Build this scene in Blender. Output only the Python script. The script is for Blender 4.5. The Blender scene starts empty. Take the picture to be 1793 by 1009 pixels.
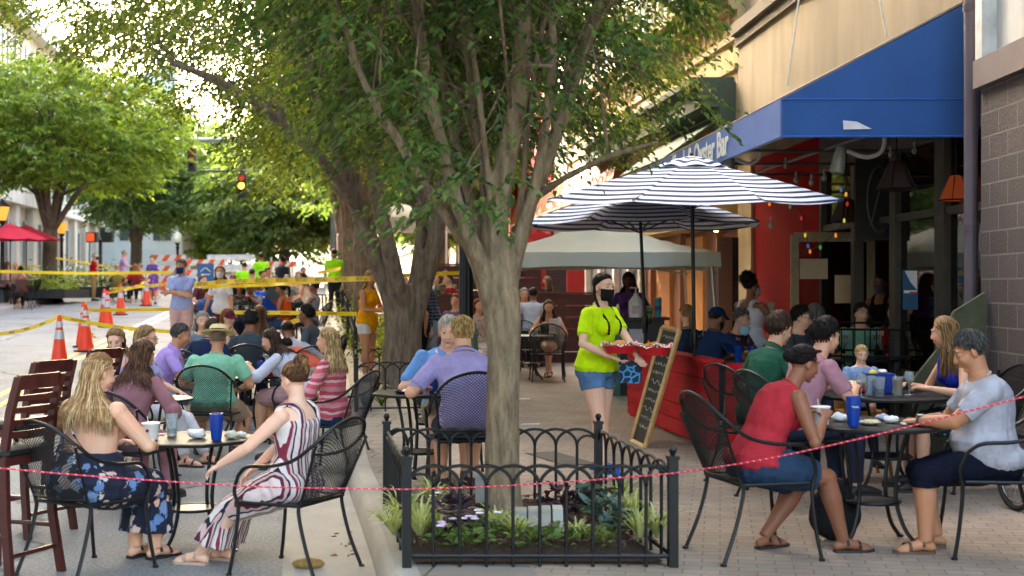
import bpy, math, random
import numpy as np
from mathutils import Vector, Matrix, Quaternion, noise
random.seed(7); rng = np.random.default_rng(7)
PI = math.pi
R = math.radians
scene = bpy.context.scene
COL = scene.collection
F = 2300.0; CX = 896.5; HY = 501.0; CAM = 1.72          # focal length in photo pixels, horizon row, eye height

# ---------------------------------------------------------------- terrain
CRP = [(-6, 1.55), (0, .66), (8.2, -.68), (11.1, -1.19), (20.9, -2.63), (60, -8.4), (190, -27.6)]
def cr(y):
    for (a, xa), (b, xb) in zip(CRP, CRP[1:]):
        if y <= b: return xa + (xb - xa) * (y - a) / (b - a)
    return CRP[-1][1]
def cl(y): return cr(y) - 10.0
def rise(y):
    if y < 14: return 0.0
    if y < 24:
        t = (y - 14) / 10; return .40 * (t * t * (1.55 - .55 * t))
    return .40 + .033 * (y - 24)
def rs(y):
    if y < 24: return 0.0
    if y > 50: return rise(y)
    t = (y - 24) / 26; return rise(y) * t * t * (3 - 2 * t)
def ground(x, y):
    c = cr(y)
    if x > c - .17:
        t = min(1, max(0, (x - c) / 3.0))
        return .18 + (1 - t) * rise(y) + t * rs(y)
    if x < cl(y): return rise(y) + .15
    return rise(y)
def at(px, Y, py=None):
    x = (px - CX) / F * Y
    if py is None: return Vector((x, Y, ground(x, Y)))
    return Vector((x, Y, CAM - (py - HY) / F * Y))
def onground(px, py):
    for i in range(2000):
        Y = 4 + i * .05
        p = at(px, Y)
        if CAM - (py - HY) / F * Y <= p.z: return p
    return at(px, 100)

# ---------------------------------------------------------------- materials
def lin(c):
    c = c.lstrip('#'); v = [int(c[i:i+2], 16) / 255 for i in (0, 2, 4)]
    return tuple((u / 12.92 if u <= .04045 else ((u + .055) / 1.055) ** 2.4) for u in v) + (1,)
MC = {}
class NT:
    def __init__(s, name):
        s.m = bpy.data.materials.new(name); s.m.use_nodes = True
        s.t = s.m.node_tree; s.b = s.t.nodes['Principled BSDF']; s.out = s.t.nodes['Material Output']
        s.co = None
    def n(s, typ, **kw):
        o = s.t.nodes.new(typ)
        for k, v in kw.items():
            if k.startswith('i_'):
                key = k[2:]; key = int(key) if key.isdigit() else key.replace('_', ' ')
                o.inputs[key].default_value = v
            else: setattr(o, k, v)
        return o
    def l(s, a, b): s.t.links.new(a, b)
    def coord(s, which='Object'):
        if s.co is None: s.co = s.n('ShaderNodeTexCoord')
        return s.co.outputs[which]
    def noise(s, scale, detail=4, rough=.6, vec=None):
        o = s.n('ShaderNodeTexNoise', i_Scale=scale, i_Detail=detail, i_Roughness=rough)
        s.l(vec or s.coord(), o.inputs['Vector']); return o.outputs['Fac']
    def ramp(s, fac, stops, interp='LINEAR'):
        r = s.n('ShaderNodeValToRGB'); r.color_ramp.interpolation = interp
        els = r.color_ramp.elements
        while len(els) < len(stops): els.new(.5)
        for e, (p, c) in zip(els, stops): e.position = p; e.color = c if len(c) == 4 else tuple(c) + (1,)
        s.l(fac, r.inputs['Fac']); return r.outputs['Color']
    def mix(s, fac, a, b, mode='MIX'):
        o = s.n('ShaderNodeMix', data_type='RGBA', blend_type=mode)
        for sock, v in ((0, fac), (6, a), (7, b)):
            if isinstance(v, (int, float, tuple)): o.inputs[sock].default_value = v
            else: s.l(v, o.inputs[sock])
        return o.outputs[2]
    def math(s, op, a, b=0.0, c=0.0):
        o = s.n('ShaderNodeMath', operation=op)
        for k, v in enumerate((a, b, c)):
            if isinstance(v, (int, float)): o.inputs[k].default_value = v
            else: s.l(v, o.inputs[k])
        return o.outputs[0]
    def map(s, scale=(1, 1, 1), rot=(0, 0, 0), loc=(0, 0, 0), vec=None):
        o = s.n('ShaderNodeMapping'); o.inputs['Scale'].default_value = scale
        o.inputs['Rotation'].default_value = rot; o.inputs['Location'].default_value = loc
        s.l(vec or s.coord(), o.inputs['Vector']); return o.outputs[0]
    def bump(s, h, strength=.3, dist=.01):
        o = s.n('ShaderNodeBump', i_Strength=strength, i_Distance=dist); s.l(h, o.inputs['Height'])
        s.l(o.outputs[0], s.b.inputs['Normal'])
    def base(s, c):
        if isinstance(c, tuple): s.b.inputs['Base Color'].default_value = c
        else: s.l(c, s.b.inputs['Base Color'])
def sc(c, k): return tuple(min(1, x * k) for x in c[:3]) + (1,)
def mat(col, rough=.6, metal=0, var=.25, scale=6, bump=.1, bscale=60, name=None, spec=.5, trans=0, emit=0, sheen=0):
    key = ('p', col, rough, metal, var, scale, bump, bscale, spec, trans, emit)
    if key in MC: return MC[key]
    m = NT(name or 'paint'); c = lin(col) if isinstance(col, str) else col
    if var: m.base(m.ramp(m.noise(scale), [(.25, sc(c, 1 - var)), (.75, sc(c, 1 + var))]))
    else: m.base(c)
    m.b.inputs['Roughness'].default_value = rough; m.b.inputs['Metallic'].default_value = metal
    m.b.inputs['Specular IOR Level'].default_value = spec
    if bump: m.bump(m.noise(bscale, 5), bump, .01)
    if trans: m.b.inputs['Transmission Weight'].default_value = trans
    if emit: m.b.inputs['Emission Color'].default_value = c; m.b.inputs['Emission Strength'].default_value = emit
    MC[key] = m.m; return m.m
def cloth(col, var=.14, folds=.5):
    key = ('c', col, var)
    if key in MC: return MC[key]
    m = NT('fabric'); c = lin(col)
    m.base(m.ramp(m.noise(9), [(.3, sc(c, 1 - var)), (.7, sc(c, 1 + var))]))
    m.b.inputs['Roughness'].default_value = .9; m.b.inputs['Specular IOR Level'].default_value = .15
    w = m.math('ADD', m.math('MULTIPLY', m.noise(14, 3), .9), m.math('MULTIPLY', m.noise(400, 2), .12))
    m.bump(w, .55, .03); MC[key] = m.m; return m.m
def skin(col):
    key = ('s', col)
    if key in MC: return MC[key]
    m = NT('skin'); c = lin(col)
    r = (min(1, c[0] * 1.12), c[1] * .86, c[2] * .8, 1)
    m.base(m.mix(m.ramp(m.noise(9, 3), [(.35, (0, 0, 0, 1)), (.7, (.7, .7, .7, 1))]), c, r))
    m.b.inputs['Roughness'].default_value = .52; m.b.inputs['Specular IOR Level'].default_value = .35
    m.b.inputs['Subsurface Weight'].default_value = .12; m.b.inputs['Subsurface Radius'].default_value = (.02, .008, .004)
    m.bump(m.noise(220, 3), .12, .004); MC[key] = m.m; return m.m
def hairm(col, tip=None):
    key = ('h', col, tip)
    if key in MC: return MC[key]
    m = NT('hair'); c = lin(col); t = lin(tip) if tip else sc(c, 1.7)
    g = m.n('ShaderNodeNewGeometry')
    f = m.math('ADD', m.math('MULTIPLY', g.outputs['Random Per Island'], .55), m.math('MULTIPLY', m.noise(1, 3, vec=m.map((60, 60, 8))), .5))
    m.base(m.ramp(f, [(.2, sc(c, .55)), (.5, c), (.85, t)]))
    m.b.inputs['Roughness'].default_value = .5; m.b.inputs['Specular IOR Level'].default_value = .18
    m.bump(m.noise(1, 3, vec=m.map((160, 160, 14))), .7, .01); MC[key] = m.m; return m.m
def stripes(cols, width, axis=0, wob=.0, rough=.85):
    """repeating bands of the listed (position, colour) stops along one object axis"""
    m = NT('striped_fabric'); sep = m.n('ShaderNodeSeparateXYZ'); m.l(m.coord(), sep.inputs[0])
    v = sep.outputs[axis]
    if wob: v = m.math('ADD', v, m.math('MULTIPLY', m.noise(5, 2), wob))
    f = m.math('FRACT', m.math('MULTIPLY', m.math('ADD', v, 50.0), 1 / width))
    m.base(m.ramp(f, [(p, lin(c)) for p, c in cols], 'CONSTANT'))
    m.b.inputs['Roughness'].default_value = rough; m.bump(m.noise(14, 3), .5, .03); return m.m
def floral(bg, cols, scale=9, size=.32, soft=.05):
    m = NT('floral_fabric')
    v = m.n('ShaderNodeTexVoronoi', i_Scale=scale)
    wv = m.n('ShaderNodeMix', data_type='VECTOR'); wv.inputs[0].default_value = .09
    nz = m.n('ShaderNodeTexNoise', i_Scale=scale * 2.2, i_Detail=3); m.l(m.coord(), nz.inputs['Vector'])
    m.l(m.coord(), wv.inputs[4]); m.l(nz.outputs['Color'], wv.inputs[5]); m.l(wv.outputs[1], v.inputs['Vector'])
    sp = m.n('ShaderNodeSeparateColor'); m.l(v.outputs['Color'], sp.inputs[0])
    pc = m.ramp(sp.outputs[0], [(i / len(cols), lin(c)) for i, c in enumerate(cols)], 'CONSTANT')
    mask = m.ramp(v.outputs['Distance'], [(size, (1, 1, 1, 1)), (size + soft, (0, 0, 0, 1))])
    m.base(m.mix(mask, lin(bg), pc)); m.b.inputs['Roughness'].default_value = .88
    m.bump(m.noise(14, 3), .5, .03); return m.m
def plaid(a, b, c, w=.05):
    m = NT('plaid_fabric'); sep = m.n('ShaderNodeSeparateXYZ'); m.l(m.coord(), sep.inputs[0])
    def band(ax, cc, off=0.0):
        f = m.math('FRACT', m.math('MULTIPLY', m.math('ADD', sep.outputs[ax], 50.0 + off), 1 / w))
        return m.ramp(f, [(0, (0, 0, 0, 1)), (.6, cc)], 'CONSTANT')
    col = m.mix(.5, m.mix(.5, lin(a), band(0, lin(b))), band(2, lin(c), .01), 'MIX')
    m.base(col); m.b.inputs['Roughness'].default_value = .9; m.bump(m.noise(14, 3), .5, .03); return m.m
def gingham(a, b, w=.02):
    m = NT('checked_paper'); ch = m.n('ShaderNodeTexChecker', i_Scale=1 / w)
    ch.inputs[1].default_value = lin(a); ch.inputs[2].default_value = lin(b); m.l(m.coord(), ch.inputs[0])
    m.base(ch.outputs[0]); m.b.inputs['Roughness'].default_value = .6; return m.m
def glassm(col='#dfe8ea', rough=.03, alpha=.35):
    key = ('g', col, rough, alpha)
    if key in MC: return MC[key]
    m = NT('clear_glass'); m.base(lin(col)); m.b.inputs['Roughness'].default_value = rough
    m.b.inputs['Transmission Weight'].default_value = 1 - alpha * .5; m.b.inputs['IOR'].default_value = 1.2
    MC[key] = m.m; return m.m
def emis(col, st):
    key = ('e', col, st)
    if key in MC: return MC[key]
    m = NT('lit_lamp'); m.base(lin(col)); m.b.inputs['Emission Color'].default_value = lin(col)
    m.b.inputs['Emission Strength'].default_value = st; MC[key] = m.m; return m.m

BLACK = mat('#151515', .42, .3, .2, 20, .15, 90, 'black_iron')
WHITE = mat('#d8d6d0', .5, 0, .08, 8, .05, 60, 'white_plastic')

# ---------------------------------------------------------------- mesh building
class MB:
    def __init__(s): s.v = []; s.f = []; s.mi = []; s.cur = 0
    def add(s, vs, fs):
        o = len(s.v); s.v += [tuple(p) for p in vs]; s.f += [tuple(i + o for i in f) for f in fs]; s.mi += [s.cur] * len(fs)
    def box(s, c, d, M=None):
        c = Vector(c); d = Vector(d) / 2
        vs = [Vector((sx * d.x, sy * d.y, sz * d.z)) for sz in (-1, 1) for sy in (-1, 1) for sx in (-1, 1)]
        if M is not None: vs = [M @ q for q in vs]
        s.add([c + q for q in vs], [(0, 2, 3, 1), (4, 5, 7, 6), (0, 1, 5, 4), (2, 6, 7, 3), (0, 4, 6, 2), (1, 3, 7, 5)])
    def loft(s, rings, cap=True, closed=False):
        n = len(rings[0]); vs = [p for r in rings for p in r]; fs = []
        m = len(rings)
        for i in range(m if closed else m - 1):
            for j in range(n):
                a = i * n + j; b = i * n + (j + 1) % n; i2 = (i + 1) % m
                fs.append((a, b, i2 * n + (j + 1) % n, i2 * n + j))
        if cap and not closed: fs.append(tuple(range(n - 1, -1, -1))); fs.append(tuple(range((m - 1) * n, m * n)))
        s.add(vs, fs)
    def tube(s, pts, r, n=8, cap=True, closed=False, round_=False):
        pts = [Vector(p) for p in pts]; m = len(pts)
        rr = list(r) if hasattr(r, '__len__') else [r] * m
        if round_ and m > 1:
            d0 = (pts[0] - pts[1]).normalized(); d1 = (pts[-1] - pts[-2]).normalized()
            pre = [(pts[0] + d0 * rr[0] * k, rr[0] * math.sqrt(1 - k * k)) for k in (.97, .8, .45)]
            post = [(pts[-1] + d1 * rr[-1] * k, rr[-1] * math.sqrt(1 - k * k)) for k in (.45, .8, .97)]
            pts = [q[0] for q in pre] + pts + [q[0] for q in post]
            rr = [q[1] for q in pre] + rr + [q[1] for q in post]; m = len(pts)
        up = None; rings = []
        for i, p in enumerate(pts):
            if closed: t = pts[(i + 1) % m] - pts[i - 1]
            else: t = pts[min(i + 1, m - 1)] - pts[max(i - 1, 0)]
            t = t.normalized() if t.length > 1e-9 else Vector((0, 0, 1))
            if up is None: up = Vector((0, 0, 1)) if abs(t.z) < .9 else Vector((0, 1, 0))
            x = t.cross(up)
            if x.length < 1e-4: x = t.cross(Vector((1, .3, .2)))
            x.normalize(); y = t.cross(x).normalized(); up = -y if up.dot(-y) > 0 else y
            rings.append([p + (x * math.cos(2 * PI * k / n) + y * math.sin(2 * PI * k / n)) * rr[i] for k in range(n)])
        s.loft(rings, cap, closed)
    def cyl(s, a, b, r, r2=None, n=12): s.tube([a, b], [r, r if r2 is None else r2], n)
    def ell(s, c, r, M=None, n=12, m=8):
        c = Vector(c); r = Vector(r) if hasattr(r, '__len__') else Vector((r, r, r)); vs = []; fs = []
        for i in range(1, m):
            th = PI * i / m
            for j in range(n):
                q = Vector((r.x * math.sin(th) * math.cos(2 * PI * j / n), r.y * math.sin(th) * math.sin(2 * PI * j / n), r.z * math.cos(th)))
                vs.append(c + (M @ q if M is not None else q))
        for i in range(m - 2):
            for j in range(n):
                a = i * n + j; b = i * n + (j + 1) % n; fs.append((a, a + n, b + n, b))
        t = len(vs); q = Vector((0, 0, r.z)); q = M @ q if M is not None else q
        vs += [c + q, c - q]
        for j in range(n):
            fs.append((t, j, (j + 1) % n)); fs.append((t + 1, (m - 2) * n + (j + 1) % n, (m - 2) * n + j))
        s.add(vs, fs)
    def lathe(s, prof, c=(0, 0, 0), n=20, M=None):
        c = Vector(c); rings = []
        for r, z in prof:
            ring = [Vector((r * math.cos(2 * PI * k / n), r * math.sin(2 * PI * k / n), z)) for k in range(n)]
            rings.append([c + (M @ q if M is not None else q) for q in ring])
        s.loft(rings, True)
    def prism(s, poly, h, z0=0):
        """polygon of (x,y) extruded in z"""
        n = len(poly); vs = [(x, y, z0) for x, y in poly] + [(x, y, z0 + h) for x, y in poly]
        s.add(vs, [tuple(range(n - 1, -1, -1)), tuple(range(n, 2 * n))] + [(i, (i + 1) % n, n + (i + 1) % n, n + i) for i in range(n)])
    def quad(s, a, b, c, d): s.add([a, b, c, d], [(0, 1, 2, 3)])
    def slab(s, a, b, c, d, t):
        """quad abcd given thickness t along its normal"""
        a, b, c, d = map(Vector, (a, b, c, d)); nn = (b - a).cross(d - a).normalized() * t
        s.add([a, b, c, d, a + nn, b + nn, c + nn, d + nn], [(3, 2, 1, 0), (4, 5, 6, 7), (0, 1, 5, 4), (1, 2, 6, 5), (2, 3, 7, 6), (3, 0, 4, 7)])
    def mesh(s, name, mats, smooth=False):
        me = bpy.data.meshes.new(name); me.from_pydata(s.v, [], s.f)
        for m in (mats if isinstance(mats, (list, tuple)) else [mats]): me.materials.append(m)
        if len(me.materials) > 1: me.polygons.foreach_set('material_index', s.mi)
        if smooth:
            me.polygons.foreach_set('use_smooth', [True] * len(me.polygons))
            if smooth != 'all': 
                try: me.set_sharp_from_angle(angle=R(40))
                except Exception: pass
        me.update(); return me
    def build(s, name, mats, parent=None, smooth=True, loc=None, M=None):
        return link(s.mesh(name, mats, smooth), name, parent, loc, M)
def link(me, name, parent=None, loc=None, M=None):
    o = bpy.data.objects.new(name, me); COL.objects.link(o)
    if parent is not None: o.parent = parent
    if M is not None: o.matrix_local = M
    elif loc is not None: o.location = loc
    return o
def tag(o, label=None, cat=None, group=None, kind=None):
    if label: o['label'] = label
    if cat: o['category'] = cat
    if group: o['group'] = group
    if kind: o['kind'] = kind
    return o
def thing(name, label, cat, loc=(0, 0, 0), rz=0, group=None):
    o = bpy.data.objects.new(name, None); COL.objects.link(o); o.empty_display_size = .1
    o.location = loc; o.rotation_euler = (0, 0, R(rz)); return tag(o, label, cat, group)
KIDS = {}
def dup(root, loc, rz, label, scale=None, group=None):
    kids = [c for c in COL.objects if c.parent == root] if root not in KIDS else KIDS[root]
    KIDS[root] = kids
    r = root.copy(); COL.objects.link(r); r.location = loc; r.rotation_euler = (0, 0, R(rz)); r['label'] = label
    if scale: r.scale = (scale,) * 3 if not hasattr(scale, '__len__') else scale
    if group: r['group'] = group
    for ch in kids:
        c = ch.copy(); COL.objects.link(c); c.parent = r
        if ch not in KIDS: KIDS[ch] = [g for g in COL.objects if g.parent == ch]
        for g in KIDS[ch]: d = g.copy(); COL.objects.link(d); d.parent = c
    return r
TMP = bpy.data.scenes.new('workbench')
def evalmesh(o):
    TMP.collection.objects.link(o); vl = TMP.view_layers[0]; vl.update(); dg = vl.depsgraph
    out = bpy.data.meshes.new_from_object(o.evaluated_get(dg)); TMP.collection.objects.unlink(o); bpy.data.objects.remove(o); return out
def remesh(mb, name, mats, vox, smooth_it=2, noise_amp=0, noise_f=12):
    me = mb.mesh(name, mats); o = bpy.data.objects.new('tmp', me)
    r = o.modifiers.new('r', 'REMESH'); r.mode = 'VOXEL'; r.voxel_size = vox; r.use_smooth_shade = True
    if smooth_it:
        q = o.modifiers.new('s', 'SMOOTH'); q.factor = .5; q.iterations = smooth_it
    out = evalmesh(o); bpy.data.meshes.remove(me); out.name = name
    if not out.materials: out.materials.append(mats)
    if noise_amp:
        n = len(out.vertices); co = np.empty(n * 3, np.float32); out.vertices.foreach_get('co', co); co = co.reshape(-1, 3)
        no = np.empty(n * 3, np.float32); out.vertex_normals.foreach_get('vector', no); no = no.reshape(-1, 3)
        f = noise_f; h = np.array([noise.noise((x * f, y * f, z * f * .55)) + .5 * noise.noise((x * f * 2.3, y * f * 2.3, z * f * 1.6)) for x, y, z in co.tolist()], np.float32)
        out.vertices.foreach_set('co', (co + no * h[:, None] * noise_amp).reshape(-1)); out.update()
    out.polygons.foreach_set('use_smooth', [True] * len(out.polygons))
    return out
def textmesh(txt, size, extrude=.001, bold=0.0, align='CENTER'):
    c = bpy.data.curves.new('t', 'FONT'); c.body = txt; c.size = size; c.extrude = extrude; c.offset = bold; c.align_x = align; c.align_y = 'CENTER'
    c.resolution_u = 3
    o = bpy.data.objects.new('t', c); me = evalmesh(o); bpy.data.curves.remove(c); return me
def spline(pts, n=8):
    """Catmull-Rom through the points"""
    P = [Vector(p) for p in pts]; P = [P[0] * 2 - P[1]] + P + [P[-1] * 2 - P[-2]]; out = []
    for i in range(1, len(P) - 2):
        for k in range(n):
            t = k / n; a, b, c, d = P[i-1:i+3]
            out.append(.5 * ((2 * b) + (c - a) * t + (2 * a - 5 * b + 4 * c - d) * t * t + (3 * b - a - 3 * c + d) * t ** 3))
    out.append(P[-2]); return out
# ================================================================ SETTING
def ysamp(y0, y1):
    out = []; y = y0
    while y < y1: out.append(y); y += .4 if y < 30 else (1.5 if y < 70 else 6)
    out.append(y1); return out
def sheet(name, f0, f1, zf, y0, y1, m, nx=6, kind='structure'):
    mb = MB(); ys = ysamp(y0, y1); vs = []; fs = []
    for y in ys:
        a, b = f0(y), f1(y)
        for i in range(nx + 1):
            x = a + (b - a) * i / nx; vs.append((x, y, zf(x, y)))
    for j in range(len(ys) - 1):
        for i in range(nx):
            k = j * (nx + 1) + i; fs.append((k, k + 1, k + nx + 2, k + nx + 1))
    mb.add(vs, fs); o = mb.build(name, m, smooth='all'); tag(o, kind=kind); return o

def asphalt():
    m = NT('asphalt'); f = m.math('ADD', m.math('MULTIPLY', m.noise(150, 6, .85), .5), m.math('MULTIPLY', m.noise(45, 4, .8), .5)); g = m.noise(.6, 6, .7)
    a = m.ramp(f, [(.36, lin('#4f4f4d')), (.5, lin('#85837f')), (.62, lin('#b9b5ad'))])
    b = m.ramp(g, [(.35, (.72, .72, .72, 1)), (.65, (1.05, 1.04, 1.02, 1))])
    c = m.mix(1, a, b, 'MULTIPLY')
    v = m.n('ShaderNodeTexVoronoi', feature='DISTANCE_TO_EDGE', i_Scale=.35); wn = m.n('ShaderNodeMix', data_type='VECTOR'); wn.inputs[0].default_value = .35; tn_ = m.n('ShaderNodeTexNoise', i_Scale=2.5, i_Detail=6); m.l(m.coord(), tn_.inputs['Vector']); m.l(m.coord(), wn.inputs[4]); m.l(tn_.outputs['Color'], wn.inputs[5]); m.l(wn.outputs[1], v.inputs['Vector'])
    wv = m.mix(1, c, m.ramp(v.outputs[0], [(.0, (.3, .3, .3, 1)), (.012, (1, 1, 1, 1))]), 'MULTIPLY')
    m.base(wv); m.b.inputs['Roughness'].default_value = .9; m.bump(f, .5, .01); return m.m
def concrete(col, joints=None, rough=.85):
    m = NT('concrete'); c = lin(col); f = m.noise(90, 6, .75); g = m.noise(1.3, 5)
    a = m.ramp(g, [(.3, sc(c, .78)), (.7, sc(c, 1.15))]); b = m.ramp(f, [(.3, (.82, .82, .82, 1)), (.7, (1.08, 1.08, 1.08, 1))])
    c2 = m.mix(1, a, b, 'MULTIPLY')
    if joints:
        br = m.n('ShaderNodeTexBrick', offset=joints[4] if len(joints) > 4 else 0.0); m.l(m.map((1, 1, 1), rot=(0, 0, R(joints[3]))), br.inputs['Vector'])
        br.inputs['Scale'].default_value = 1; br.inputs['Brick Width'].default_value = joints[0]; br.inputs['Row Height'].default_value = joints[1]
        br.inputs['Mortar Size'].default_value = joints[2]; br.inputs['Color1'].default_value = (1, 1, 1, 1); br.inputs['Color2'].default_value = (.85, .83, .8, 1)
        br.inputs['Mortar'].default_value = (.3, .28, .26, 1); c2 = m.mix(1, c2, br.outputs[0], 'MULTIPLY')
    m.base(c2); m.b.inputs['Roughness'].default_value = rough; m.bump(f, .35, .01); return m.m
def pavers():
    m = NT('brick_paving'); br = m.n('ShaderNodeTexBrick', offset=.5)
    m.l(m.map((1, 1, 1), rot=(0, 0, R(9))), br.inputs['Vector']); br.inputs['Scale'].default_value = 1
    br.inputs['Brick Width'].default_value = .2; br.inputs['Row Height'].default_value = .1; br.inputs['Mortar Size'].default_value = .005
    br.inputs['Color1'].default_value = lin('#a39180'); br.inputs['Color2'].default_value = lin('#948575'); br.inputs['Mortar'].default_value = lin('#776c60')
    st = m.ramp(m.noise(1.1, 6, .7), [(.3, (.7, .69, .68, 1)), (.7, (1.15, 1.12, 1.1, 1))])
    f = m.ramp(m.noise(80, 5, .7), [(.3, (.85, .85, .85, 1)), (.7, (1.1, 1.1, 1.1, 1))])
    m.base(m.mix(1, m.mix(1, br.outputs[0], st, 'MULTIPLY'), f, 'MULTIPLY'))
    m.b.inputs['Roughness'].default_value = .8
    m.bump(m.math('ADD', br.outputs['Fac'], m.math('MULTIPLY', m.noise(80, 5), -.4)), -.35, .006); return m.m
ASPH = asphalt(); CONC = concrete('#a09a8f'); CURB = concrete('#aaa498', (3.0, 60, .012, 0)); PAVE = pavers()
BAND = concrete('#8d8377', (.62, .31, .008, 9, .5))
GR = tag(MB().build('ground', mat('#6f6a60', .9, 0, .2, 1)), kind='structure')
g = MB(); _ys = [(-60, -.6), (15, -.5), (60, 1.1), (190, 5.4), (900, 27)]
for (a, za), (b, zb_) in zip(_ys, _ys[1:]): g.quad((-500, a, za), (500, a, za), (500, b, zb_), (-500, b, zb_))
GR.data = g.mesh('ground', mat('#6b6b5c', .95, 0, .25, .2))
sheet('road', lambda y: cl(y), lambda y: cr(y) - .75, lambda x, y: rise(y), -6, 190, ASPH, 8)
sheet('gutter', lambda y: cr(y) - .75, lambda y: cr(y) - .19, lambda x, y: rise(y) + .004, -6, 190, CURB, 2)
sheet('sidewalk_edge', lambda y: cr(y), lambda y: cr(y) + .62, lambda x, y: ground(x, y), -6, 190, BAND, 3)
sheet('sidewalk', lambda y: cr(y) + .62, lambda y: 9.0, lambda x, y: ground(x, y), -6, 190, PAVE, 14)
sheet('far_sidewalk', lambda y: cl(y) - 5.2, lambda y: cl(y) - .15, lambda x, y: rise(y) + .15, 0, 190, concrete('#b5ada0', (1.5, 1.5, .012, 8)), 4)
def curb(name, fx, w, h, y0, y1, s):
    mb = MB(); rings = []
    for y in ysamp(y0, y1):
        x = fx(y); z = rise(y)
        prof = [(0, -.05), (0, h - .001), (-s * (w - .05), h - .001), (-s * (w - .015), h - .03), (-s * w, h - .07), (-s * (w + .02), -.05)]
        rings.append([(x + a, y, z + b) for a, b in prof])
    mb.loft(rings); return tag(mb.build(name, CURB), kind='structure')
curb('curb', lambda y: cr(y) - .002, .17, .18, -6, 190, 1)
curb('far_curb', lambda y: cl(y) - .148, .148, .15, 0, 190, -1)
YEL = mat('#c79a2c', .7, 0, .25, 12, .2); WHT = mat('#c9c8c2', .7, 0, .2, 12, .2)
yl = lambda y: -7.5 - .147 * (y - 19.2) + (.9 if y < 8 else 0)
for k, (off, mm) in enumerate(((0, YEL), (.26, YEL))):
    sheet('lane_marking', lambda y, o=off: yl(y) + o, lambda y, o=off: yl(y) + o + .11, lambda x, y: rise(y) + .005, 6, 31, mm, 1)
    sheet('lane_marking', lambda y, o=off: yl(y) + o, lambda y, o=off: yl(y) + o + .13, lambda x, y: rise(y) + .005, 31.2, 62, WHT, 1)
# crosswalk bars near the junction
for i in range(5):
    x0 = -17 + i * 1.2
    sheet('crosswalk_bar', lambda y, a=x0: a - .14 * (y - 50), lambda y, a=x0: a + .5 - .14 * (y - 50), lambda x, y: rise(y) + .006, 58, 61, WHT, 1)
# manhole / vault lid, metal grate and dropped paper on the paving
gp = onground(980, 805); q = MB()
for i in range(14): q.box((0, -.42 + i * .065, .004), (.30, .03, .008))
q.build('tree_grate', mat('#7d756a', .6, .4, .2), loc=gp + Vector((0, 0, .003))).rotation_euler = (0, 0, R(22))
tag(bpy.data.objects['tree_grate'], 'slotted metal drain strip set in the brick paving behind the young tree', 'drain')
q = MB(); q.box((0, 0, .006), (.28, .2, .012)); o = q.build('vault_lid', mat('#b9b2a6', .6, .2, .1), loc=onground(910, 700)); tag(o, 'small pale metal cover flush in the brick paving', 'cover')
q = MB(); q.quad((-.11, -.03, .004), (.1, -.05, .006), (.12, .03, .012), (-.08, .05, .004)); o = q.build('paper_scrap', WHITE, loc=onground(928, 744)); tag(o, 'scrap of white paper lying on the paving right of the young tree', 'litter')

# ---------------------------------------------------------------- buildings, right side
def wallm(col, kind='stucco', **k):
    m = NT(kind); c = lin(col)
    if kind == 'stucco':
        a = m.ramp(m.noise(1.1, 6, .65, vec=m.map((1, 1, .5))), [(.3, sc(c, .8)), (.7, sc(c, 1.12))])
        st = m.ramp(m.noise(1, 4, .6, vec=m.map((2.5, 2.5, .25))), [(.35, (.78, .75, .7, 1)), (.55, (1, 1, 1, 1))])
        m.base(m.mix(1, a, st, 'MULTIPLY')); m.bump(m.noise(60, 5), .3, .01)
    elif kind == 'block':
        br = m.n('ShaderNodeTexBrick', offset=.5); m.l(k['vec'](m), br.inputs['Vector'])
        br.inputs['Scale'].default_value = 1; br.inputs['Brick Width'].default_value = k.get('w', .4); br.inputs['Row Height'].default_value = k.get('h', .2)
        br.inputs['Mortar Size'].default_value = k.get('mort', .007); br.inputs['Color1'].default_value = sc(c, 1.05); br.inputs['Color2'].default_value = sc(c, .85)
        br.inputs['Mortar'].default_value = lin(k.get('mc', '#77706b'))
        st = m.ramp(m.noise(35, 6, .75), [(.3, (.7, .7, .7, 1)), (.7, (1.25, 1.25, 1.25, 1))])
        m.base(m.mix(1, br.outputs[0], st, 'MULTIPLY'))
        m.bump(m.math('ADD', m.math('MULTIPLY', br.outputs['Fac'], -1.2), m.noise(35, 6, .75)), .8, .02)
    m.b.inputs['Roughness'].default_value = .88; return m.m
yz = lambda m: m.map((1, 1, 1), rot=(0, 0, 0), vec=comb(m, 1, 2))
def comb(m, a, b):
    sp = m.n('ShaderNodeSeparateXYZ'); m.l(m.coord(), sp.inputs[0]); c = m.n('ShaderNodeCombineXYZ')
    m.l(sp.outputs[a], c.inputs[0]); m.l(sp.outputs[b], c.inputs[1]); return c.outputs[0]
DARKGL = mat('#20262a', .12, 0, .2, 2, 0, name='window_glass', spec=.8)
fA = lambda y: 4.39 - .07 * (y - 12.5)          # the oyster bar's front
fB = lambda y: 6.36 - .12 * y                   # the fronts beyond it
S0 = .18
def fslab(mb, fx, y0, y1, z0, z1, off, th):
    """a wall-parallel block: front face at fx+off, thickness th going back (+x)"""
    a0, a1 = fx(y0) + off, fx(y1) + off
    vs = [(a0, y0, z0), (a1, y1, z0), (a1 + th, y1, z0), (a0 + th, y0, z0)]
    vs += [(x, y, z1) for x, y, _ in vs]
    mb.add(vs, [(0, 1, 2, 3), (4, 7, 6, 5), (0, 4, 5, 1), (1, 5, 6, 2), (2, 6, 7, 3), (3, 7, 4, 0)])
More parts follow.
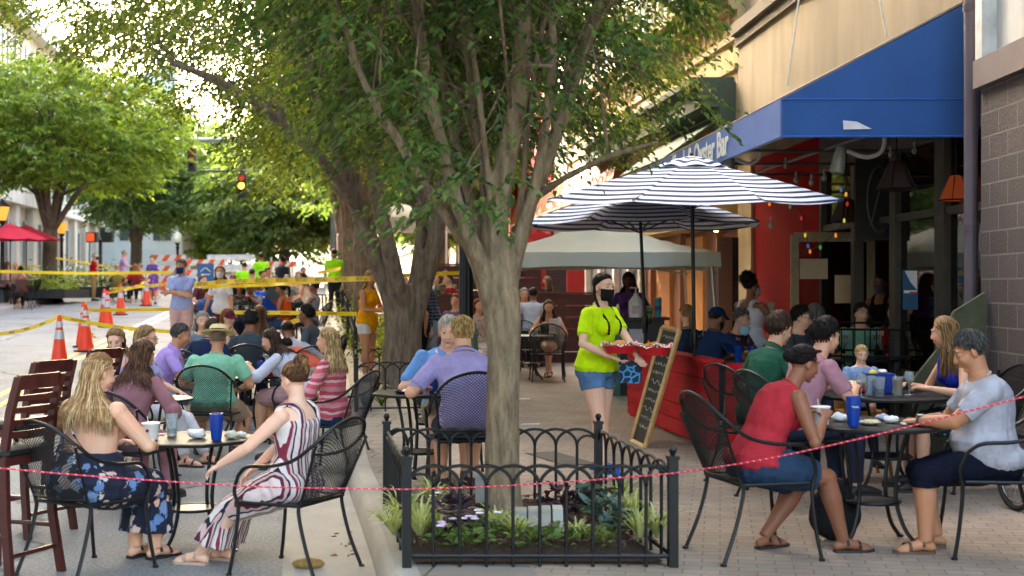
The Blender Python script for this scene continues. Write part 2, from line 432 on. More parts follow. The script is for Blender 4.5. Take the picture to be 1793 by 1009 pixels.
# near block wall pier
bw = thing('masonry_building', 'building corner of rough grey brown concrete blocks under a white upper wall', 'building', (4.0, 9, S0))
q = MB(); q.box((.6, -1.2, 1.61), (1.2, 6.8, 3.22)); q.build('block_wall', wallm('#574c4b', 'block', vec=yz), bw, False)
q = MB(); q.box((.58, -1.2, 3.22 + .12), (1.28, 6.86, .24)); q.build('coping', mat('#6d5f5e', .7, 0, .1, 6, .2), bw, False)
q = MB(); q.box((.75, -1.15, 5.96), (1.2, 6.8, 5.0)); q.build('upper_wall', wallm('#c9c8c4', 'stucco'), bw, False)
q = MB(); q.box((.13, 2.32, 5.96), (.22, .16, 5.0)); q.build('corner_trim', mat('#c4c4c0', .6), bw, False)
dp = thing('drainpipe', 'purplish grey drainpipe running down beside the blue awning', 'drainpipe', (4.06, 11.62, S0))
q = MB(); q.cyl((0, 0, 0), (0, 0, 4.2), .06, n=16); q.build('pipe', mat('#6a5c63', .5, .1, .1), dp)
for z in (2.05, 4.0):
    q = MB(); q.cyl((0, 0, z - .03), (0, 0, z + .03), .07, n=16); q.build('pipe_collar', mat('#5d5057', .5, .1, .1), dp)
q = MB(); q.cyl((0, 0, 4.2), (.0, 0, 9), .06, n=16); q.build('upper_pipe', mat('#c8c8c4', .5), dp)

# oyster bar building
ob = thing('restaurant_building', 'tan stucco restaurant front with red wall and glass doors beneath the blue awning', 'building', (0, 0, 0))
STU = wallm('#8f8068', 'stucco')
q = MB(); fslab(q, fA, 11.2, 21.75, CAM + 2.0, CAM + 3.95, 0, .4); fslab(q, fA, 11.2, 21.75, CAM + 4.3, CAM + 12, .12, .4); q.build('wall', STU, ob, False)
q = MB(); fslab(q, fA, 11.2, 21.75, CAM + 3.95, CAM + 4.12, -.06, .46); fslab(q, fA, 11.2, 21.75, CAM + 4.12, CAM + 4.3, -.14, .54); q.build('cornice', wallm('#5d5347', 'stucco'), ob, False)
REDW = mat('#96060f', .8, 0, .12, 3, .1, spec=.08)
# ground floor: cream pier, red wall, open door, windows (set back a little)
q = MB(); fslab(q, fA, 20.9, 21.75, S0, CAM + 2.0, 0, .5); q.build('pier', wallm('#cdb58d', 'stucco'), ob, False)
q = MB(); fslab(q, fA, 17.4, 20.9, S0, CAM + 2.0, .05, .3); q.build('red_wall', REDW, ob, False)
WOOD = mat('#4a4239', .6, 0, .3, 12, .3); LT = mat('#9c8f79', .6, 0, .2, 8, .2)
q = MB()
for y0, y1 in ((17.3, 17.4), (16.0, 16.12), (14.62, 14.8), (13.25, 13.5), (12.0, 12.15)): fslab(q, fA, y0, y1, S0, CAM + 1.5, .02, .12)
fslab(q, fA, 12.0, 17.4, CAM + 1.5, CAM + 2.0, .02, .3); fslab(q, fA, 12.0, 17.4, CAM + .72, CAM + .80, .04, .1)
fslab(q, fA, 12.15, 14.62, S0, S0 + .62, .03, .1)
q.build('window_frame', WOOD, ob, False)
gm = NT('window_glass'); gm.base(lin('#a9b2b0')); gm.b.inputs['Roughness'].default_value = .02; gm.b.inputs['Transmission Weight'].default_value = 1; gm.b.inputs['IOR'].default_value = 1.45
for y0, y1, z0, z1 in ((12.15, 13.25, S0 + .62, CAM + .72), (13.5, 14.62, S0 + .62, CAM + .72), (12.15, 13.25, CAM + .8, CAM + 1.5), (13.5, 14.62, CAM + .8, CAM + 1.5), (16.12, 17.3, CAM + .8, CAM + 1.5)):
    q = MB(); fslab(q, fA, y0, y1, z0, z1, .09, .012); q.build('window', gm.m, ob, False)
# interior room behind the glass
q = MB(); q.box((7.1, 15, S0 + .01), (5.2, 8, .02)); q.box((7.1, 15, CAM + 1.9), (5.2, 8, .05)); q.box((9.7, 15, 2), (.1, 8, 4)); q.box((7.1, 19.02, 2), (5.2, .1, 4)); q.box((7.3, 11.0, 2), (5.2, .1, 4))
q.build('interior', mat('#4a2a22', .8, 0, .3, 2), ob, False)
# open door leaf with a light oak frame and glass, facing the street
dx = fA(17.0)
dr = thing('open_door', 'open glass door with tan wooden frame and paper notices taped on it', 'door', at(1458, 16.9)); dr.location.z = S0
q = MB(); wd = .98
for x in (-wd / 2, wd / 2): q.box((x, 0, 1.1), (.1, .05, 2.2))
q.box((0, 0, 2.17), (wd, .052, .12)); q.box((0, 0, .15), (wd, .052, .3))
q.build('frame', mat('#a08f6f', .55, 0, .25, 9, .2), dr, False)
q = MB(); q.box((0, 0, 1.2), (.9, .008, 1.84)); q.build('pane', gm.m, dr, False)
nt = MB(); nt.box((-.25, -.03, 1.76), (.36, .004, .26)); nt.build('notice', mat('#c7b094', .8, 0, .08, 20), dr, False)
nt = MB(); nt.box((.16, -.03, 1.5), (.28, .004, .36)); nt.build('notice', mat('#cdb492', .8, 0, .08, 20), dr, False)
q = MB(); q.box((.42, -.06, 1.1), (.03, .06, .3)); q.build('handle', BLACK, dr, False)
# posters on the window
ps = thing('window_poster', 'tall blue and white poster taped inside the restaurant window', 'poster', at(1594, 13.9)); ps.location.z = CAM - .04
q = MB(); q.box((0, 0, 0), (.16, .004, .42)); q.build('sheet', mat('#24506f', .6, 0, .1), ps, False)
q = MB(); q.add([(-.06, -.004, .2), (.07, -.004, .2), (.07, -.004, .0), (0, -.004, .08)], [(0, 1, 2, 3)]); q.box((0, -.004, -.02), (.14, .002, .03)); q.build('print', mat('#dcd6d2', .6), ps, False)
q = MB(); q.box((.03, -.005, -.03), (.08, .002, .02)); q.build('print', mat('#b8412c', .6), ps, False)
# large oval painted emblem board between the windows
em = thing('oval_emblem_board', 'dark board with a faded pale oval outline hanging above the restaurant doorway', 'sign', at(1539, 15.2)); em.location.z = CAM + 1.0
q = MB(); q.box((0, 0, 0), (.55, .04, .95)); q.build('board', mat('#2c2724', .7, 0, .2), em, False)
q = MB(); q.tube([(.13 * math.cos(a) * 1.1, -.03, .38 * math.sin(a)) for a in [2 * PI * i / 24 for i in range(24)]], .012, 6, closed=True); q.tube([(-.1, -.03, -.3), (0, -.03, .1), (.12, -.03, .3)], .01, 6); q.build('oval', mat('#4d5a57', .7), em)
# ------- blue awning
aw = thing('blue_awning', 'large blue fabric shed awning with white lettering over the restaurant patio', 'awning', (0, 0, 0))
zb, zt, zw = CAM + 1.41, CAM + 1.76, CAM + 2.72
def awf(y): return 2.55 - .07 * (y - 12.4)
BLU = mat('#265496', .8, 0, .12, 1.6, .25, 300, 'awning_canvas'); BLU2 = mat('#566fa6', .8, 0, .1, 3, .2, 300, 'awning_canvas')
Y0, Y1 = 12.4, 21.6; e = .02
q = MB(); q.slab((awf(Y0), Y0, zb), (fA(Y0), Y0, zb), (fA(Y0), Y0, zt), (awf(Y0), Y0, zt), e)
q.slab((awf(Y0), Y0 + .001, zt + .004), (fA(Y0), Y0 + .001, zt + .004), (fA(Y0), Y0 + .001, zw), (fA(Y0) - .01, Y0 + .001, zw), e)
q.build('end_panel', BLU, aw, False)
q = MB(); q.slab((awf(Y1), Y1, zb), (awf(Y0), Y0 - .012, zb), (awf(Y0), Y0 - .012, zt), (awf(Y1), Y1, zt), e); q.build('valance', BLU2, aw, False)
q = MB(); q.slab((awf(Y1), Y1, zt + .003), (awf(Y0), Y0 - .012, zt + .003), (fA(Y0), Y0 - .012, zw + .02), (fA(Y1), Y1, zw + .02), e); q.build('roof', mat('#8a7d78', .85, 0, .2, 2, .3), aw, False)
q = MB(); q.tube([(awf(Y0) + .0, Y0 - .02, zt), (fA(Y0), Y0 - .02, zt)], .008, 6); q.tube([(awf(Y0), Y0 - .018, zb), (fA(Y0), Y0 - .018, zb)], .012, 6); q.build('seam', mat('#2459a8', .7), aw)
q = MB(); pp = [(1476, 211), (1500, 213), (1527, 226), (1477, 227)]
q.add([tuple(at(a, Y0 - .03, b)) for a, b in pp], [(0, 1, 2, 3)]); q.build('white_patch', mat('#d9d6dd', .7), aw, False)
def awx(t, off=-.03): y = Y0 - .012 + t; return (awf(y) + off, y)
tm = textmesh('Shack & Oyster Bar', .40, .003, .009); n0 = len(tm.vertices)
xs = [v.co.x for v in tm.vertices]; x1 = max(xs)
for v in tm.vertices:
    t = 2.05 + (x1 - v.co.x) * 1.0; a, b = awx(t); v.co = Vector((a - v.co.z, b, (zb + zt) / 2 + .0 + v.co.y))
tm.flip_normals(); tm.materials.append(mat('#dedbd0', .6, 0, .05)); link(tm, 'lettering', aw)
q = MB()
for y in np.linspace(12.5, 21.5, 7):
    y = float(y); q.tube([(awf(y) + .05, y, zb + .03), (fA(y), y, zb + .03)], .018, 6); q.tube([(awf(y) + .05, y, zt), (fA(y) - .02, y, zw - .06)], .018, 6); q.tube([(awf(y) + .05, y, zb + .03), (awf(y) + .05, y, zt)], .018, 6)
q.tube([(awf(Y0) + .06, Y0 + .05, zb + .03), (awf(Y1) + .06, Y1, zb + .03)], .02, 6); q.tube([(awf(Y0) + .9, Y0 + .05, zb + .05), (awf(Y1) + .9, Y1, zb + .05)], .02, 6)
q.build('frame', mat('#5d5a58', .45, .6, .1), aw)
for px1, py1, px2, py2, y in ((1407, 0, 1378, 150, 17.6), (1528, 0, 1553, 66, 14.6)):
    a = Vector((fA(y) - .02, y, 0)); 
    w = thing('support_rod', 'thin pale rod tying the awning roof up to the stucco wall, %s one' % ('farther' if y > 16 else 'nearer'), 'rod', (0, 0, 0))
    q = MB(); p1 = at(px2, y, py2); p0 = at(px1, y + .3, py1 - 60); q.tube([p1, p0], .014, 6); w.location = p1; q2 = MB(); q2.tube([(0, 0, 0), p0 - p1], .013, 6); q2.build('rod', mat('#c9c3b4', .5, .3), w)
# gooseneck lamps under the awning
def gooseneck(p, lab, s=1):
    w = thing('gooseneck_spotlight', lab, 'spotlight', p)
    q = MB(); q.tube(spline([(.28 * s, 0, .24), (.25 * s, 0, .05), (.1 * s, 0, -.02), (-.1 * s, 0, .04)], 6), .022, 8); q.build('arm', mat('#b5aca0', .5), w)
    q = MB(); q.lathe([(.0, .1), (.045, .1), (.06, .02), (.075, -.15), (.06, -.16), (0, -.12)], (-.17 * s, 0, -.02), 16, Matrix.Rotation(R(10 * s), 3, 'Y')); q.build('lamp_head', mat('#8a8578', .5, .2), w)
gooseneck(at(1500, 12.9, 272), 'pale spotlight on curved arm below the blue awning front edge')
gooseneck(at(1298, 14.9, 284), 'dark floodlight hanging beside the lettering of the blue awning', .8)
# hanging shade lamps
def shade_lamp(px, py, Y, lit, lab, s=1.0):
    w = thing('pendant_lamp', lab, 'lamp', at(px, Y, py), group='shade lamps hanging on the restaurant patio')
    c = mat('#3b241a', .6, 0, .2)
    q = MB(); q.lathe([(.03, .2), (.065, .19), (.15, -.0), (.17, -.05), (.165, -.052), (.14, 0), (.06, .18)], n=6); 
    o = q.build('lamp_shade', [emis('#552008', .10) if lit > 1 else c], w, False)
    q = MB()
    for k in range(6):
        a = 2 * PI * k / 6; q.tube([(.067 * math.cos(a), .067 * math.sin(a), .19), (.172 * math.cos(a), .172 * math.sin(a), -.05)], .006, 5)
    q.tube([(.175 * math.cos(2 * PI * k / 6), .175 * math.sin(2 * PI * k / 6), -.05) for k in range(6)], .008, 5, closed=True); q.cyl((0, 0, .19), (0, 0, .7), .007, n=6)
    q.build('frame', BLACK, w)
    q = MB(); q.ell((0, 0, .05), (.04, .04, .05)); q.build('bulb', emis('#ff9b30', .4 if lit > 1 else .1), w)
    for v in w.children: v.scale = (s,) * 3
shade_lamp(1674, 342, 12.9, 1.01, 'amber hanging lamp glowing orange beside the drainpipe', .98)
shade_lamp(1570, 322, 13.4, 0, 'dark pendant lamp between the glowing amber lamp and the doorway', 1.15)
shade_lamp(1482, 380, 15.6, 0, 'dark pendant lamp hanging in front of the patio window, lowest of the three', 1.1)
# string lights
sl = thing('string_lights', 'string of small coloured bulbs looping across the red wall above the open door', 'string lights', (0, 0, 0))
pts = spline([at(1322, 15.2, 350), at(1392, 15.2, 362), at(1412, 15.2, 415), at(1422, 15.2, 436), at(1470, 15.0, 400), at(1484, 14.8, 345), at(1470, 14.6, 325)], 6)
q = MB(); q.tube(pts, .004, 5); q.build('wire', mat('#22301f', .6), sl)
for i, c in zip(range(2, len(pts), 3), ['#ff8a1e', '#3f7a3a', '#c22b22', '#e8c23a', '#3a5aa8', '#ff8a1e', '#3f9a4a', '#ff9a2e', '#d9d04a', '#c22b22', '#ffb040', '#4a6ab8']):
    q = MB(); q.ell(pts[i] - Vector((0, 0, .03)), (.016, .016, .028), n=8, m=6); q.build('bulb', emis(c, .045), sl)
for i, (px, py, y) in enumerate([(1350, 395, 15), (1421, 320, 14), (1443, 312, 14), (1394, 315, 14.5), (1560, 270, 13.5), (1601, 264, 13.5), (1376, 290, 15)]):
    q = MB(); q.ell((0, 0, 0), (.03, .03, .04), n=10, m=7); q.cyl((0, 0, .03), (0, 0, .09), .014, n=8)
    tag(q.build('ceiling_bulb', mat('#8f8a80', .2, 0, 0, spec=.8), loc=at(px, y, py)), 'unlit clear bulb dangling under the awning, ' + ['by the cream pier', 'above the red wall on the left', 'above the red wall on the right', 'close to the umbrella edge', 'over the dark pendant lamp', 'nearest the amber lamp', 'highest on the left'][i], 'bulb', 'bare bulbs under the awning')

# ------- buildings beyond (B)
cb = thing('cream_building', 'ornate cream shopfront building with copper panels and deep cornices beyond the oyster bar', 'building', (0, 0, 0))
CRM = wallm('#b59d72', 'stucco')
q = MB(); fslab(q, fB, 21.8, 39, CAM + 2.2, CAM + 4.6, .0, .6); fslab(q, fB, 21.8, 39, CAM + 5.2, CAM + 13, .2, .6); q.build('wall', CRM, cb, False)
q = MB()
for i, (z0, z1, o_) in enumerate(((4.6, 4.75, -.15), (4.75, 4.95, -.3), (4.95, 5.1, -.45), (5.1, 5.2, -.2), (3.6, 3.7, -.06), (4.1, 4.2, -.06))): fslab(q, fB, 21.8, 39, CAM + z0, CAM + z1, o_, .6 - o_)
q.build('cornice', wallm('#ab9670', 'stucco'), cb, False)
for i in range(34):
    q = MB(); y = 22.2 + i * .5; x = fB(y); q.tube(spline([(x - .04, y - .12, CAM + 4.25), (x - .04, y, CAM + 4.5), (x - .04, y + .12, CAM + 4.25), (x - .04, y + .05, CAM + 4.35)], 4), .025, 5)
    q.build('frieze_scroll', wallm('#bfa878', 'stucco'), cb)
for i in range(8):
    y = 22.4 + i * 2.1; w = MB(); fslab(w, fB, y, y + 1.3, CAM + 5.5, CAM + 8.2, .16, .05); fr = w.build('window', DARKGL, cb, False)
    w = MB()
    for a in (y - .08, y + .61, y + 1.3): fslab(w, fB, a, a + .08, CAM + 5.42, CAM + 8.3, .08, .1)
    fslab(w, fB, y, y + 1.3, CAM + 6.8, CAM + 6.88, .1, .08); w.build('frame', mat('#ddd8c8', .6), fr, False)
q = MB(); fslab(q, fB, 22.0, 33, CAM + 3.0, CAM + 3.4, -.55, .6); fslab(q, fB, 22.0, 33, CAM + 3.4, CAM + 3.5, -.7, .75); fslab(q, fB, 21.9, 22.4, CAM + 2.2, CAM + 3.4, -.25, .5); q.build('green_cornice', wallm('#4f5a4b', 'stucco'), cb, False)
q = MB(); a, b = 22.3, 26.
q.slab((fB(b) - 1.1, b, CAM + 2.15), (fB(a) - 1.1, a, CAM + 2.15), (fB(a), a, CAM + 2.95), (fB(b), b, CAM + 2.95), .03); q.build('green_awning', mat('#3d5143', .8, 0, .2, 3, .2), cb, False)
q = MB(); fslab(q, fB, 21.8, 39, S0, CAM + 2.2, .35, .4); q.build('shop_wall', mat('#8a5a38', .55, .1, .2, 1.5, .1), cb, False)
cols = ['#7a4a34', '#a4643c', '#c48a4e', '#8a5a48', '#b57a48', '#9a5c3c']
for i in range(6):
    q = MB(); y = 22.4 + i * 1.32; fslab(q, fB, y, y + (.25 if i % 2 else 1.28), S0, CAM + (1.25 if i % 2 else .95), .28 - .1 * (i % 2), .2); q.build('panel', mat(cols[i], .45, .2, .2, 2, .1), cb, False)
q = MB(); fslab(q, fB, 22.3, 30.5, CAM + 1.05, CAM + 1.3, -.3, .7); fslab(q, fB, 22.3, 30.5, CAM + 1.3, CAM + 1.42, -.4, .8); q.build('soffit_trim', mat('#a48a4a', .6, 0, .25, 4, .2), cb, False)
for y in (30.4, 32.0, 33.9, 36): q = MB(); fslab(q, fB, y, y + 1.0, S0 + .5, CAM + 1.0, .3, .03); q.build('shop_window', DARKGL, cb, False)
for y in (30.2, 31.5, 33.2, 35.2, 37.2): q = MB(); fslab(q, fB, y, y + .22, S0, CAM + 1.6, .2, .2); q.build('pilaster', mat('#cfc6b6', .6), cb, False)
for px, Y in ((1254, 21.9),):
    q = MB(); q.ell((0, 0, 0), .045); o = q.build('wall_lamp', emis('#ffdf8a', 3), loc=at(px, Y, 402)); tag(o, 'small bright bulb glowing under the copper shopfront soffit', 'lamp')
pm = thing('price_banner', 'tall white banner with a two dollar price at its top beside the cream pier', 'banner', at(1247, 20.2)); pm.location.z = S0
q = MB(); q.box((0, 0, 1.05), (.19, .03, 1.95)); q.build('panel', mat('#cfc8b8', .6, 0, .05), pm, False)
for t, s, x, z in (('2', .2, .025, 1.9), ('$', .1, -.055, 1.94)):
    tm = textmesh(t, s, .002, .004); tm.transform(Matrix.Translation((x, -.02, z)) @ Matrix.Rotation(R(90), 4, 'X')); tm.materials.append(mat('#2a1410', .6)); link(tm, 'lettering', pm)
pn = thing('mirror_pillar', 'narrow pillar with a glossy brown panel and dark mirror strip left of the red wall', 'pillar', at(1272, 20.6)); pn.location.z = S0
q = MB(); q.box((-.04, 0, 1.15), (.24, .15, 2.3)); q.build('panel', mat('#7d6050', .3, .1, .15, 2), pn, False)
q = MB(); q.box((.13, 0, 1.15), (.1, .12, 2.3)); q.build('mirror', mat('#4a5450', .15, .6, .4, 4, 0), pn, False)
# corrugated orange metal canopy
oc = thing('copper_canopy', 'long corrugated orange copper canopy running along the shopfronts', 'canopy', (0, 0, 0))
q = MB(); a, b = 30.6, 50.0; n = 150; vs = []; fs = []
for i in range(n + 1):
    y = a + (b - a) * i / n; dx = -.02 if i % 4 < 2 else -.06
    vs += [(fB(y) + dx - .42, y, CAM + 2.25), (fB(y) + dx - .1, y, CAM + 3.25)]
for i in range(n): fs.append((2 * i, 2 * i + 1, 2 * i + 3, 2 * i + 2))
q.add(vs, fs); q.build('sheet', mat('#8a4a1c', .6, .1, .25, 3, .1), oc, False)
q = MB(); q.tube([(fB(a) - .1, a, CAM + 3.27), (fB(b) - .1, b, CAM + 3.27)], .04, 6); q.tube([(fB(a) - .46, a, CAM + 2.25), (fB(b) - .46, b, CAM + 2.25)], .03, 6); q.build('rim', mat('#d5b58a', .5, .2), oc)
q = MB(); q.add([(fB(a) - .44, a, CAM + 2.25), (fB(a) - .1, a, CAM + 3.25), (fB(a) - .1, a, CAM + 2.25)], [(0, 1, 2)]); q.build('side_cheek', mat('#8a4c22', .5, .3), oc)
# white building and red building
wb = thing('white_building', 'white painted storefront between the cream building and the red one', 'building', (0, 0, 0))
q = MB(); fslab(q, fB, 39.05, 41.5, S0, CAM + 14, -.05, 2); q.build('wall', wallm('#a9a7a0', 'stucco'), wb, False)
q = MB(); fslab(q, fB, 39.5, 41.2, CAM + 5, CAM + 8, -.08, .1); q.build('window', DARKGL, wb, False)
rb = thing('red_building', 'red painted building front glimpsed through the branches of the young tree', 'building', (0, 0, 0))
RED = mat('#c4281f', .6, 0, .12, 1.5, .1)
q = MB(); fslab(q, fB, 41.55, 56, CAM - .6, CAM + 12, 0, 2); q.build('wall', RED, rb, False)
for y in (41.6, 44.8, 48, 52):
    q = MB(); fslab(q, fB, y, y + .45, S0, CAM + 12, -.15, .3); q.build('pilaster', mat('#a81c1c', .6, 0, .1), rb, False)
for y in (42.6, 45.9, 49.3):
    w = MB(); fslab(w, fB, y, y + 1.5, CAM + 4.6, CAM + 7.0, -.03, .1); w.build('window', DARKGL, rb, False)
fr_b = thing('far_shop_row', 'row of far shopfronts continuing beyond the red building', 'building', (0, 0, 0)); fC = lambda y: -.36 - .147 * (y - 56)
BRK = wallm('#6a5040', 'block', vec=yz, w=.4, h=.15, mc='#85776a')
q = MB(); fslab(q, fC, 56.1, 150, 0, 11, 0, 6); q.build('wall', BRK, fr_b, False)
q = MB(); fslab(q, fC, 56.1, 150, 4.6, 5.1, -.2, .3); fslab(q, fC, 56.1, 150, 10.9, 11.6, -.3, 1); q.build('cornice', mat('#cbbfa8', .7), fr_b, False)
for i in range(20):
    q = MB(); fslab(q, fC, 57 + i * 4.6, 59.6 + i * 4.6, 1.6 + rise(57 + i * 4.6) * .3, 4.4, -.03, .1); q.build('window', DARKGL, fr_b, False); q = MB(); fslab(q, fC, 57.5 + i * 4.6, 59 + i * 4.6, 6.4, 8.6, -.03, .1); q.build('window', DARKGL, fr_b, False)
sg = thing('hanging_sign', 'small black bracket sign with white letters in front of the red building', 'sign', at(937, 30, 315))
q = MB(); q.box((0, 0, 0), (.42, .05, .34)); q.build('board', mat('#1a1a1a', .6), sg, False)
tm = textmesh('Thai', .17, .002, .004); tm.transform(Matrix.Translation((0, -.03, 0)) @ Matrix.Rotation(R(90), 4, 'X')); tm.materials.append(WHITE); link(tm, 'lettering', sg)
q = MB(); q.tube([(-.3, 0, .22), (.35, 0, .22)], .014, 6); q.tube([(.3 + .07 * math.cos(t) * (1 - t / 14), 0, .3 + .07 * math.sin(t) * (1 - t / 14)) for t in np.linspace(0, 9, 24)], .012, 5); q.build('bracket', BLACK, sg)
# white fascia with red posts and brick wall seen under the tent
for i, px in enumerate((944, 1008)):
    q = MB(); q.box((0, 0, 1.35), (.42 if i else .3, .3, 2.7)); q.box((0, 0, 2.6), (.5, .36, .12)); q.box((0, 0, .1), (.5, .36, .2)); o = q.build('red_post', RED, smooth=False, loc=at(px, 31)); tag(o, ('narrow' if i == 0 else 'wide') + ' bright red shopfront post seen below the grey tent, ' + ('left' if i == 0 else 'right') + ' of the brick wall', 'post')
bk = MB(); bk.box((0, 0, 1.3), (1.1, .2, 2.6)); o = bk.build('brick_wall', wallm('#4b4038', 'block', vec=lambda m: comb(m, 0, 2), w=.2, h=.075, mc='#2a2521'), smooth=False, loc=at(978, 33)); tag(o, 'dark brown brick wall between the two red shopfront posts', 'wall')

# ---------------------------------------------------------------- left buildings
fL = lambda y: -21.2 - .147 * (y - 45)
lb = thing('stone_building', 'pale limestone commercial building with tall dark windows across the street', 'building', (0, 0, 0))
STN = wallm('#cfc6b6', 'stucco'); LW = mat('#3d4a4d', .2, 0, .3, 1, 0, spec=.8)
q = MB(); fslab(q, fL, 46, 60, rise(46), 30, -4, 4); fslab(q, fL, 60, 98, rise(60), 15, -4, 4); q.build('wall', STN, lb, False)  # first section carried up past the view to shade the fronts opposite
for i in range(14): y = 47 + i * 3.7; q = MB(); fslab(q, fL, y, y + .8, rise(y), 10, 0, .35); q.build('pilaster', wallm('#ddd6c8', 'stucco') if i == 0 else lb.children[-1].data.materials[0], lb, False)
q = MB()
fslab(q, fL, 46, 98, 5.6, 6.2, 0, .5); fslab(q, fL, 46, 98, 10, 10.7, 0, .9); fslab(q, fL, 46, 60, 29.2, 30.2, 0, .6); fslab(q, fL, 60, 98, 14.3, 15.1, 0, .6); q.build('cornice', wallm('#ddd6c8', 'stucco'), lb, False)
for i in range(13):
    y = 48 + i * 3.7
    for z0, z1 in ((rise(y) + .8, 4.9), (6.5, 9.3), (11.3, 13.6)) + (((14.8, 16.8),) if y < 57 else ()):
        w = MB(); fslab(w, fL, y + .15, y + 2.3, z0, z1, 0, .05); fr = w.build('window', LW, lb, False)
        w = MB()
        for a in (y + .15, y + 1.2, y + 2.22): fslab(w, fL, a, a + .08, z0, z1, .05, .05)
        fslab(w, fL, y + .1, y + 2.4, z0 - .15, z0, .05, .15); w.build('frame', mat('#c9c5ba', .6), fr, False)
nb = thing('unseen_shade_building', 'unseen tall pale building added left of the picture to shade the road', 'building', (0, 0, 0))  # block out of view, added and sized to keep sun off the near street
q = MB(); fslab(q, fL, -25, 45.9, -.5, 36, -8, 8); q.build('wall', STN, nb, False)
for i in range(18):
    for z0 in (1.2, 6.5, 11.5, 16, 20.5): q = MB(); fslab(q, fL, -24 + i * 3.9, -21.6 + i * 3.9, z0, z0 + 2.6, 0, .06); q.build('window', LW, nb, False)
ub = thing('brown_brick_building', 'tall brown brick block rising behind the left street tree', 'building', (0, 0, 0))
q = MB(); q.box((-33, 66, 13), (9, 12, 26)); q.build('wall', wallm('#8f7966', 'block', vec=lambda m: comb(m, 0, 2), w=.5, h=.25, mort=.03, mc='#a99c90'), ub, False)
for i in range(6): q = MB(); fslab(q, lambda y: -28.45, 60.6 + i * 1.9, 61.8 + i * 1.9, 13, 16.5, 0, .05); q.build('window', LW, ub, False)
q = MB(); q.box((-33, 66, 26.3), (9.6, 12.6, .6)); q.build('cornice', STN, ub, False)
fb = thing('distant_tower', 'pale distant tower with glass gable above the end of the street', 'building', (-47, 165, 5))
q = MB(); q.box((0, 0, 8), (11, 9, 22)); q.build('wall', mat('#d5d8d6', .6, 0, .05), fb, False)
q = MB(); q.add([(-6, -5, 19), (6, -5, 19), (6, -5, 24)], [(0, 1, 2)]); q.add([(-6, -4.8, 19), (6, -4.8, 19), (6, -4.8, 24)], [(0, 2, 1)]); q.build('glass_gable', mat('#9fb4b6', .2), fb, False)
for i in range(5):
    q = MB(); q.box((0, -4.52, 1 + i * 3.6), (9.6, .1, 1.6)); q.build('window_band', mat('#8fa3a8', .2), fb, False)
db = thing('grey_building', 'light grey low building beyond the pedestrian signal', 'building', (-25.5, 92, rise(92)))
q = MB(); q.box((0, 0, 3.2), (7, 9, 6.4)); q.build('wall', mat('#c8c9c4', .7, 0, .08, 1), db, False)
for i in range(3): q = MB(); q.box((-2.2 + i * 2.2, -4.52, 3.3), (1.2, .06, 2.4)); q.build('window', LW, db, False)
# ================================================================ VEGETATION
def leafmat(dark, light, tr=.4):
    key = ('leaf', dark, light)
    if key in MC: return MC[key]
    m = NT('leaf'); g = m.n('ShaderNodeNewGeometry')
    f = m.math('ADD', m.math('MULTIPLY', g.outputs['Random Per Island'], .6), m.math('MULTIPLY', m.noise(.9, 2), .45))
    c = m.ramp(f, [(.2, lin(dark)), (.85, lin(light))])
    m.base(c); m.b.inputs['Roughness'].default_value = .5; m.b.inputs['Specular IOR Level'].default_value = .35
    tb = m.n('ShaderNodeBsdfTranslucent'); m.l(m.mix(1, c, (1.45, 1.45, .5, 1), 'MULTIPLY'), tb.inputs[0])
    ms = m.n('ShaderNodeMixShader'); ms.inputs[0].default_value = tr
    m.l(m.b.outputs[0], ms.inputs[1]); m.l(tb.outputs[0], ms.inputs[2]); m.l(ms.outputs[0], m.out.inputs[0])
    MC[key] = m.m; return m.m
def bark(c1, c2, sc_=1.0):
    m = NT('bark'); v = m.map((22 * sc_, 22 * sc_, 4.5 * sc_))
    n1 = m.noise(1, 7, .7, vec=v); n2 = m.noise(2.2, 5, .6)
    a = m.ramp(n1, [(.3, lin(c1)), (.68, lin(c2))])
    m.base(m.mix(m.ramp(n2, [(.55, (0, 0, 0, 1)), (.72, (.6, .6, .6, 1))]), a, lin('#8d8264')))
    m.b.inputs['Roughness'].default_value = .92; m.bump(m.math('ADD', n1, m.math('MULTIPLY', m.noise(60, 5), .3)), .8, .03); return m.m
def leaves(P, D, L, W, name, m, parent=None, up=None, curl=.25):
    """P positions, D directions (n,3), L lengths: pointed six-point leaves folded on the midrib"""
    P = np.asarray(P, float); D = np.asarray(D, float); n = len(P)
    D /= np.linalg.norm(D, axis=1, keepdims=True) + 1e-9
    U = np.tile([0, 0, 1.0], (n, 1)) + rng.normal(0, .45, (n, 3)) if up is None else up
    S = np.cross(D, U); S /= np.linalg.norm(S, axis=1, keepdims=True) + 1e-9
    N = np.cross(S, D); L = np.broadcast_to(np.asarray(L, float), (n,))[:, None]; Wd = L * W
    V = np.empty((n, 6, 3))
    V[:, 0] = P; V[:, 1] = P + D * L * .32 + S * Wd * .5 + N * Wd * .22; V[:, 2] = P + D * L * .7 + S * Wd * .36 + N * (Wd * .15 - L * curl * .2)
    V[:, 3] = P + D * L - N * L * curl; V[:, 4] = P + D * L * .7 - S * Wd * .36 + N * (Wd * .15 - L * curl * .2); V[:, 5] = P + D * L * .32 - S * Wd * .5 + N * Wd * .22
    me = bpy.data.meshes.new(name); me.vertices.add(n * 6); me.vertices.foreach_set('co', V.reshape(-1).astype(np.float32))
    b = np.arange(n)[:, None] * 6; idx = np.concatenate([b + [0, 1, 2, 3], b + [0, 3, 4, 5]], 1).reshape(-1)
    me.loops.add(n * 8); me.loops.foreach_set('vertex_index', idx.astype(np.int32))
    me.polygons.add(n * 2); me.polygons.foreach_set('loop_start', (np.arange(n * 2) * 4).astype(np.int32))
    me.materials.append(m); me.update(calc_edges=True); me.validate()
    return link(me, name, parent)
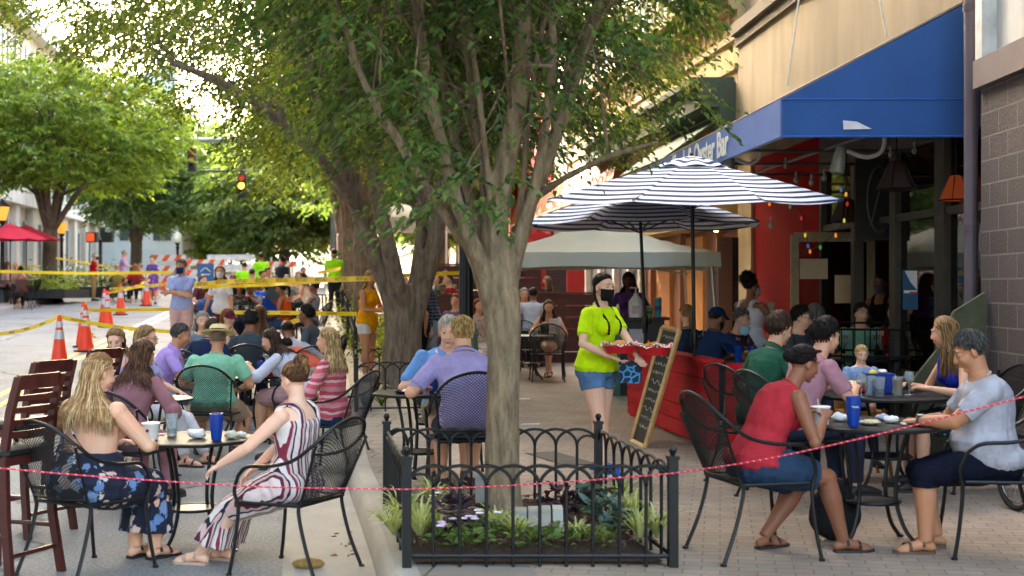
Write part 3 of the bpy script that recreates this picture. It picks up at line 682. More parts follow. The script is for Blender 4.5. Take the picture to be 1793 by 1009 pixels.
def tree(name, label, loc, th, tr_, crown, nst, nsp, leaf, mats, seed, fork=.5, lpt=11, tw=6, group=None, low=None, lean=(0, 0), droop=.25, ramps=None, cat='tree', split=None, spray=.55, avoid=None, limbs=None, vox=0):
    """crown = (dx, dy, cz, rx, ry, rz) relative to the base; nst limbs, nsp sprays"""
    rd = random.Random(seed); t = thing(name, label, cat, loc, group=group)
    q = MB(); dx, dy, cz, rx, ry, rz = crown
    top = Vector((lean[0], lean[1], th))
    prof = [(0, 1.95), (.035, 1.45), (.09, 1.15), (.2, 1.0), (.6, .94), (.9, .92), (1, .8)]
    q.tube([top * f + Vector((rd.uniform(-.1, .1) * tr_, rd.uniform(-.1, .1) * tr_, 0)) for f, _ in prof], [tr_ * k for _, k in prof], 18)
    paths = []
    for pl in limbs or ():
        pts = [at(a_, Y_, b_) - Vector(loc) for a_, b_, Y_ in pl[1]]; p = spline(pts, 5); n = len(p); r0 = pl[0]
        q.tube(p, [r0 * (1 - .55 * (k / (n - 1)) ** .8) for k in range(n)], 10, round_=True); paths.append((p, r0 * .6))
        for j in range(4):
            k = rd.randint(n // 3, n - 3); s0 = p[k]; aa = rd.uniform(0, 2 * PI); e2 = s0 + Vector((math.cos(aa) * .8, math.sin(aa) * .8, rd.uniform(.6, 1.4))); pp = spline([s0, s0.lerp(e2, .5) - Vector((math.cos(aa) * .12, math.sin(aa) * .12, 0)), e2], 5)
            q.tube(pp, [r0 * .3 * (1 - .7 * kk / 10) for kk in range(11)], 6); paths.append((pp, r0 * .3))
    for i in range(nst):
        a = (2 * PI * (i + rd.uniform(-.25, .25)) / nst) if split is None else split[i][0]
        rr = rd.uniform(.35, .95) if split is None else split[i][1]
        e = Vector((dx + rx * rr * math.cos(a), dy + ry * rr * math.sin(a), cz + rz * rd.uniform(.1, .75) * (1.15 - rr * .6)))
        b0 = top + Vector((math.cos(a), math.sin(a), 0)) * tr_ * .45 - Vector((0, 0, tr_ * .6))
        m1 = b0.lerp(e, .3) + Vector((0, 0, (e.z - b0.z) * .10)); m1.x = b0.x + (e.x - b0.x) * .18; m1.y = b0.y + (e.y - b0.y) * .18
        m2 = b0.lerp(e, .65); m2.x = b0.x + (e.x - b0.x) * .5; m2.y = b0.y + (e.y - b0.y) * .5
        m1 += Vector((rd.gauss(0, .04), rd.gauss(0, .04), 0)) * th; p = spline([b0, m1, m2, e], 6)
        r0 = tr_ * fork * rd.uniform(.75, 1.1); n = len(p)
        q.tube(p, [r0 * (1 - .85 * k / (n - 1)) for k in range(n)], 8); paths.append((p, r0))
        for j in range(3):
            k = rd.randint(4, n - 5); s0 = p[k]; aa = a + rd.uniform(-1.3, 1.3)
            e2 = s0 + Vector((math.cos(aa) * rx * .4, math.sin(aa) * ry * .4, rz * rd.uniform(.2, .6))); pp = spline([s0, s0.lerp(e2, .5) + Vector((0, 0, .1)), e2], 5)
            q.tube(pp, [r0 * .45 * (1 - .8 * kk / 10) for kk in range(11)], 6); paths.append((pp, r0 * .45))
    o = link(remesh(q, 'trunk', mats[0], vox, 1, .006, 9), 'trunk', t) if vox else q.build('trunk', mats[0], t, 'all')
    P = []; D = []; Ls = []; tws = MB()
    allp = [(pt, i) for i, (pp, r_) in enumerate(paths) for pt in pp[3:]]
    for s_ in range(nsp):
        for _ in range(30):
            u = Vector((rd.gauss(0, 1), rd.gauss(0, 1), rd.gauss(0, 1))).normalized() * (rd.random() ** .38)
            c = Vector((dx + u.x * rx, dy + u.y * ry, cz + u.z * rz))
            if low is not None and c.z < low(c + Vector(loc)): continue
            if avoid is not None and avoid(c + Vector(loc)): continue
            break
        else: continue
        # clumping: pull toward a few layer heights
        out = Vector((c.x - dx * .5, c.y - dy * .5, 0)); out = out.normalized() if out.length > .05 else Vector((1, 0, 0))
        ang0 = math.atan2(out.y, out.x) + rd.gauss(0, .5)
        if spray > .3 and rd.random() < .5:
            near = min(rd.sample(allp, min(20, len(allp))), key=lambda z: (z[0] - c).length)[0]
            if (near - c).length < 1.6: tws.tube([near, near.lerp(c, .5) + Vector((0, 0, .06)), c], [.012, .008, .004], 4)
        for k in range(tw):
            aa = ang0 + rd.uniform(-1.25, 1.25); dd = Vector((math.cos(aa), math.sin(aa), rd.uniform(-.5, .15) - droop)).normalized()
            ln = spray * rd.uniform(.6, 1.2); st = c + Vector((rd.gauss(0, .12), rd.gauss(0, .12), rd.gauss(0, .06))) * spray * 2
            sd = Vector((-dd.y, dd.x, 0)).normalized()
            for j in range(lpt):
                f = (j + .5) / lpt; p = st + dd * ln * f - Vector((0, 0, droop * ln * f * f * .6)); sg_ = 1 if j % 2 else -1
                P.append(p); D.append(dd * .75 + sd * sg_ * .75 + Vector((rd.gauss(0, .15), rd.gauss(0, .15), rd.gauss(0, .2) - .15))); Ls.append(leaf * rd.uniform(.65, 1.25) * (1 - .3 * f))
            if leaf < .09 and spray > .3 and k % 2 == 0: tws.tube([st, st + dd * ln - Vector((0, 0, droop * ln * .6))], [.004, .002], 3)
    if tws.v: tws.build('twig', mats[0], o, 'all')
    leaves(P, D, Ls, .5, 'crown', mats[1], t)
    return t
BK1 = bark('#4f3f2e', '#9a8466'); BK2 = bark('#4a3d32', '#937f6b', .7); BK3 = bark('#3d332a', '#77685a')
LF1 = leafmat('#35502a', '#6f8740', .4); LF2 = leafmat('#3c4d22', '#8b9440', .45); LF3 = leafmat('#4f6c2e', '#94a546', .5); LF4 = leafmat('#44603c', '#869a5c', .42); LF5 = leafmat('#6c833e', '#abb463', .5)
FARLEAF = .20
# the young tree in the near fenced bed
b = at(882, 8.2); 
def lowN(c):                       # lower surface of the near crown, vase shaped
    d = math.hypot(c.x - b.x, c.y - b.y); return 2.0 + (.55 if c.x > b.x else .15) - b.z + max(0, (.45 - d)) * 1.8
T1L = [(.105, [(876, 540, 8.2), (868, 440, 8.2), (870, 370, 8.2), (884, 290, 8.15), (905, 190, 8.1), (915, 70, 8.0), (920, -120, 8.0)]),
 (.06, [(868, 600, 8.2), (848, 480, 8.1), (815, 400, 8.0), (790, 320, 7.95), (762, 200, 7.9), (738, 80, 7.8), (715, -120, 7.8)]),
 (.045, [(862, 560, 8.2), (828, 450, 8.15), (790, 390, 8.1), (748, 330, 8.0), (700, 250, 7.9), (640, 150, 7.8), (590, 0, 7.8)]),
 (.07, [(884, 530, 8.2), (903, 440, 8.25), (930, 350, 8.3), (972, 240, 8.35), (1012, 120, 8.4), (1050, 0, 8.4), (1080, -120, 8.5)]),
 (.05, [(888, 520, 8.2), (908, 420, 8.15), (938, 320, 8.05), (958, 200, 8.0), (968, 80, 7.9), (960, -100, 7.8)]),
 (.055, [(868, 500, 8.25), (856, 400, 8.4), (845, 280, 8.5), (826, 150, 8.6), (815, 0, 8.7), (810, -120, 8.8)]),
 (.045, [(862, 520, 8.2), (838, 400, 8.3), (802, 270, 8.5), (772, 120, 8.7), (750, -60, 8.8)]),
 (.03, [(930, 350, 8.3), (960, 330, 8.2), (1010, 300, 8.0), (1080, 270, 7.8), (1150, 250, 7.6)])]
tree('young_street_tree', 'young street tree with a slim grey trunk in the near fenced planting bed', b, 1.5, .110, (-.15, .3, 4.5, 3.0, 2.9, 2.9), 3, 1950, .078, (BK1, LF1), 3, fork=.26, limbs=T1L, vox=.013, lpt=9, tw=5, low=lowN,
     avoid=lambda c: (c.x / c.y > .03 and c.z < 4.4 and math.sin(c.x * 91.7 + c.z * 57.3 + c.y * 33.1) > -.1) or (c.x / c.y > (.135 if c.z < 3.6 else .15) and c.z < 4.6) or (c.x / c.y < -.19 + (3.6 - c.z) * .09 and c.z < 4.4) or (c.y < 7.1 and c.z < 3.6) or (c.y > 8.5 and c.z < 2.75) or (c.z < 2.7 and c.x > -.1), droop=.3, spray=.42)
# second, older tree with a heavy forked trunk
b2 = at(705, 18.7)
T2L = [(.175, [(702, 580, 18.7), (682, 510, 18.6), (655, 440, 18.5), (628, 370, 18.3), (600, 290, 18.0), (560, 180, 17.6), (520, 40, 17.4)]),
 (.15, [(706, 560, 18.7), (695, 500, 18.4), (680, 430, 18.2), (662, 350, 18.0), (650, 250, 17.8), (640, 100, 17.6), (630, -60, 17.4)]),
 (.15, [(716, 560, 18.7), (728, 500, 18.9), (738, 430, 19.1), (742, 340, 19.2), (745, 220, 19.4), (750, 60, 19.6)]),
 (.165, [(718, 575, 18.7), (738, 510, 18.7), (758, 440, 18.6), (770, 370, 18.5), (778, 280, 18.4), (790, 150, 18.2), (800, 0, 18.2)]),
 (.09, [(628, 370, 18.3), (580, 300, 17.6), (500, 220, 16.8), (400, 150, 16.2), (300, 110, 15.8)])]
def low2(c):
    px = CX + F * c.x / c.y
    yb = 60 if px < 60 else (60 + (px - 60) * .6 if px < 200 else (144 + (px - 200) * .35 if px < 340 else (193 + (px - 340) * 1.0 if px < 470 else (323 if px < 600 else 300))))
    yb += 45 * math.sin(px * .045) * (px < 520) + 20 * math.sin(px * .11)
    yb -= 22
    return CAM + (HY - yb) / F * c.y - b2.z
tree('mature_street_tree', 'stout old street tree whose trunk forks low into heavy limbs behind the yellow top', b2, 1.45, .285, (-1.2, .3, 6.3, 5.8, 5.0, 4.2), 2, 2300, .10, (BK2, LF2), 11, fork=.25, limbs=T2L, vox=.03, lpt=8, tw=5,
     low=low2, droop=.3, spray=.55)
# trees farther along the right kerb
for i, (px, Y, cx_, r_, lf, mm, lb_) in enumerate([(636, 27, .3, 3.0, .16, LF2, 'dark trunked kerb tree just behind the forked tree'), (614, 36, .2, 3.2, .19, LF4, 'third tree in the kerb row past the forked tree'), (599, 48, 0, 3.4, .24, LF4, 'fourth tree in the kerb row, leaning slightly to the left'), (588, 63, 0, 3.6, .28, LF2, 'farthest visible tree of the right kerb row')]):
    tree('kerb_tree', lb_, at(px, Y), 2.4, .22, (cx_, 0, 6.4, r_, r_, 3.6), 7, 620 - 70 * i, lf, (BK2, mm), 20 + i, fork=.5, lpt=6, tw=5, group='trees along the right kerb', low=lambda c, h=(3.9, 3.7, 3.2, 3.0)[i]: h, avoid=lambda c: -.222 < c.x / c.y < -.185 or c.x / c.y < -.222 and c.z < 6.5, droop=.2, spray=.7)
# left side trees
L1 = at(88, 47)
tree('street_tree', 'spreading green tree in a low planted bed across the street, nearest on the left', L1, 2.6, .27, (.2, 0, 6.0, 4.5, 4.4, 2.7), 9, 760, .25, (BK3, LF3), 31, fork=.5, lpt=7, tw=5, group='street trees on the left', low=lambda c: 4.0, droop=.1, spray=.8)
L2 = at(238, 66)
tree('street_tree', 'broad dark green tree left of the traffic light beyond the orange cones', L2, 2.3, .3, (1.0, 0, 5.6, 4.4, 4.2, 3.1), 8, 800, .29, (BK3, LF4), 32, fork=.5, lpt=6, tw=5, group='street trees on the left', low=lambda c: 2.6, droop=.1, spray=.9)
LBL = ['leafy tree filling the street end just right of the round lamp post', 'yellow green tree directly beneath the amber traffic light', 'tall pale tree far beyond the barricades', 'dark low tree right of the amber traffic light', 'bushy tree left of the kerb row at the street end', 'distant bright tree behind the left trees', 'distant tree glimpsed between the left tree crowns', 'far tree partly hidden by the pedestrian signal', 'leafy tree seen through the fork of the stout old tree', 'pale tree far behind the booths, left of the lamp post']
for i, (px, Y, th, cz, rx, rz, mm) in enumerate([(350, 92, 2, 4.0, 4.6, 3.4, LF3), (425, 105, 2.5, 5, 5.2, 3.9, LF5), (385, 130, 3, 6, 7, 4.4, LF5), (500, 62, 1.8, 4.2, 3.6, 2.9, LF4), (470, 84, 2, 6.5, 4.6, 4.4, LF4), (270, 120, 3, 6, 6, 4.5, LF3), (180, 110, 3, 7, 6, 5.5, LF3), (120, 90, 2.5, 5, 4, 3.5, LF4), (775, 52, 2.2, 5, 2.6, 2.8, LF4), (742, 78, 2.2, 5, 3.2, 3.2, LF3)]):
    tree('distant_tree', LBL[i], at(px, Y), th, .25, (0, 0, cz, rx, rx, rz), 6, 420, .36 + Y * .0012, (BK3, mm), 40 + i, fork=.5, lpt=5, tw=5, group='trees at the end of the street', low=lambda c: 1.2, droop=.1, spray=1.1)
# ---------------------------------------------------------------- planting beds and their fences
SOIL = NT('mulch'); _n = SOIL.noise(45, 6, .8); SOIL.base(SOIL.ramp(_n, [(.3, lin('#2b1d17')), (.5, lin('#57402f')), (.75, lin('#7c6450'))])); SOIL.b.inputs['Roughness'].default_value = .95; SOIL.bump(_n, 1, .05)
def bed(x0, x1, y0, y1, z, n, seed, cols, rz=0, blades=True):
    q = MB(); vs = []; fs = []; nx, ny = 16, 16
    for j in range(ny + 1):
        for i in range(nx + 1):
            x = x0 + (x1 - x0) * i / nx; y = y0 + (y1 - y0) * j / ny; e = min(i, nx - i, j, ny - j)
            vs.append((x, y, z + .02 + (.09 if e > 1 else .02 * e) + noise.noise(Vector((x * 5, y * 5, 0))) * .02 * (e > 0)))
    for j in range(ny):
        for i in range(nx): k = j * (nx + 1) + i; fs.append((k, k + 1, k + nx + 2, k + nx + 1))
    q.add(vs, fs); tag(q.build('planting_bed', SOIL.m, smooth='all'), kind='structure')
def clump(p, n, h, m, label, rd, cat='plant', name='spider_grass', group=None, w=.009):
    P = []; q = MB()
    for i in range(n):
        a = rd.uniform(0, 2 * PI); l = h * rd.uniform(.6, 1.15); sp = rd.uniform(.3, .9); d = Vector((math.cos(a), math.sin(a), 0)); s = Vector((-d.y, d.x, 0)) * w * rd.uniform(.7, 1.3)
        pts = [d * l * sp * f + Vector((0, 0, l * (f * 1.25 - f * f * (.55 + .4 * sp)))) for f in (0, .25, .5, .75, 1)]
        vs = []
        for k, c in enumerate(pts): ww = s * (1 - (k / 4) ** 2 * .9); vs += [c - ww, c + ww]
        q.add(vs, [(2 * k, 2 * k + 1, 2 * k + 3, 2 * k + 2) for k in range(4)])
    return tag(q.build(name, m, loc=p, smooth='all'), label, cat, group)
GRS = leafmat('#7f8f4c', '#d3d49a', .35); GRN = leafmat('#435c2c', '#7f9450', .35); PUR = leafmat('#2b1a26', '#5a3a4a', .15); GRY = leafmat('#2f4640', '#6a8076', .2)
def picket_fence(name, label, base, w, d, rz, h=.62, n=8, nside=6):
    t = thing(name, label, 'tree fence', base, rz, 'hooped tree fences'); 
    for i, (x, y) in enumerate(((0, 0), (w, 0), (w, d), (0, d))):
        q = MB(); q.box((x, y, h / 2 - .02), (.05, .05, h)); q.box((x, y, h - .02), (.062, .062, .018)); q.lathe([(.0, h + .045), (.014, h + .04), (.023, h + .022), (.014, h + .002), (.012, h - .01)], (x, y, 0), 12)
        q.build('post', BLACK, t)
    def side(a, b, n, nm):
        a = Vector(a); b = Vector(b); u = b - a; L = u.length; u.normalize(); sp = L / n; q = MB(); ht = h - .16
        q.tube([a + Vector((0, 0, .06)), b + Vector((0, 0, .06))], .012, 6)
        for i in range(n + 1):
            if 0 < i < n: q.tube([a + u * sp * i, a + u * sp * i + Vector((0, 0, ht))], .010, 6)
        for i in range(-0, n - 0):
            for dlt in (0,):
                c = a + u * sp * (i + .5 + .5); r = sp
                p0 = max(0, i * sp); p1 = min(L, (i + 2) * sp) if i < n - 1 else L
                cc = (p0 + p1) / 2; rr = (p1 - p0) / 2
                q.tube([a + u * (cc + rr * math.cos(x)) + Vector((0, 0, ht - .02 + math.sin(x) * .115)) for x in np.linspace(0, PI, 13)], .010, 6)
        c = a; q.tube([a + u * (sp / 2 + sp / 2 * math.cos(x)) + Vector((0, 0, ht - .02 + math.sin(x) * .07)) for x in np.linspace(0, PI, 9)], .0085, 6)
        q.build('fence_panel', BLACK, t)
    side((0, 0, 0), (w, 0, 0), n, 'a'); side((w, 0, 0), (w, d, 0), nside, 'b'); side((w, d, 0), (0, d, 0), n, 'c'); side((0, d, 0), (0, 0, 0), nside, 'd')
    return t
X0 = at(712, 7.2).x; X1 = at(1178, 7.2).x; XB0 = at(688, 9.05).x; XB1 = at(1064, 9.05).x
picket_fence('tree_fence', 'black hooped iron fence around the near planting bed and its young tree', (X0, 7.2, S0), X1 - X0, 1.85, 0, n=10, nside=8)
bed(X0 + .04, X1 - .04, 7.24, 9.01, S0, 1, 1, None)
# parallelogram: shear the fence to the kerb direction
f_ = bpy.data.objects['tree_fence']
for ch in f_.children:
    me = ch.data
    for v in me.vertices: v.co.x += -.155 * v.co.y
for v in bpy.data.objects['planting_bed'].data.vertices: v.co.x += -.155 * (v.co.y - 7.2)
rd = random.Random(5)
GL = ['at the front left corner', 'left of the front middle', 'by the trunk foot', 'in the front middle', 'right of the meter box', 'at the front right corner', 'along the right side', 'in the back right corner', 'beside the back left post', 'on the left edge by the kerb', 'spilling out over the left kerb side', 'second from the right corner']
for i, (px, Y, h) in enumerate([(735, 7.5, .36), (770, 7.55, .26), (868, 7.75, .26), (905, 7.5, .22), (1010, 7.45, .2), (1150, 7.5, .33), (1110, 7.9, .34), (1085, 8.6, .3), (760, 8.6, .3), (705, 7.9, .36), (690, 7.6, .3), (1120, 7.45, .3)]):
    p = at(px, Y); p.z = S0 + .1; clump(p, 60, h, GRS, 'tuft of yellow striped grass in the near bed, ' + GL[i], rd, 'grass tuft', 'grass_tuft', 'variegated grass tufts in the near bed')
for i, (px, Y) in enumerate([(800, 8.0), (790, 7.6), (1060, 8.1), (1030, 8.4), (990, 8.3), (1090, 7.7)]):
    p = at(px, Y); p.z = S0 + .1; P = []; D = []; L = []
    for k in range(46):
        a = rd.uniform(0, 2 * PI); P.append(p + Vector((rd.gauss(0, .05), rd.gauss(0, .05), rd.uniform(0, .13)))); D.append((math.cos(a), math.sin(a), rd.uniform(.2, 1.2))); L.append(rd.uniform(.06, .13))
    o = leaves(P, D, L, .38, 'foliage_plant', PUR if i in (0, 1, 4) else GRY); tag(o, ('dark purple' if i in (0, 1, 4) else 'grey green') + ' leafy plant in the near bed, ' + ['left behind the trunk', 'left front of the trunk', 'right of the meter box', 'back right', 'just behind the meter box', 'by the front right pickets'][i], 'plant', 'leafy bedding plants')
for i, (px, Y) in enumerate([(785, 7.45), (860, 7.55), (930, 7.35), (1040, 7.4), (820, 7.35), (750, 8.2), (975, 7.5)]):
    p = at(px, Y); p.z = S0 + .08; P = []; D = []; L = []
    for k in range(44):
        a = rd.uniform(0, 2 * PI); r = rd.uniform(0, .13); P.append(p + Vector((math.cos(a) * r, math.sin(a) * r, rd.uniform(0, .09)))); D.append((math.cos(a), math.sin(a), rd.uniform(.1, .9))); L.append(rd.uniform(.04, .075))
    t = thing('bedding_flowers', 'low green bedding plant with pale blossoms, ' + ['front left', 'before the trunk', 'centre front', 'right front', 'between the left front pickets', 'near the back left post', 'under the meter box'][i], 'flowers', p, group='blossoming bedding plants')
    o = leaves(P, D, L, .6, 'foliage', GRN, t); o.location = -p
    if i in (0, 1, 4, 5):
        q = MB()
        for k in range(4):
            c = Vector((rd.gauss(0, .06), rd.gauss(0, .06), .12 + rd.uniform(0, .05)))
            for a in range(5): an = 2 * PI * a / 5; q.ell(c + Vector((math.cos(an) * .014, math.sin(an) * .014 - .004, 0)), (.013, .013, .004), n=8, m=5)
        q.build('blossom', mat('#e3dbe6' if i % 2 else '#d8b8dc', .7, 0, .05), t)
P = []; D = []; L = []
for k in range(2600):
    y = rd.uniform(7.27, 8.98); x = rd.uniform(X0 + .06, X1 - .06) - .155 * (y - 7.2); P.append((x, y, S0 + .115 + noise.noise(Vector((x * 5, y * 5, 0))) * .02)); D.append((rd.gauss(0, 1), rd.gauss(0, 1), rd.gauss(0, .25))); L.append(rd.uniform(.012, .045))
tag(leaves(P, D, L, .45, 'mulch_chips', mat('#5a4030', .9, 0, .5, 30, .2), curl=.05), 'loose bark chips covering the soil of the near bed', 'mulch', None, 'stuff')
# meter boxes by the trunk
t = thing('utility_box', 'pale plastic utility box cluster on the mulch in front of the young tree', 'utility box', at(944, 7.85)); t.location.z = S0 + .1
for x, w_, h_ in ((-.11, .07, .11), (-.035, .06, .115), (.035, .065, .12)):
    q = MB(); q.box((x, 0, h_ / 2), (w_, .12, h_)); q.box((x, -.062, h_ - .012), (w_ * .98, .01, .014)); q.build('module', mat('#a39e92', .6, 0, .1, 8, .2), t, False)
q = MB(); q.box((.11, .0, .055), (.06, .15, .13)); q.build('housing', mat('#b0aca2', .6, 0, .1), t, False)
t = thing('junction_box', 'small grey junction box at the back of the bed, left of the tree trunk', 'utility box', at(847, 8.7)); t.location.z = S0 + .08
q = MB(); q.box((0, 0, .1), (.11, .1, .2)); q.build('housing', mat('#9c998f', .6, 0, .1), t, False); q = MB(); q.box((0, 0, .21), (.13, .12, .02)); q.build('lid', mat('#aaa79c', .6), t, False)
# second bed round the forked tree
x0 = at(624, 15.9).x; x1 = x0 + 1.75
picket_fence('tree_fence', 'black hooped fence with ball posts around the forked tree beside the kerb', (x0, 15.9, S0), x1 - x0, 3.4, 7, h=.68, n=10, nside=14)
rd = random.Random(9)
for i, (px, Y) in enumerate([(640, 16.3), (668, 16.5), (735, 16.4), (752, 16.7), (655, 17.4)]):
    p = at(px, Y); clump(p, 50, .3, GRN, 'green grassy plant at the foot of the forked tree, ' + ['leftmost', 'left of the trunk', 'right of the trunk', 'rightmost', 'farther back'][i], rd, 'plant', 'grass_tuft', 'plants round the forked tree', .012)
# far railings of the beds along the kerb (spiky dark)
def railing(name, label, a, b, h, n, group, base=.0):
    a = Vector(a); b = Vector(b); t = thing(name, label, 'railing', a, group=group); u = b - a; q = MB()
    for z in (h, h * .72, base + .08): q.tube([Vector((0, 0, z)), u + Vector((0, 0, z))], .014, 6)
    q.build('rail', BLACK, t); q = MB()
    for i in range(n + 1): q.tube([u * (i / n), u * (i / n) + Vector((0, 0, h + (.06 if group.startswith('iron') else 0)))], .008, 5)
    q.build('balusters', BLACK, t)
    for f in (0, 1): q = MB(); q.box(u * f + Vector((0, 0, h / 2 + .04)), (.06, .06, h + .08)); q.build('post', BLACK, t, False)
    return t
for i, (y0, y1) in enumerate(((21, 25), (26.5, 30), (32, 36), (39, 43))):
    railing('bed_railing', 'black railing of a kerbside tree bed, ' + ['just past the forked tree', 'second beyond the forked tree', 'third beyond the forked tree', 'farthest and smallest'][i], (cr(y0) + .15, y0, ground(cr(y0) + .15, y0)), (cr(y1) + .15, y1, ground(cr(y1) + .15, y1)), .72, 26, 'iron railings along the kerb beds')
    rdd = random.Random(60 + i)
    for k, w_ in enumerate(('near', 'middle', 'far')):
        yy = y0 + .6 + k * (y1 - y0 - 1) / 2; x = cr(yy) + .6; P = []; D = []; L = []
        for j in range(240):
            v = Vector((rdd.gauss(0, .3), rdd.gauss(0, .3), abs(rdd.gauss(.25, .18)))); P.append(Vector((x, yy, ground(x, yy))) + v); D.append((rdd.gauss(0, 1), rdd.gauss(0, 1), rdd.gauss(.3, .6))); L.append(rdd.uniform(.06, .12))
        o = leaves(P, D, L, .5, 'bed_shrub', LF2); tag(o, 'small shrub in the %s kerb bed, its %s plant' % (['first', 'second', 'third', 'farthest'][i], w_), 'shrub', 'shrubs in the kerb beds')
# left planted bed
lt = thing('planter_bed', 'low dark planter of yellow and green flowers round the left street tree', 'planter', L1 + Vector((-.6, -2.0, 0)))
q = MB(); q.box((.3, .7, .15), (3.4, 2.6, .3)); q.build('edging', mat('#2c2a27', .8), lt, False)
P = []; D = []; L = []; rdd = random.Random(77)
for j in range(900): P.append((rdd.uniform(-1.3, 1.9), rdd.uniform(-.6, 1.8), .3 + abs(rdd.gauss(0, .22)))); D.append((rdd.gauss(0, 1), rdd.gauss(0, 1), rdd.gauss(.5, .5))); L.append(.16)
leaves(P, D, L, .5, 'foliage', LF5, lt)
lt = thing('planter_bed', 'long dark planter of flowering shrubs behind the red shirted man', 'planter', at(130, 51))
q = MB(); q.box((0, 0, .2), (3.4, 1.0, .4)); q.build('edging', mat('#2c2a27', .8), lt, False)
P = []; D = []; L = []
for j in range(700): P.append((rdd.uniform(-1.7, 1.7), rdd.uniform(-.5, .5), .4 + abs(rdd.gauss(.2, .3)))); D.append((rdd.gauss(0, 1), rdd.gauss(0, 1), rdd.gauss(.5, .5))); L.append(.17)
leaves(P, D, L, .5, 'foliage', LF2, lt)
# ================================================================ FURNITURE
def backpt(u, v):
    top = .93 - .13 * u * u
    z = .47 + v * (top - .47); return Vector((.235 * u * (1 + .22 * v), -.22 - .13 * v - .05 * (1 - u * u), z))
def make_chair(name, label, loc, rz, col=BLACK, dense=22):
    t = thing(name, label, 'chair', loc, rz, 'black iron patio chairs')
    hp = [(-.27, .20, .60), (-.29, .12, .655), (-.30, -.05, .67), (-.295, -.20, .71), (-.27, -.32, .80), (-.17, -.40, .90), (0, -.425, .94)]
    hp = hp + [(-x, y, z) for x, y, z in hp[-2::-1]]
    q = MB(); q.tube(spline(hp, 5), .0115, 8); q.build('hoop_rail', col, t)
    for sx in (-1, 1):
        q = MB(); q.tube(spline([(sx * .27, .20, .60), (sx * .262, .235, .50), (sx * .25, .215, .40), (sx * .26, .235, .18), (sx * .275, .265, 0)], 4), .0115, 8); q.cyl((sx * .275, .265, 0), (sx * .275, .265, .015), .018, n=10); q.build('leg', col, t)
        q = MB(); q.tube(spline([(sx * .235, -.22, .47), (sx * .24, -.20, .40), (sx * .245, -.25, .2), (sx * .26, -.33, 0)], 4), .0115, 8); q.cyl((sx * .26, -.33, 0), (sx * .26, -.33, .015), .018, n=10); q.build('leg', col, t)
    q = MB(); sf = [(-.24, -.21, .435), (-.25, .2, .435), (-.2, .235, .435), (.2, .235, .435), (.25, .2, .435), (.24, -.21, .435)]
    q.tube([Vector(p) for p in sf], .011, 6, closed=True); q.build('seat_frame', col, t)
    q = MB(); n = 8; g = [[Vector((-.24 + .48 * i / n, -.21 + .43 * j / n, .438 - .014 * math.sin(PI * i / n) * math.sin(PI * j / n))) for i in range(n + 1)] for j in range(n + 1)]
    vs = [p for r_ in g for p in r_]; q.add(vs + [p - Vector((0, 0, .006)) for p in vs], [(j * (n + 1) + i, j * (n + 1) + i + 1, (j + 1) * (n + 1) + i + 1, (j + 1) * (n + 1) + i) for i in range(n) for j in range(n)] + [((n + 1) ** 2 + j * (n + 1) + i, (n + 1) ** 2 + (j + 1) * (n + 1) + i, (n + 1) ** 2 + (j + 1) * (n + 1) + i + 1, (n + 1) ** 2 + j * (n + 1) + i + 1) for i in range(n) for j in range(n)])
    q.build('seat', mat('#1b1b1b', .5, .2, .2, 300, .3, 400), t)
    q = MB()
    for sx in (-1, 1): q.tube([backpt(sx, v / 5) for v in range(6)], .009, 6)
    q.tube([backpt(u / 6, 0) for u in range(-6, 7)], .008, 6)
    q.build('back_frame', col, t)
    q = MB(); n = dense
    for k in range(-n, n + 1):
        for sgn in (1, -1):
            pts = []
            for i in range(13):
                v = i / 12; u = k * 2 / n + sgn * (v - .5) * 1.9
                if -1 <= u <= 1: pts.append(backpt(u, v))
            if len(pts) > 1: q.tube(pts, .0028, 3, cap=False)
    q.build('mesh_back', col, t); return t
CHAIR0 = None
def chair(loc, rz, label, sc_=None):
    global CHAIR0
    if CHAIR0 is None: CHAIR0 = make_chair('patio_chair', label, loc, rz); return CHAIR0
    return dup(CHAIR0, loc, rz, label, sc_)
TAB = mat('#202020', .5, .0, .15, 60, .12, 250, 'table_top', spec=.15)
def table(loc, r, label, rz=0, h=.72, sides=32, name='patio_table', top=None):
    t = thing(name, label, 'table', loc, rz, 'round black patio tables')
    q = MB(); q.lathe([(0, h - .02), (r - .01, h - .022), (r, h - .016), (r, h - .002), (r - .012, h + .003), (r - .03, h), (0, h)], n=sides); q.build('tabletop', top or TAB, t)
    for k in range(4):
        a = PI / 4 + k * PI / 2; c, s = math.cos(a), math.sin(a)
        q = MB(); q.tube(spline([(c * r * .55, s * r * .55, h - .02), (c * r * .42, s * r * .42, h * .72), (c * r * .36, s * r * .36, h * .42), (c * r * .5, s * r * .5, h * .16), (c * r * .78, s * r * .78, 0)], 5), .0125, 8); q.cyl((c * r * .78, s * r * .78, 0), (c * r * .78, s * r * .78, .012), .022, n=10); q.build('leg', BLACK, t)
    q = MB(); q.tube([(r * .38 * math.cos(a), r * .38 * math.sin(a), h * .36) for a in np.linspace(0, 2 * PI, 25)[:-1]], .011, 6, closed=True); q.lathe([(0, h * .355), (r * .38, h * .355), (r * .38, h * .365), (0, h * .365)], n=24); q.build('brace_shelf', BLACK, t); return t
def long_table(loc, w, d, label, rz=0, h=.74):
    t = thing('long_table', label, 'table', loc, rz); q = MB(); q.box((0, 0, h - .015), (w, d, .03)); q.build('tabletop', TAB, t, False)
    for sx in (-1, 1):
        for sy in (-1, 1): q = MB(); q.tube([(sx * (w / 2 - .08), sy * (d / 2 - .08), h - .03), (sx * (w / 2 - .05), sy * (d / 2 - .05), 0)], .018, 8); q.build('leg', BLACK, t)
    return t
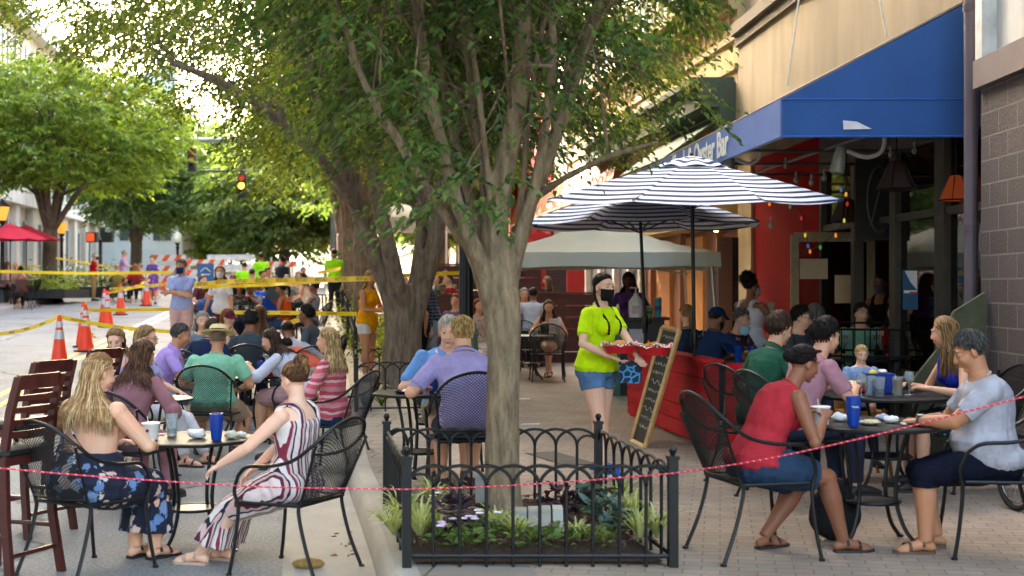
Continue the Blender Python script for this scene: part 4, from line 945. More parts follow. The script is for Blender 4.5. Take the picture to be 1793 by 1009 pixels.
# ---- table ware (z of base passed in)
BT = mat('#1246a8', .25, 0, .1, 6, .05, 60, 'blue_plastic', spec=.6, trans=.25)
def tumbler(p, lab, logo=False):
    t = thing('tumbler', lab, 'cup', p, random.uniform(0, 90), 'blue plastic tumblers')
    q = MB(); q.lathe([(0, 0), (.031, 0), (.033, .01), (.044, .165), (.045, .172), (.041, .172), (.030, .015), (0, .012)], n=24); q.build('cup', BT, t)
    q = MB()
    for k in range(12): a = 2 * PI * k / 12; q.tube([(.0335 * math.cos(a), .0335 * math.sin(a), .02), (.0445 * math.cos(a), .0445 * math.sin(a), .15)], .0014, 4)
    q.build('flutes', BT, t)
    if logo:
        q = MB(); t.rotation_euler = (0, 0, 0); q.tube([(-.02 + .004 * i, -.043 - .0004 * (5 - abs(5 - i)), .115 + .006 * math.sin(i * 1.8)) for i in range(11)], .0028, 5); q.build('logo', mat('#c9d6ee', .5), t)
    return t
def bucket(p, lab, straw=True):
    t = thing('paper_cup', lab, 'cup', p, 0, 'white paper soup cups')
    q = MB(); q.lathe([(0, 0), (.045, 0), (.055, .1), (.058, .104), (.053, .104), (.043, .01), (0, .008)], n=24); q.build('cup', mat('#ddd8cf', .5, 0, .04), t)
    q = MB(); q.lathe([(.056, .098), (.0595, .1), (.0595, .106), (.056, .108)], n=24); q.build('rim', mat('#e6e2da', .4, 0, .02), t)
    q = MB(); q.lathe([(0, -.0), (.011, -.0), (.011, .002), (0, .002)], (0, 0, 0), 12, Matrix.Rotation(R(90), 3, 'X')); 
    o = q.build('emblem', mat('#7a1e22', .6), t); o.location = (-.008, -.0535, .06)
    if straw: q = MB(); q.tube([(.0, 0, .02), (-.02, -.01, .15)], .003, 6); q.build('straw', WHITE, t)
    return t
def pint(p, lab, drink=None, lvl=.5):
    t = thing('drinking_glass', lab, 'glass', p)
    q = MB(); q.lathe([(0, 0), (.03, 0), (.042, .145), (.0395, .145), (.028, .012), (0, .012)], n=20); q.build('glass', glassm(), t)
    if drink: q = MB(); q.lathe([(0, .014), (.028, .014), (.028 + .011 * lvl, .014 + .12 * lvl), (0, .014 + .12 * lvl)], n=18); q.build('drink', mat(drink, .1, 0, .1, 4, 0, trans=.5), t)
    return t
def wineglass(p, lab):
    t = thing('wine_glass', lab, 'glass', p)
    q = MB(); q.lathe([(0, 0), (.035, 0), (.03, .004), (.005, .008), (.004, .07), (.012, .078), (.036, .11), (.037, .14), (.03, .175), (.0285, .175), (.035, .14), (.034, .112), (.01, .082), (0, .08)], n=20); q.build('glass', glassm(), t)
    q = MB(); q.lathe([(0, .083), (.02, .09), (.033, .112), (0, .112)], n=18); q.build('wine', mat('#d9cf8e', .1, 0, .1, 4, 0, trans=.6), t); return t
def napkin(p, lab, s=.06, col='#dcd9d4'):
    q = MB(); q.ell((0, 0, s * .45), (s, s * .8, s * .5), n=18, m=12); me = q.mesh('napkin', mat(col, .8, 0, .05, 20, .2), 'all'); sd_ = Vector(p) * 3
    for v in me.vertices:
        k = noise.noise(v.co * 28 + sd_) * .5 + noise.noise(v.co * 60 + sd_) * .3; v.co += v.co.normalized() * k * s * .6
        v.co.z = max(v.co.z, .001)
    return tag(link(me, 'napkin', loc=p), lab, 'napkin', 'crumpled paper napkins')
def plate(p, lab, r=.11, food='#c9b47a'):
    t = thing('plate', lab, 'plate', p); q = MB(); q.lathe([(0, 0), (r * .6, 0), (r, .014), (r, .018), (r * .62, .006), (0, .006)], n=28); q.build('dish', WHITE, t)
    q = MB(); rd_ = random.Random(int(p[0] * 1000))
    for i in range(7): q.ell((rd_.gauss(0, r * .25), rd_.gauss(0, r * .25), .018), (rd_.uniform(.015, .03), rd_.uniform(.012, .025), .014), n=10, m=6)
    q.build('food', mat(food, .6, 0, .35, 40, .4), t); return t
GING = gingham('#b3202a', '#e4dfdb', .016)
def basket(p, lab, rz=0, fries=True, s=1.0):
    t = thing('food_basket', lab, 'basket', p, rz)
    rings = []
    for z, a, b in ((0, .085, .055), (.03, .10, .068), (.05, .112, .076), (.05, .108, .072), (.03, .095, .063), (.004, .08, .05)):
        rings.append([(a * s * math.cos(x) * (1 + .08 * abs(math.sin(2 * x))), b * s * math.sin(x) * (1 + .08 * abs(math.sin(2 * x))), z * s) for x in np.linspace(0, 2 * PI, 25)[:-1]])
    q = MB(); q.loft(rings, False); q.build('basket', mat('#b8141c', .35, 0, .1, 10, .1), t)
    q = MB(); n = 26; vs = []; fs = []
    for j in range(6):
        for i in range(n):
            x = 2 * PI * i / n; k = (.2, .55, .8, 1.0, 1.14, 1.26)[j]; zz = (.012, .014, .03, .055, .066, .058)[j] + (.012 * math.sin(5 * x + 1) + .008 * math.sin(9 * x)) * (j > 2)
            vs.append((.1 * s * k * math.cos(x), .07 * s * k * math.sin(x), zz * s))
    for j in range(5):
        for i in range(n): fs.append((j * n + i, j * n + (i + 1) % n, (j + 1) * n + (i + 1) % n, (j + 1) * n + i))
    q.add(vs, fs); q.build('paper_liner', GING, t)
    q = MB(); rd_ = random.Random(3)
    if fries:
        for i in range(60):
            c = Vector((rd_.gauss(0, .035), rd_.gauss(0, .022), .045 + rd_.uniform(0, .03))) * s; dd = Vector((rd_.gauss(0, 1), rd_.gauss(0, 1), rd_.gauss(0, .3))).normalized() * .026
            q.tube([c - dd, c + dd], .004, 4)
        q.build('fries', mat('#c98a34', .6, 0, .3, 30, .2), t)
    else:
        q.ell((0, 0, .055 * s), (.05 * s, .045 * s, .03 * s), n=16, m=10); q.ell((.03 * s, -.02, .045 * s), (.04 * s, .03 * s, .02 * s)); q.build('sandwich', mat('#c78a48', .6, 0, .25, 25, .3), t)
    return t
def menu(p, rz, lab, tilt=60):
    t = thing('menu_sheet', lab, 'menu', p, rz); q = MB(); q.box((0, 0, .13), (.2, .003, .27)); o = q.build('sheet', mat('#c9bfc6', .7, 0, .05), t, False); o.rotation_euler = (R(-20), 0, 0)
    q = MB()
    for r_ in range(9): q.box((-.03 + .02 * (r_ % 2), -.003, .03 + r_ * .024), (.11, .001, .005)); 
    o = q.build('print', mat('#8a4a5a', .7), t, False); o.rotation_euler = (R(-20), 0, 0); return t
# ---- bar stool with ladder back
CH = mat('#421610', .32, 0, .35, 10, .15, 40, 'cherry_wood', spec=.6)
def barstool(loc, rz, label):
    t = thing('bar_stool', label, 'bar stool', loc, rz, 'dark cherry wood bar stools')
    sh = .74
    for sx in (-1, 1):
        q = MB(); q.tube([(sx * .19, .18, sh - .03), (sx * .21, .21, 0)], .02, 4); q.build('leg', CH, t, False)
        pts = [(sx * .22, -.25, 0), (sx * .2, -.2, .35), (sx * .19, -.18, sh), (sx * .185, -.22, 1.0), (sx * .18, -.28, 1.2)]
        q = MB(); rings = []
        for x, y, z in pts: rings.append([(x - .017, y - .024, z), (x + .017, y - .024, z), (x + .017, y + .024, z), (x - .017, y + .024, z)])
        q.loft(rings); q.build('back_post', CH, t, False)
    q = MB()
    for i, (z, h_) in enumerate(((1.165, .085), (1.07, .035), (1.0, .035), (.93, .035), (.86, .035))):
        y = -.18 - (z - sh) * .21 if z < 1 else -.22 - (z - 1) * .3; rings = []
        for u in np.linspace(-1, 1, 7): yy = y - .02 * (1 - u * u); rings.append([(u * .18, yy - .009, z - h_ / 2), (u * .18, yy + .009, z - h_ / 2), (u * .18, yy + .009, z + h_ / 2), (u * .18, yy - .009, z + h_ / 2)])
        q = MB(); q.loft(rings); q.build('back_slat', CH, t, False)
    q = MB(); q.box((0, 0, sh - .035), (.42, .40, .05)); q.build('seat_apron', CH, t, False)
    q = MB(); rings = []
    for k, z in ((.96, sh - .01), (1.04, sh + .005), (1.04, sh + .03), (.95, sh + .048), (.6, sh + .055)):
        rings.append([(.215 * k * sx_, .21 * k * sy_, z) for sx_, sy_ in ((-1, -.85), (-.85, -1), (.85, -1), (1, -.85), (1, .85), (.85, 1), (-.85, 1), (-1, .85))])
    q.loft(rings); q.build('cushion', mat('#161514', .5, 0, .1, 12, .1, spec=.35), t)
    for a, b in (((-.2, .2, .2), (.2, .2, .2)), ((-.21, -.22, .28), (-.205, .2, .28)), ((.21, -.22, .28), (.205, .2, .28)), ((-.21, -.22, .16), (.21, -.22, .16))):
        q = MB(); q.tube([a, b], .014, 6); q.build('stretcher', CH, t)
    return t
# ---- traffic cone
ORG = mat('#e23a12', .45, 0, .08, 6, .05, 60, 'orange_plastic')
CONE0 = None
def cone(loc, label, s=1.0):
    global CONE0
    if CONE0 is None:
        t = thing('traffic_cone', label, 'traffic cone', loc, 0, 'orange traffic cones along the centre line')
        q = MB(); q.prism([(x * .19, y * .19) for x, y in ((-1, -.8), (-.8, -1), (.8, -1), (1, -.8), (1, .8), (.8, 1), (-.8, 1), (-1, .8))], .035); q.build('base', mat('#1c1b1b', .7), t, False)
        q = MB(); q.lathe([(.155, .035), (.15, .05), (.03, .9), (.024, .91), (.018, .905), (.02, .88)], n=28); q.build('body', ORG, t)
        for z0, z1 in ((.50, .65), (.70, .80)):
            f = lambda z: .15 - .12 * (z - .05) / .85 + .003
            q = MB(); q.lathe([(f(z0) - .004, z0), (f(z0), z0), (f(z1), z1), (f(z1) - .004, z1)], n=28); q.build('reflective_band', mat('#b9bcc2', .35, .2, .1, 20, .05), t)
        CONE0 = t; return t
    return dup(CONE0, loc, random.uniform(0, 90), label, s)
# ---- tapes and ropes
YTP = mat('#f0c80a', .45, 0, .05, 8, .1, 30, 'caution_tape')
def tape(label, pts, w=.07, text=True, sag=.0, tw=0.0, n=40, tsize=.055, gap=.5):
    P = [Vector(p) for p in pts]; C = []
    for a, b in zip(P, P[1:]):
        for k in range(n):
            f = k / n; C.append(a.lerp(b, f) - Vector((0, 0, sag * 4 * f * (1 - f) * (b - a).length)))
    C.append(P[-1]); o0 = P[0].copy(); q = MB(); vs = []; fs = []; acc = [0]; fr = []
    for i, c in enumerate(C):
        t_ = (C[min(i + 1, len(C) - 1)] - C[max(i - 1, 0)]).normalized(); sd_ = t_.cross(Vector((0, 0, 1))).normalized(); up = sd_.cross(t_)
        ang = tw * math.sin(i * .37) + .25 * math.sin(i * .11); up = up * math.cos(ang) + sd_ * math.sin(ang); nn = t_.cross(up); fr.append((c, t_, up, nn))
        vs += [c - o0 - up * w / 2, c - o0 + up * w / 2]
        if i: acc.append(acc[-1] + (C[i] - C[i - 1]).length)
    q.add(vs + [Vector(v) + fr[k // 2][3] * .0015 for k, v in enumerate(vs)], [(2 * i, 2 * i + 1, 2 * i + 3, 2 * i + 2) for i in range(len(C) - 1)] + [(2 * len(C) + 2 * i + 2, 2 * len(C) + 2 * i + 3, 2 * len(C) + 2 * i + 1, 2 * len(C) + 2 * i) for i in range(len(C) - 1)])
    t = thing('caution_tape', label, 'tape', o0, 0); q.build('ribbon', YTP, t)
    if text:
        tm = textmesh('CAUTION', tsize, 0, .001); W_ = max(v.co.x for v in tm.vertices) * 2; L = acc[-1]; vv = []; ff = []
        k = gap * .4
        while k + W_ < L:
            base = len(vv)
            for v in tm.vertices:
                s_ = k + W_ / 2 - v.co.x; i = min(np.searchsorted(acc, s_), len(C) - 1); i0 = max(i - 1, 0); f = (s_ - acc[i0]) / max(1e-6, acc[i] - acc[i0]) if i > i0 else 0
                c, _, up, nn = fr[i0]; c2 = fr[i][0]; cc = c.lerp(c2, f); sg_ = -1 if nn.y > 0 else 1
                vv.append(cc - o0 + up * v.co.y + nn * sg_ * .003)
            ff += [tuple(base + j for j in p.vertices) for p in tm.polygons]; k += W_ + gap
        q = MB(); q.add(vv, ff)
        if vv: q.build('lettering', mat('#1b1a12', .6, 0, 0, 1, 0), t, False)
    return t
def rope(label, pts, r=.006, mats=None):
    t = MB(); P = spline(pts, 10); t.tube(P, r, 8); return tag(t.build('rope', mats), label, 'rope')
# ---- striped market umbrella
def umbrella(loc, rim, top, r, mats, label, lean=(0, 0), name='market_umbrella', ribs=8, rz=0, base=None, crank=1.05, vent=True, pole=BLACK, group='striped market umbrellas', rot0=.3, tilt=0):
    t = thing(name, label, 'umbrella', loc, rz, group); L = Vector((lean[0], lean[1], 0)); bz = base if base is not None else 0
    q = MB(); q.tube([(0, 0, bz), L * .5 + Vector((0, 0, (top + bz) / 2)), L + Vector((0, 0, top))], .019, 10); q.build('pole', pole, t)
    vs = []; fs = []; nr = 14; ns = ribs * 6
    for j in range(nr + 1):
        f = .08 + .92 * j / nr
        for i in range(ns):
            a = 2 * PI * i / ns + rot0; k = (i % 6) / 6; loc_ = math.sin(PI * k); rr = r * f * (1 - .06 * loc_ * f); z = top - .03 - (top - rim) * (f ** 1.25) - .03 * loc_ * f + tilt * rr * math.sin(a)
            vs.append(L + Vector((rr * math.cos(a), rr * math.sin(a), z)))
    for j in range(nr):
        for i in range(ns): fs.append((j * ns + i, (j + 1) * ns + i, (j + 1) * ns + (i + 1) % ns, j * ns + (i + 1) % ns))
    vb = [v - Vector((0, 0, .006)) for v in vs]; nv = len(vs)
    q = MB(); q.add(vs + vb, fs + [tuple(nv + k for k in reversed(f)) for f in fs]); q.build('canopy', mats, t)
    if vent:
        q = MB(); ring = []
        for rr, z in ((.03, top + .02), (r * .1, top - .01), (r * .19, top - .06), (r * .24, top - .1)): ring.append([L + Vector((rr * math.cos(a) * (1 + .04 * math.sin(4 * a)), rr * math.sin(a), z + .025 * math.cos(a * ribs / 1.0) * rr / r * 2)) for a in np.linspace(0, 2 * PI, 41)[:-1]])
        q.loft(ring, False); q.build('vent_cap', mats, t); q = MB(); q.ell(L + Vector((0, 0, top + .035)), .02); q.build('finial', pole, t)
    for i in range(ribs):
        a = 2 * PI * i / ribs + rot0; e = L + Vector((r * math.cos(a), r * math.sin(a), rim - .02 + tilt * r * math.sin(a))); m_ = L + Vector((r * .5 * math.cos(a), r * .5 * math.sin(a), top - .05 - (top - rim) * .44 - .02 + tilt * r * .5 * math.sin(a)))
        q = MB(); q.tube([L + Vector((0, 0, top - .06)), m_, e], .007, 5); rb_ = q.build('rib', pole, t)
        q = MB(); q.tube([m_, L + Vector((0, 0, rim - .12))], .006, 5); q.build('strut', pole, rb_)
    if crank:
        q = MB(); c = L * (crank / top) + Vector((0, 0, crank)); q.lathe([(.0, -.13), (.026, -.12), (.04, -.02), (.036, .05), (.026, .09), (0, .1)], c, 12); q.ell(c + Vector((.05, 0, .02)), (.035, .03, .03)); q.build('crank_housing', BLACK, t)
        q = MB(); q.tube([c + Vector((.06, 0, .02)), c + Vector((.085, 0, .03)), c + Vector((.09, -.01, .13))], .007, 6); q.build('crank_handle', mat('#8f8b84', .4, .6), t)
    return t
def radial_stripes(a, b, w):
    m = NT('striped_canvas'); sp = m.n('ShaderNodeSeparateXYZ'); m.l(m.coord(), sp.inputs[0])
    rr = m.math('MAXIMUM', *[m.math('ABSOLUTE', 0)] * 2) if False else None
    # distance from the pole measured square to each of the eight panels
    at2 = m.math('ARCTAN2', sp.outputs[1], sp.outputs[0]); ang = m.math('ADD', at2, -.3 + 8 * PI)
    k = m.math('SUBTRACT', m.math('MODULO', ang, PI / 4), PI / 8); d = m.math('SQRT', m.math('ADD', m.math('POWER', sp.outputs[0], 2), m.math('POWER', sp.outputs[1], 2)))
    dist = m.math('MULTIPLY', d, m.math('COSINE', k)); f = m.math('FRACT', m.math('MULTIPLY', dist, 1 / w))
    m.base(m.ramp(f, [(0, lin(a)), (.42, lin(b))], 'CONSTANT')); m.b.inputs['Roughness'].default_value = .85
    tb = m.n('ShaderNodeBsdfTranslucent'); tb.inputs[0].default_value = (.5, .5, .55, 1); ms = m.n('ShaderNodeMixShader'); ms.inputs[0].default_value = .12
    m.l(m.b.outputs[0], ms.inputs[1]); m.l(tb.outputs[0], ms.inputs[2]); m.l(ms.outputs[0], m.out.inputs[0]); return m.m
# ================================================================ PEOPLE
def rotv(v, ax, a): return Matrix.Rotation(a, 3, ax) @ v
def ik(a, b, l1, l2, pole):
    a = Vector(a); b = Vector(b); d = b - a; L = d.length
    if L > (l1 + l2) * .999: b = a + d * ((l1 + l2) * .999 / L); d = b - a; L = d.length
    u = d.normalized(); x = (l1 * l1 - l2 * l2 + L * L) / (2 * L); h = math.sqrt(max(0, l1 * l1 - x * x))
    p = Vector(pole) - u * u.dot(Vector(pole)); p = p.normalized() if p.length > 1e-6 else Vector((0, 0, 1))
    return a + u * x + p * h, b
BODY_M = [(-.13, .085, .075), (-.09, .14, .115), (-.02, .165, .125), (.07, .155, .112), (.17, .145, .105), (.28, .16, .115), (.37, .178, .118), (.435, .175, .1), (.475, .135, .078), (.505, .075, .062), (.56, .056, .056), (.62, .054, .056)]
BODY_F = [(-.13, .085, .075), (-.09, .15, .12), (-.02, .178, .128), (.07, .155, .11), (.17, .125, .095), (.28, .138, .105), (.37, .15, .11), (.435, .148, .088), (.475, .112, .068), (.505, .062, .054), (.56, .046, .048), (.62, .045, .048)]
HAIRC = {}
def interp(tab, s):
    for (a, *va), (b, *vb) in zip(tab, tab[1:]):
        if s <= b:
            t = (s - a) / (b - a) if b > a else 0; t = max(0, min(1, t)); return [x + (y - x) * t for x, y in zip(va, vb)]
    return list(tab[-1][1:])
def person(label, px, Y, face, pose='sit', sex='m', h=1.0, g=1.0, lean=0, hunch=8, side=0, twist=0, head=(0, 0, 0), hands=None, feet=None, skin_='#b98a6c', hair='short', hc='#3a2a20', ht=None,
           top='tee', tc='#888888', bot='pants', bc='#2a3040', shoe='#2a2624', shoetype='shoe', vox=.012, mask=None, hat=None, belly=0, seat=.44, glasses=False, beard=None, neck=None, group=None,
           z=None, legs=True, fing=None, pole=None, grip=.5, neckline=.49, hairlen=.32, tm=None, bm=None, hem=-.12, strap=False, palm=None, shade_eyes=True, xoff=0, kneeout=.0):
    loc = at(px, Y); loc.x += xoff
    if z is not None: loc.z = z
    t = thing('person', label, 'person', loc, face, group); t.scale = (h, h, h)
    fem = sex == 'f'; tab = BODY_F if fem else BODY_M; sk = skin(skin_); near = vox < .008; sit = pose == 'sit'
    seat = seat / h
    hz = (seat + .10) if sit else .93
    def ang(s): return R(lean + hunch * max(0, s) / .5)
    # spine
    N_ = 40; sp = [Vector((0, 0, hz + .02))]; ds = .01
    def integ(s0, s1):
        p = Vector((0, 0, hz + .02)); n = 24
        for k in range(n):
            s = s1 * (k + .5) / n; a = ang(s); b_ = R(side) * min(1, max(0, s) / .3 + .3)
            p += Vector((math.sin(b_), math.sin(a) * math.cos(b_), math.cos(a) * math.cos(b_))) * (s1 / n)
        return p
    cache = {}
    def spn(s):
        if s not in cache: cache[s] = integ(0, s)
        return cache[s]
    def frame(s):
        a = ang(s); b_ = R(side) * min(1, max(0, s) / .3 + .3); u = Vector((math.sin(b_), math.sin(a) * math.cos(b_), math.cos(a) * math.cos(b_)))
        tw_ = R(twist) * min(1, max(0, s) / .35); x = Vector((math.cos(tw_), math.sin(tw_), 0)); x = (x - u * u.dot(x)).normalized(); return x, u.cross(x), u
    def ring(s, d=0, n=24, kx=1, ky=1):
        rx, ry = interp(tab, s); x, y, u = frame(s); gg = g if s < .47 else 1 + (g - 1) * .35
        bel = belly * math.exp(-((s - .12) / .13) ** 2); fw = .0
        rx = rx * gg * kx + d + bel * .35; ry = ry * gg * ky + d + bel * .5; c = spn(s) + y * (bel * .55 + fw)
        return [c + x * rx * math.cos(2 * PI * k / n) * 1.0 + y * ry * math.sin(2 * PI * k / n) for k in range(n)]
    def torso(q, s0, s1, d, extra=None):
        ss = [s0] + [s for s in (-.09, -.05, -.02, .02, .07, .12, .17, .22, .28, .33, .37, .41, .435, .455, .475, .49, .505, .53, .56) if s0 + .004 < s < s1 - .004] + [s1]
        q.loft([ring(s, d if extra is None else d + extra(s)) for s in ss])
        if fem and s1 > .3:
            x, y, u = frame(.33)
            for sx in (-1, 1): q.ell(spn(.33) + x * sx * .072 * g + y * (.075 * g + d * .6), (.062 * g + d * .5, .058 * g + d * .7, .062 * g + d * .5), Matrix((x, y, u)).transposed())
    # joints
    SH = {}; EL = {}; WR = {}; HP = {}; KN = {}; AN = {}
    ua, fa_, th_, sh_ = .285, .25, .43, .41
    if hands is None: hands = ((-.22, .30, seat + .24), (.22, .30, seat + .24)) if sit else ((-.27, .05, .80), (.27, .05, .80))
    for i, sx in enumerate((-1, 1)):
        x, y, u = frame(.43); SH[sx] = spn(.43) + x * sx * ((.165 if fem else .19) * (1 + (g - 1) * .7)) + y * 0 - u * .005
        pl = pole[i] if pole else (sx * .8, -.35, -.75)
        EL[sx], WR[sx] = ik(SH[sx], Vector(hands[i]), ua, fa_, pl)
        HP[sx] = Vector((sx * .088 * (1 + (g - 1) * .6), 0, hz - .01))
    if feet is None: feet = ((-.12 - kneeout, .44, .075), (.12 + kneeout, .44, .075)) if sit else ((-.10, .0, .075), (.10, .02, .075))
    for i, sx in enumerate((-1, 1)):
        KN[sx], AN[sx] = ik(HP[sx], Vector(feet[i]) , th_, sh_, (sx * (.05 + kneeout * 3), .5, 1) if sit else (sx * .1, 1, .1))
    gl = 1 + (g - 1) * .8
    def leg(q, sx, d, frac, r0=0):
        """thigh+shin tube to fraction 0..2 (1 = knee)"""
        a, b, c = HP[sx], KN[sx], AN[sx]; pts = [a, a.lerp(b, .35), a.lerp(b, .75), b, b.lerp(c, .3), b.lerp(c, .65), c]; rr = [.092, .086, .067, .057, .058, .045, .036]
        if fem: rr = [.096, .090, .068, .055, .056, .042, .033]
        pos = [0, .35, .75, 1, 1.3, 1.65, 2]; P = []; RR = []
        for k, pz in enumerate(pos):
            if pz <= frac + 1e-6: P.append(pts[k]); RR.append(rr[k] * gl + d)
            else:
                f = (frac - pos[k-1]) / (pz - pos[k-1]); P.append(pts[k-1].lerp(pts[k], f)); RR.append((rr[k-1] + (rr[k] - rr[k-1]) * f) * gl + d); break
        q.ell(a, (RR[0] * 1.02,) * 3); q.tube(P, RR, 14)
        if frac > 1: q.ell(b, (.057 * gl + d,) * 3)
        return P[-1], RR[-1]
    def arm(q, sx, d, frac, bell=0):
        a, b, c = SH[sx], EL[sx], WR[sx]; k = (.85 if fem else 1.0) * (1 + (g - 1) * .8)
        pts = [a, a.lerp(b, .3), a.lerp(b, .75), b, b.lerp(c, .25), b.lerp(c, .7), c]; rr = [.052, .05, .042, .038, .040, .031, .025]; pos = [0, .3, .75, 1, 1.25, 1.7, 2]; P = []; RR = []
        for i_, pz in enumerate(pos):
            if pz <= frac + 1e-6: P.append(pts[i_]); RR.append(rr[i_] * k + d + bell * pz)
            else:
                f = (frac - pos[i_-1]) / (pz - pos[i_-1]); P.append(pts[i_-1].lerp(pts[i_], f)); RR.append((rr[i_-1] + (rr[i_] - rr[i_-1]) * f) * k + d + bell * frac); break
        q.ell(a, (.056 * k + d,) * 3); q.tube(P, RR, 12)
        if frac > 1: q.ell(b, (.039 * k + d + bell,) * 3)
    # head frame
    x, y, u = frame(.52); nb = spn(.52); upd = (u * .55 + Vector((0, 0, 1)) * .45).normalized()
    Cc = nb + upd * .138 + Vector((0, 1, 0)) * (.018 + .03 * math.sin(R(max(0, head[1])))); yaw, pit, rol = head
    H = Matrix.Rotation(R(yaw), 3, 'Z') @ Matrix.Rotation(-R(pit), 3, 'X') @ Matrix.Rotation(R(rol), 3, 'Y')
    hk = .96 if fem else 1.0
    def hp(v): return Cc + H @ (Vector(v) * hk)
    def hell(q, c, r, M=None, n=14, m=10): q.ell(hp(c), tuple(a * hk for a in r), H if M is None else H @ M, n, m)
    # ---- body
    q = MB(); torso(q, -.13, .53, 0); q.tube([spn(.44), spn(.485), nb, Cc - H @ Vector((0, .012, .04))], [.085 if fem else .1, .07 if fem else .08, .053 if fem else .063, .053 if fem else .06], 14)
    for sx in (-1, 1):
        arm(q, sx, 0, 2)
        leg(q, sx, 0, 2)
        q.ell(spn(-.02) + Vector((sx * .08, -.045, -.03)), (.085 * g, .09 * g, .085 * g))
        # foot
        kd = (KN[sx] - HP[sx]); fd = Vector((kd.x, kd.y, 0)) if sit else Vector((sx * .25, 1, 0))
        if fd.length < .05: fd = Vector((0, 1, 0))
        fd.normalize()
        if sit: fd = (fd + Vector((sx * .15, .3, 0))).normalized()
        a = AN[sx]; A0 = a - fd * .035 - Vector((0, 0, .035)); A1 = a + fd * .09 - Vector((0, 0, .035)); A2 = a + fd * .165 - Vector((0, 0, .052))
        q.tube([A0, a + fd * .02 - Vector((0, 0, .02)), A1, A2], [.030, .036, .032, .020], 10, round_=True)
        sd_ = Vector((-fd.y, fd.x, 0)); q.ell(A1 - Vector((0, 0, .01)) + sd_ * .01 * sx, (.036, .036, .022)); 
        if near:
            for k in range(5): q.tube([A1 + fd * .03 + sd_ * (.03 - .015 * k) - Vector((0, 0, .02)), A2 + fd * (.012 - .006 * abs(1.5 - k) * .5) + sd_ * (.032 - .0155 * k)], [.011, .009], 8, round_=True)
        # hand
        fdir = (WR[sx] - EL[sx]).normalized(); pn = Vector(palm[0 if sx < 0 else 1]) if palm else Vector((-sx * .25, 0, -1)); pn = (pn - fdir * fdir.dot(pn)).normalized(); sdd = fdir.cross(pn).normalized()  # across the palm
        thside = sdd if sdd.dot(Vector((-sx, .25, 0))) > 0 else -sdd
        w0 = WR[sx]; hs = .92 if fem else 1.0
        for k in range(4):
            o_ = thside * (.030 - .020 * k) * hs; kn = w0 + fdir * (.088 - .004 * abs(k - 1)) * hs + o_
            q.tube([w0 + fdir * .008 + o_ * .55, kn], [.015 * hs, .0125 * hs], 8, round_=True)
            ln = (.074, .083, .077, .060)[k] * hs; cu = (grip if not hasattr(grip, '__len__') else grip[0 if sx < 0 else 1]) * (1 + .12 * k); p = kn; dd = fdir.copy(); axis = sdd if True else None; rr = .0088 * hs
            for j, fr_ in enumerate((.45, .3, .25)):
                a_ = cu * (.5, 1.0, .75)[j]; dd = (dd * math.cos(a_) + pn * math.sin(a_) * 1.0).normalized() if j == 0 else (dd * math.cos(a_) + (dd.cross(sdd) * (1 if dd.cross(sdd).dot(pn) > 0 or True else -1)) * 0 + (pn - dd * dd.dot(pn)).normalized() * math.sin(a_)).normalized()
                p2 = p + dd * ln * fr_; q.tube([p, p2], [rr, rr * .92], 8, round_=True); p = p2; rr *= .92
        tb = w0 + fdir * .025 * hs + thside * .022 * hs; t1 = tb + (thside * .75 + fdir * .7 + pn * .25).normalized() * .042 * hs; t2 = t1 + (thside * .25 + fdir * .9 + pn * (.3 + .3 * (grip if not hasattr(grip, '__len__') else .5))).normalized() * .034 * hs
        q.tube([tb, t1, t2], [.0145 * hs, .0112 * hs, .0095 * hs], 8, round_=True)
    # head volumes
    hell(q, (0, -.014, .026), (.076, .094, .086), n=20, m=14); hell(q, (0, .028, -.028), (.063, .064, .082), n=20, m=14); hell(q, (0, .026, -.074), (.048, .05, .036)); hell(q, (0, .062, -.1), (.022, .02, .017))
    q.tube([hp((0, .086, .012)), hp((0, .1, -.012)), hp((0, .108, -.034))], [.008, .0105, .013], 10, round_=True)
    for sx in (-1, 1):
        hell(q, (sx * .011, .097, -.037), (.0085, .009, .0075)); hell(q, (sx * .034, .058, -.035), (.026, .03, .026)); hell(q, (sx * .03, .074, .027), (.026, .018, .009))
        hell(q, (sx * .076, -.008, -.012), (.009, .019, .031), Matrix.Rotation(R(-sx * 18), 3, 'Z')); hell(q, (sx * .031, .074, .004), (.016, .012, .009))
    hell(q, (0, .088, -.064), (.021, .009, .006)); hell(q, (0, .086, -.074), (.018, .01, .0065)); hell(q, (0, .075, -.05), (.02, .018, .016))
    body = link(remesh(q, 'body', sk, vox, 2 if near else 1), 'body', t)
    # facial features
    if shade_eyes:
        for sx in (-1, 1):
            if vox < .013:
                q = MB(); hell(q, (sx * .031, .0795, .005), (.0125, .009, .0065)); ey = q.build('eye', mat('#c9c2ba', .25, 0, 0, 1, 0), t, 'all')
                q = MB(); hell(q, (sx * .031, .0868, .0045), (.0055, .0025, .0055)); q.build('iris', mat('#2b1c12', .15, 0, 0, 1, 0), ey, 'all')
                q = MB(); q.tube([hp((sx * .031 + .0145 * k, .0885 - .005 * k * k, .0115 - .004 * k * k)) for k in (-1, -.4, .3, 1)], .0016, 5); q.build('eyelash', mat('#1c120c', .7, 0, 0, 1, 0), t, 'all')
            else:
                q = MB(); hell(q, (sx * .031, .084, .005), (.011, .006, .005)); q.build('eye', mat('#2b1e18', .3, 0, 0, 1, 0), t, 'all')
            q = MB(); q.tube([hp((sx * (.014 + .034 * f), .0935 - .014 * f * f, .029 + .006 * math.sin(PI * f))) for f in (0, .35, .7, 1)], [.0025, .0035, .003, .0015], 6); q.build('eyebrow', hairm(hc), t, 'all')
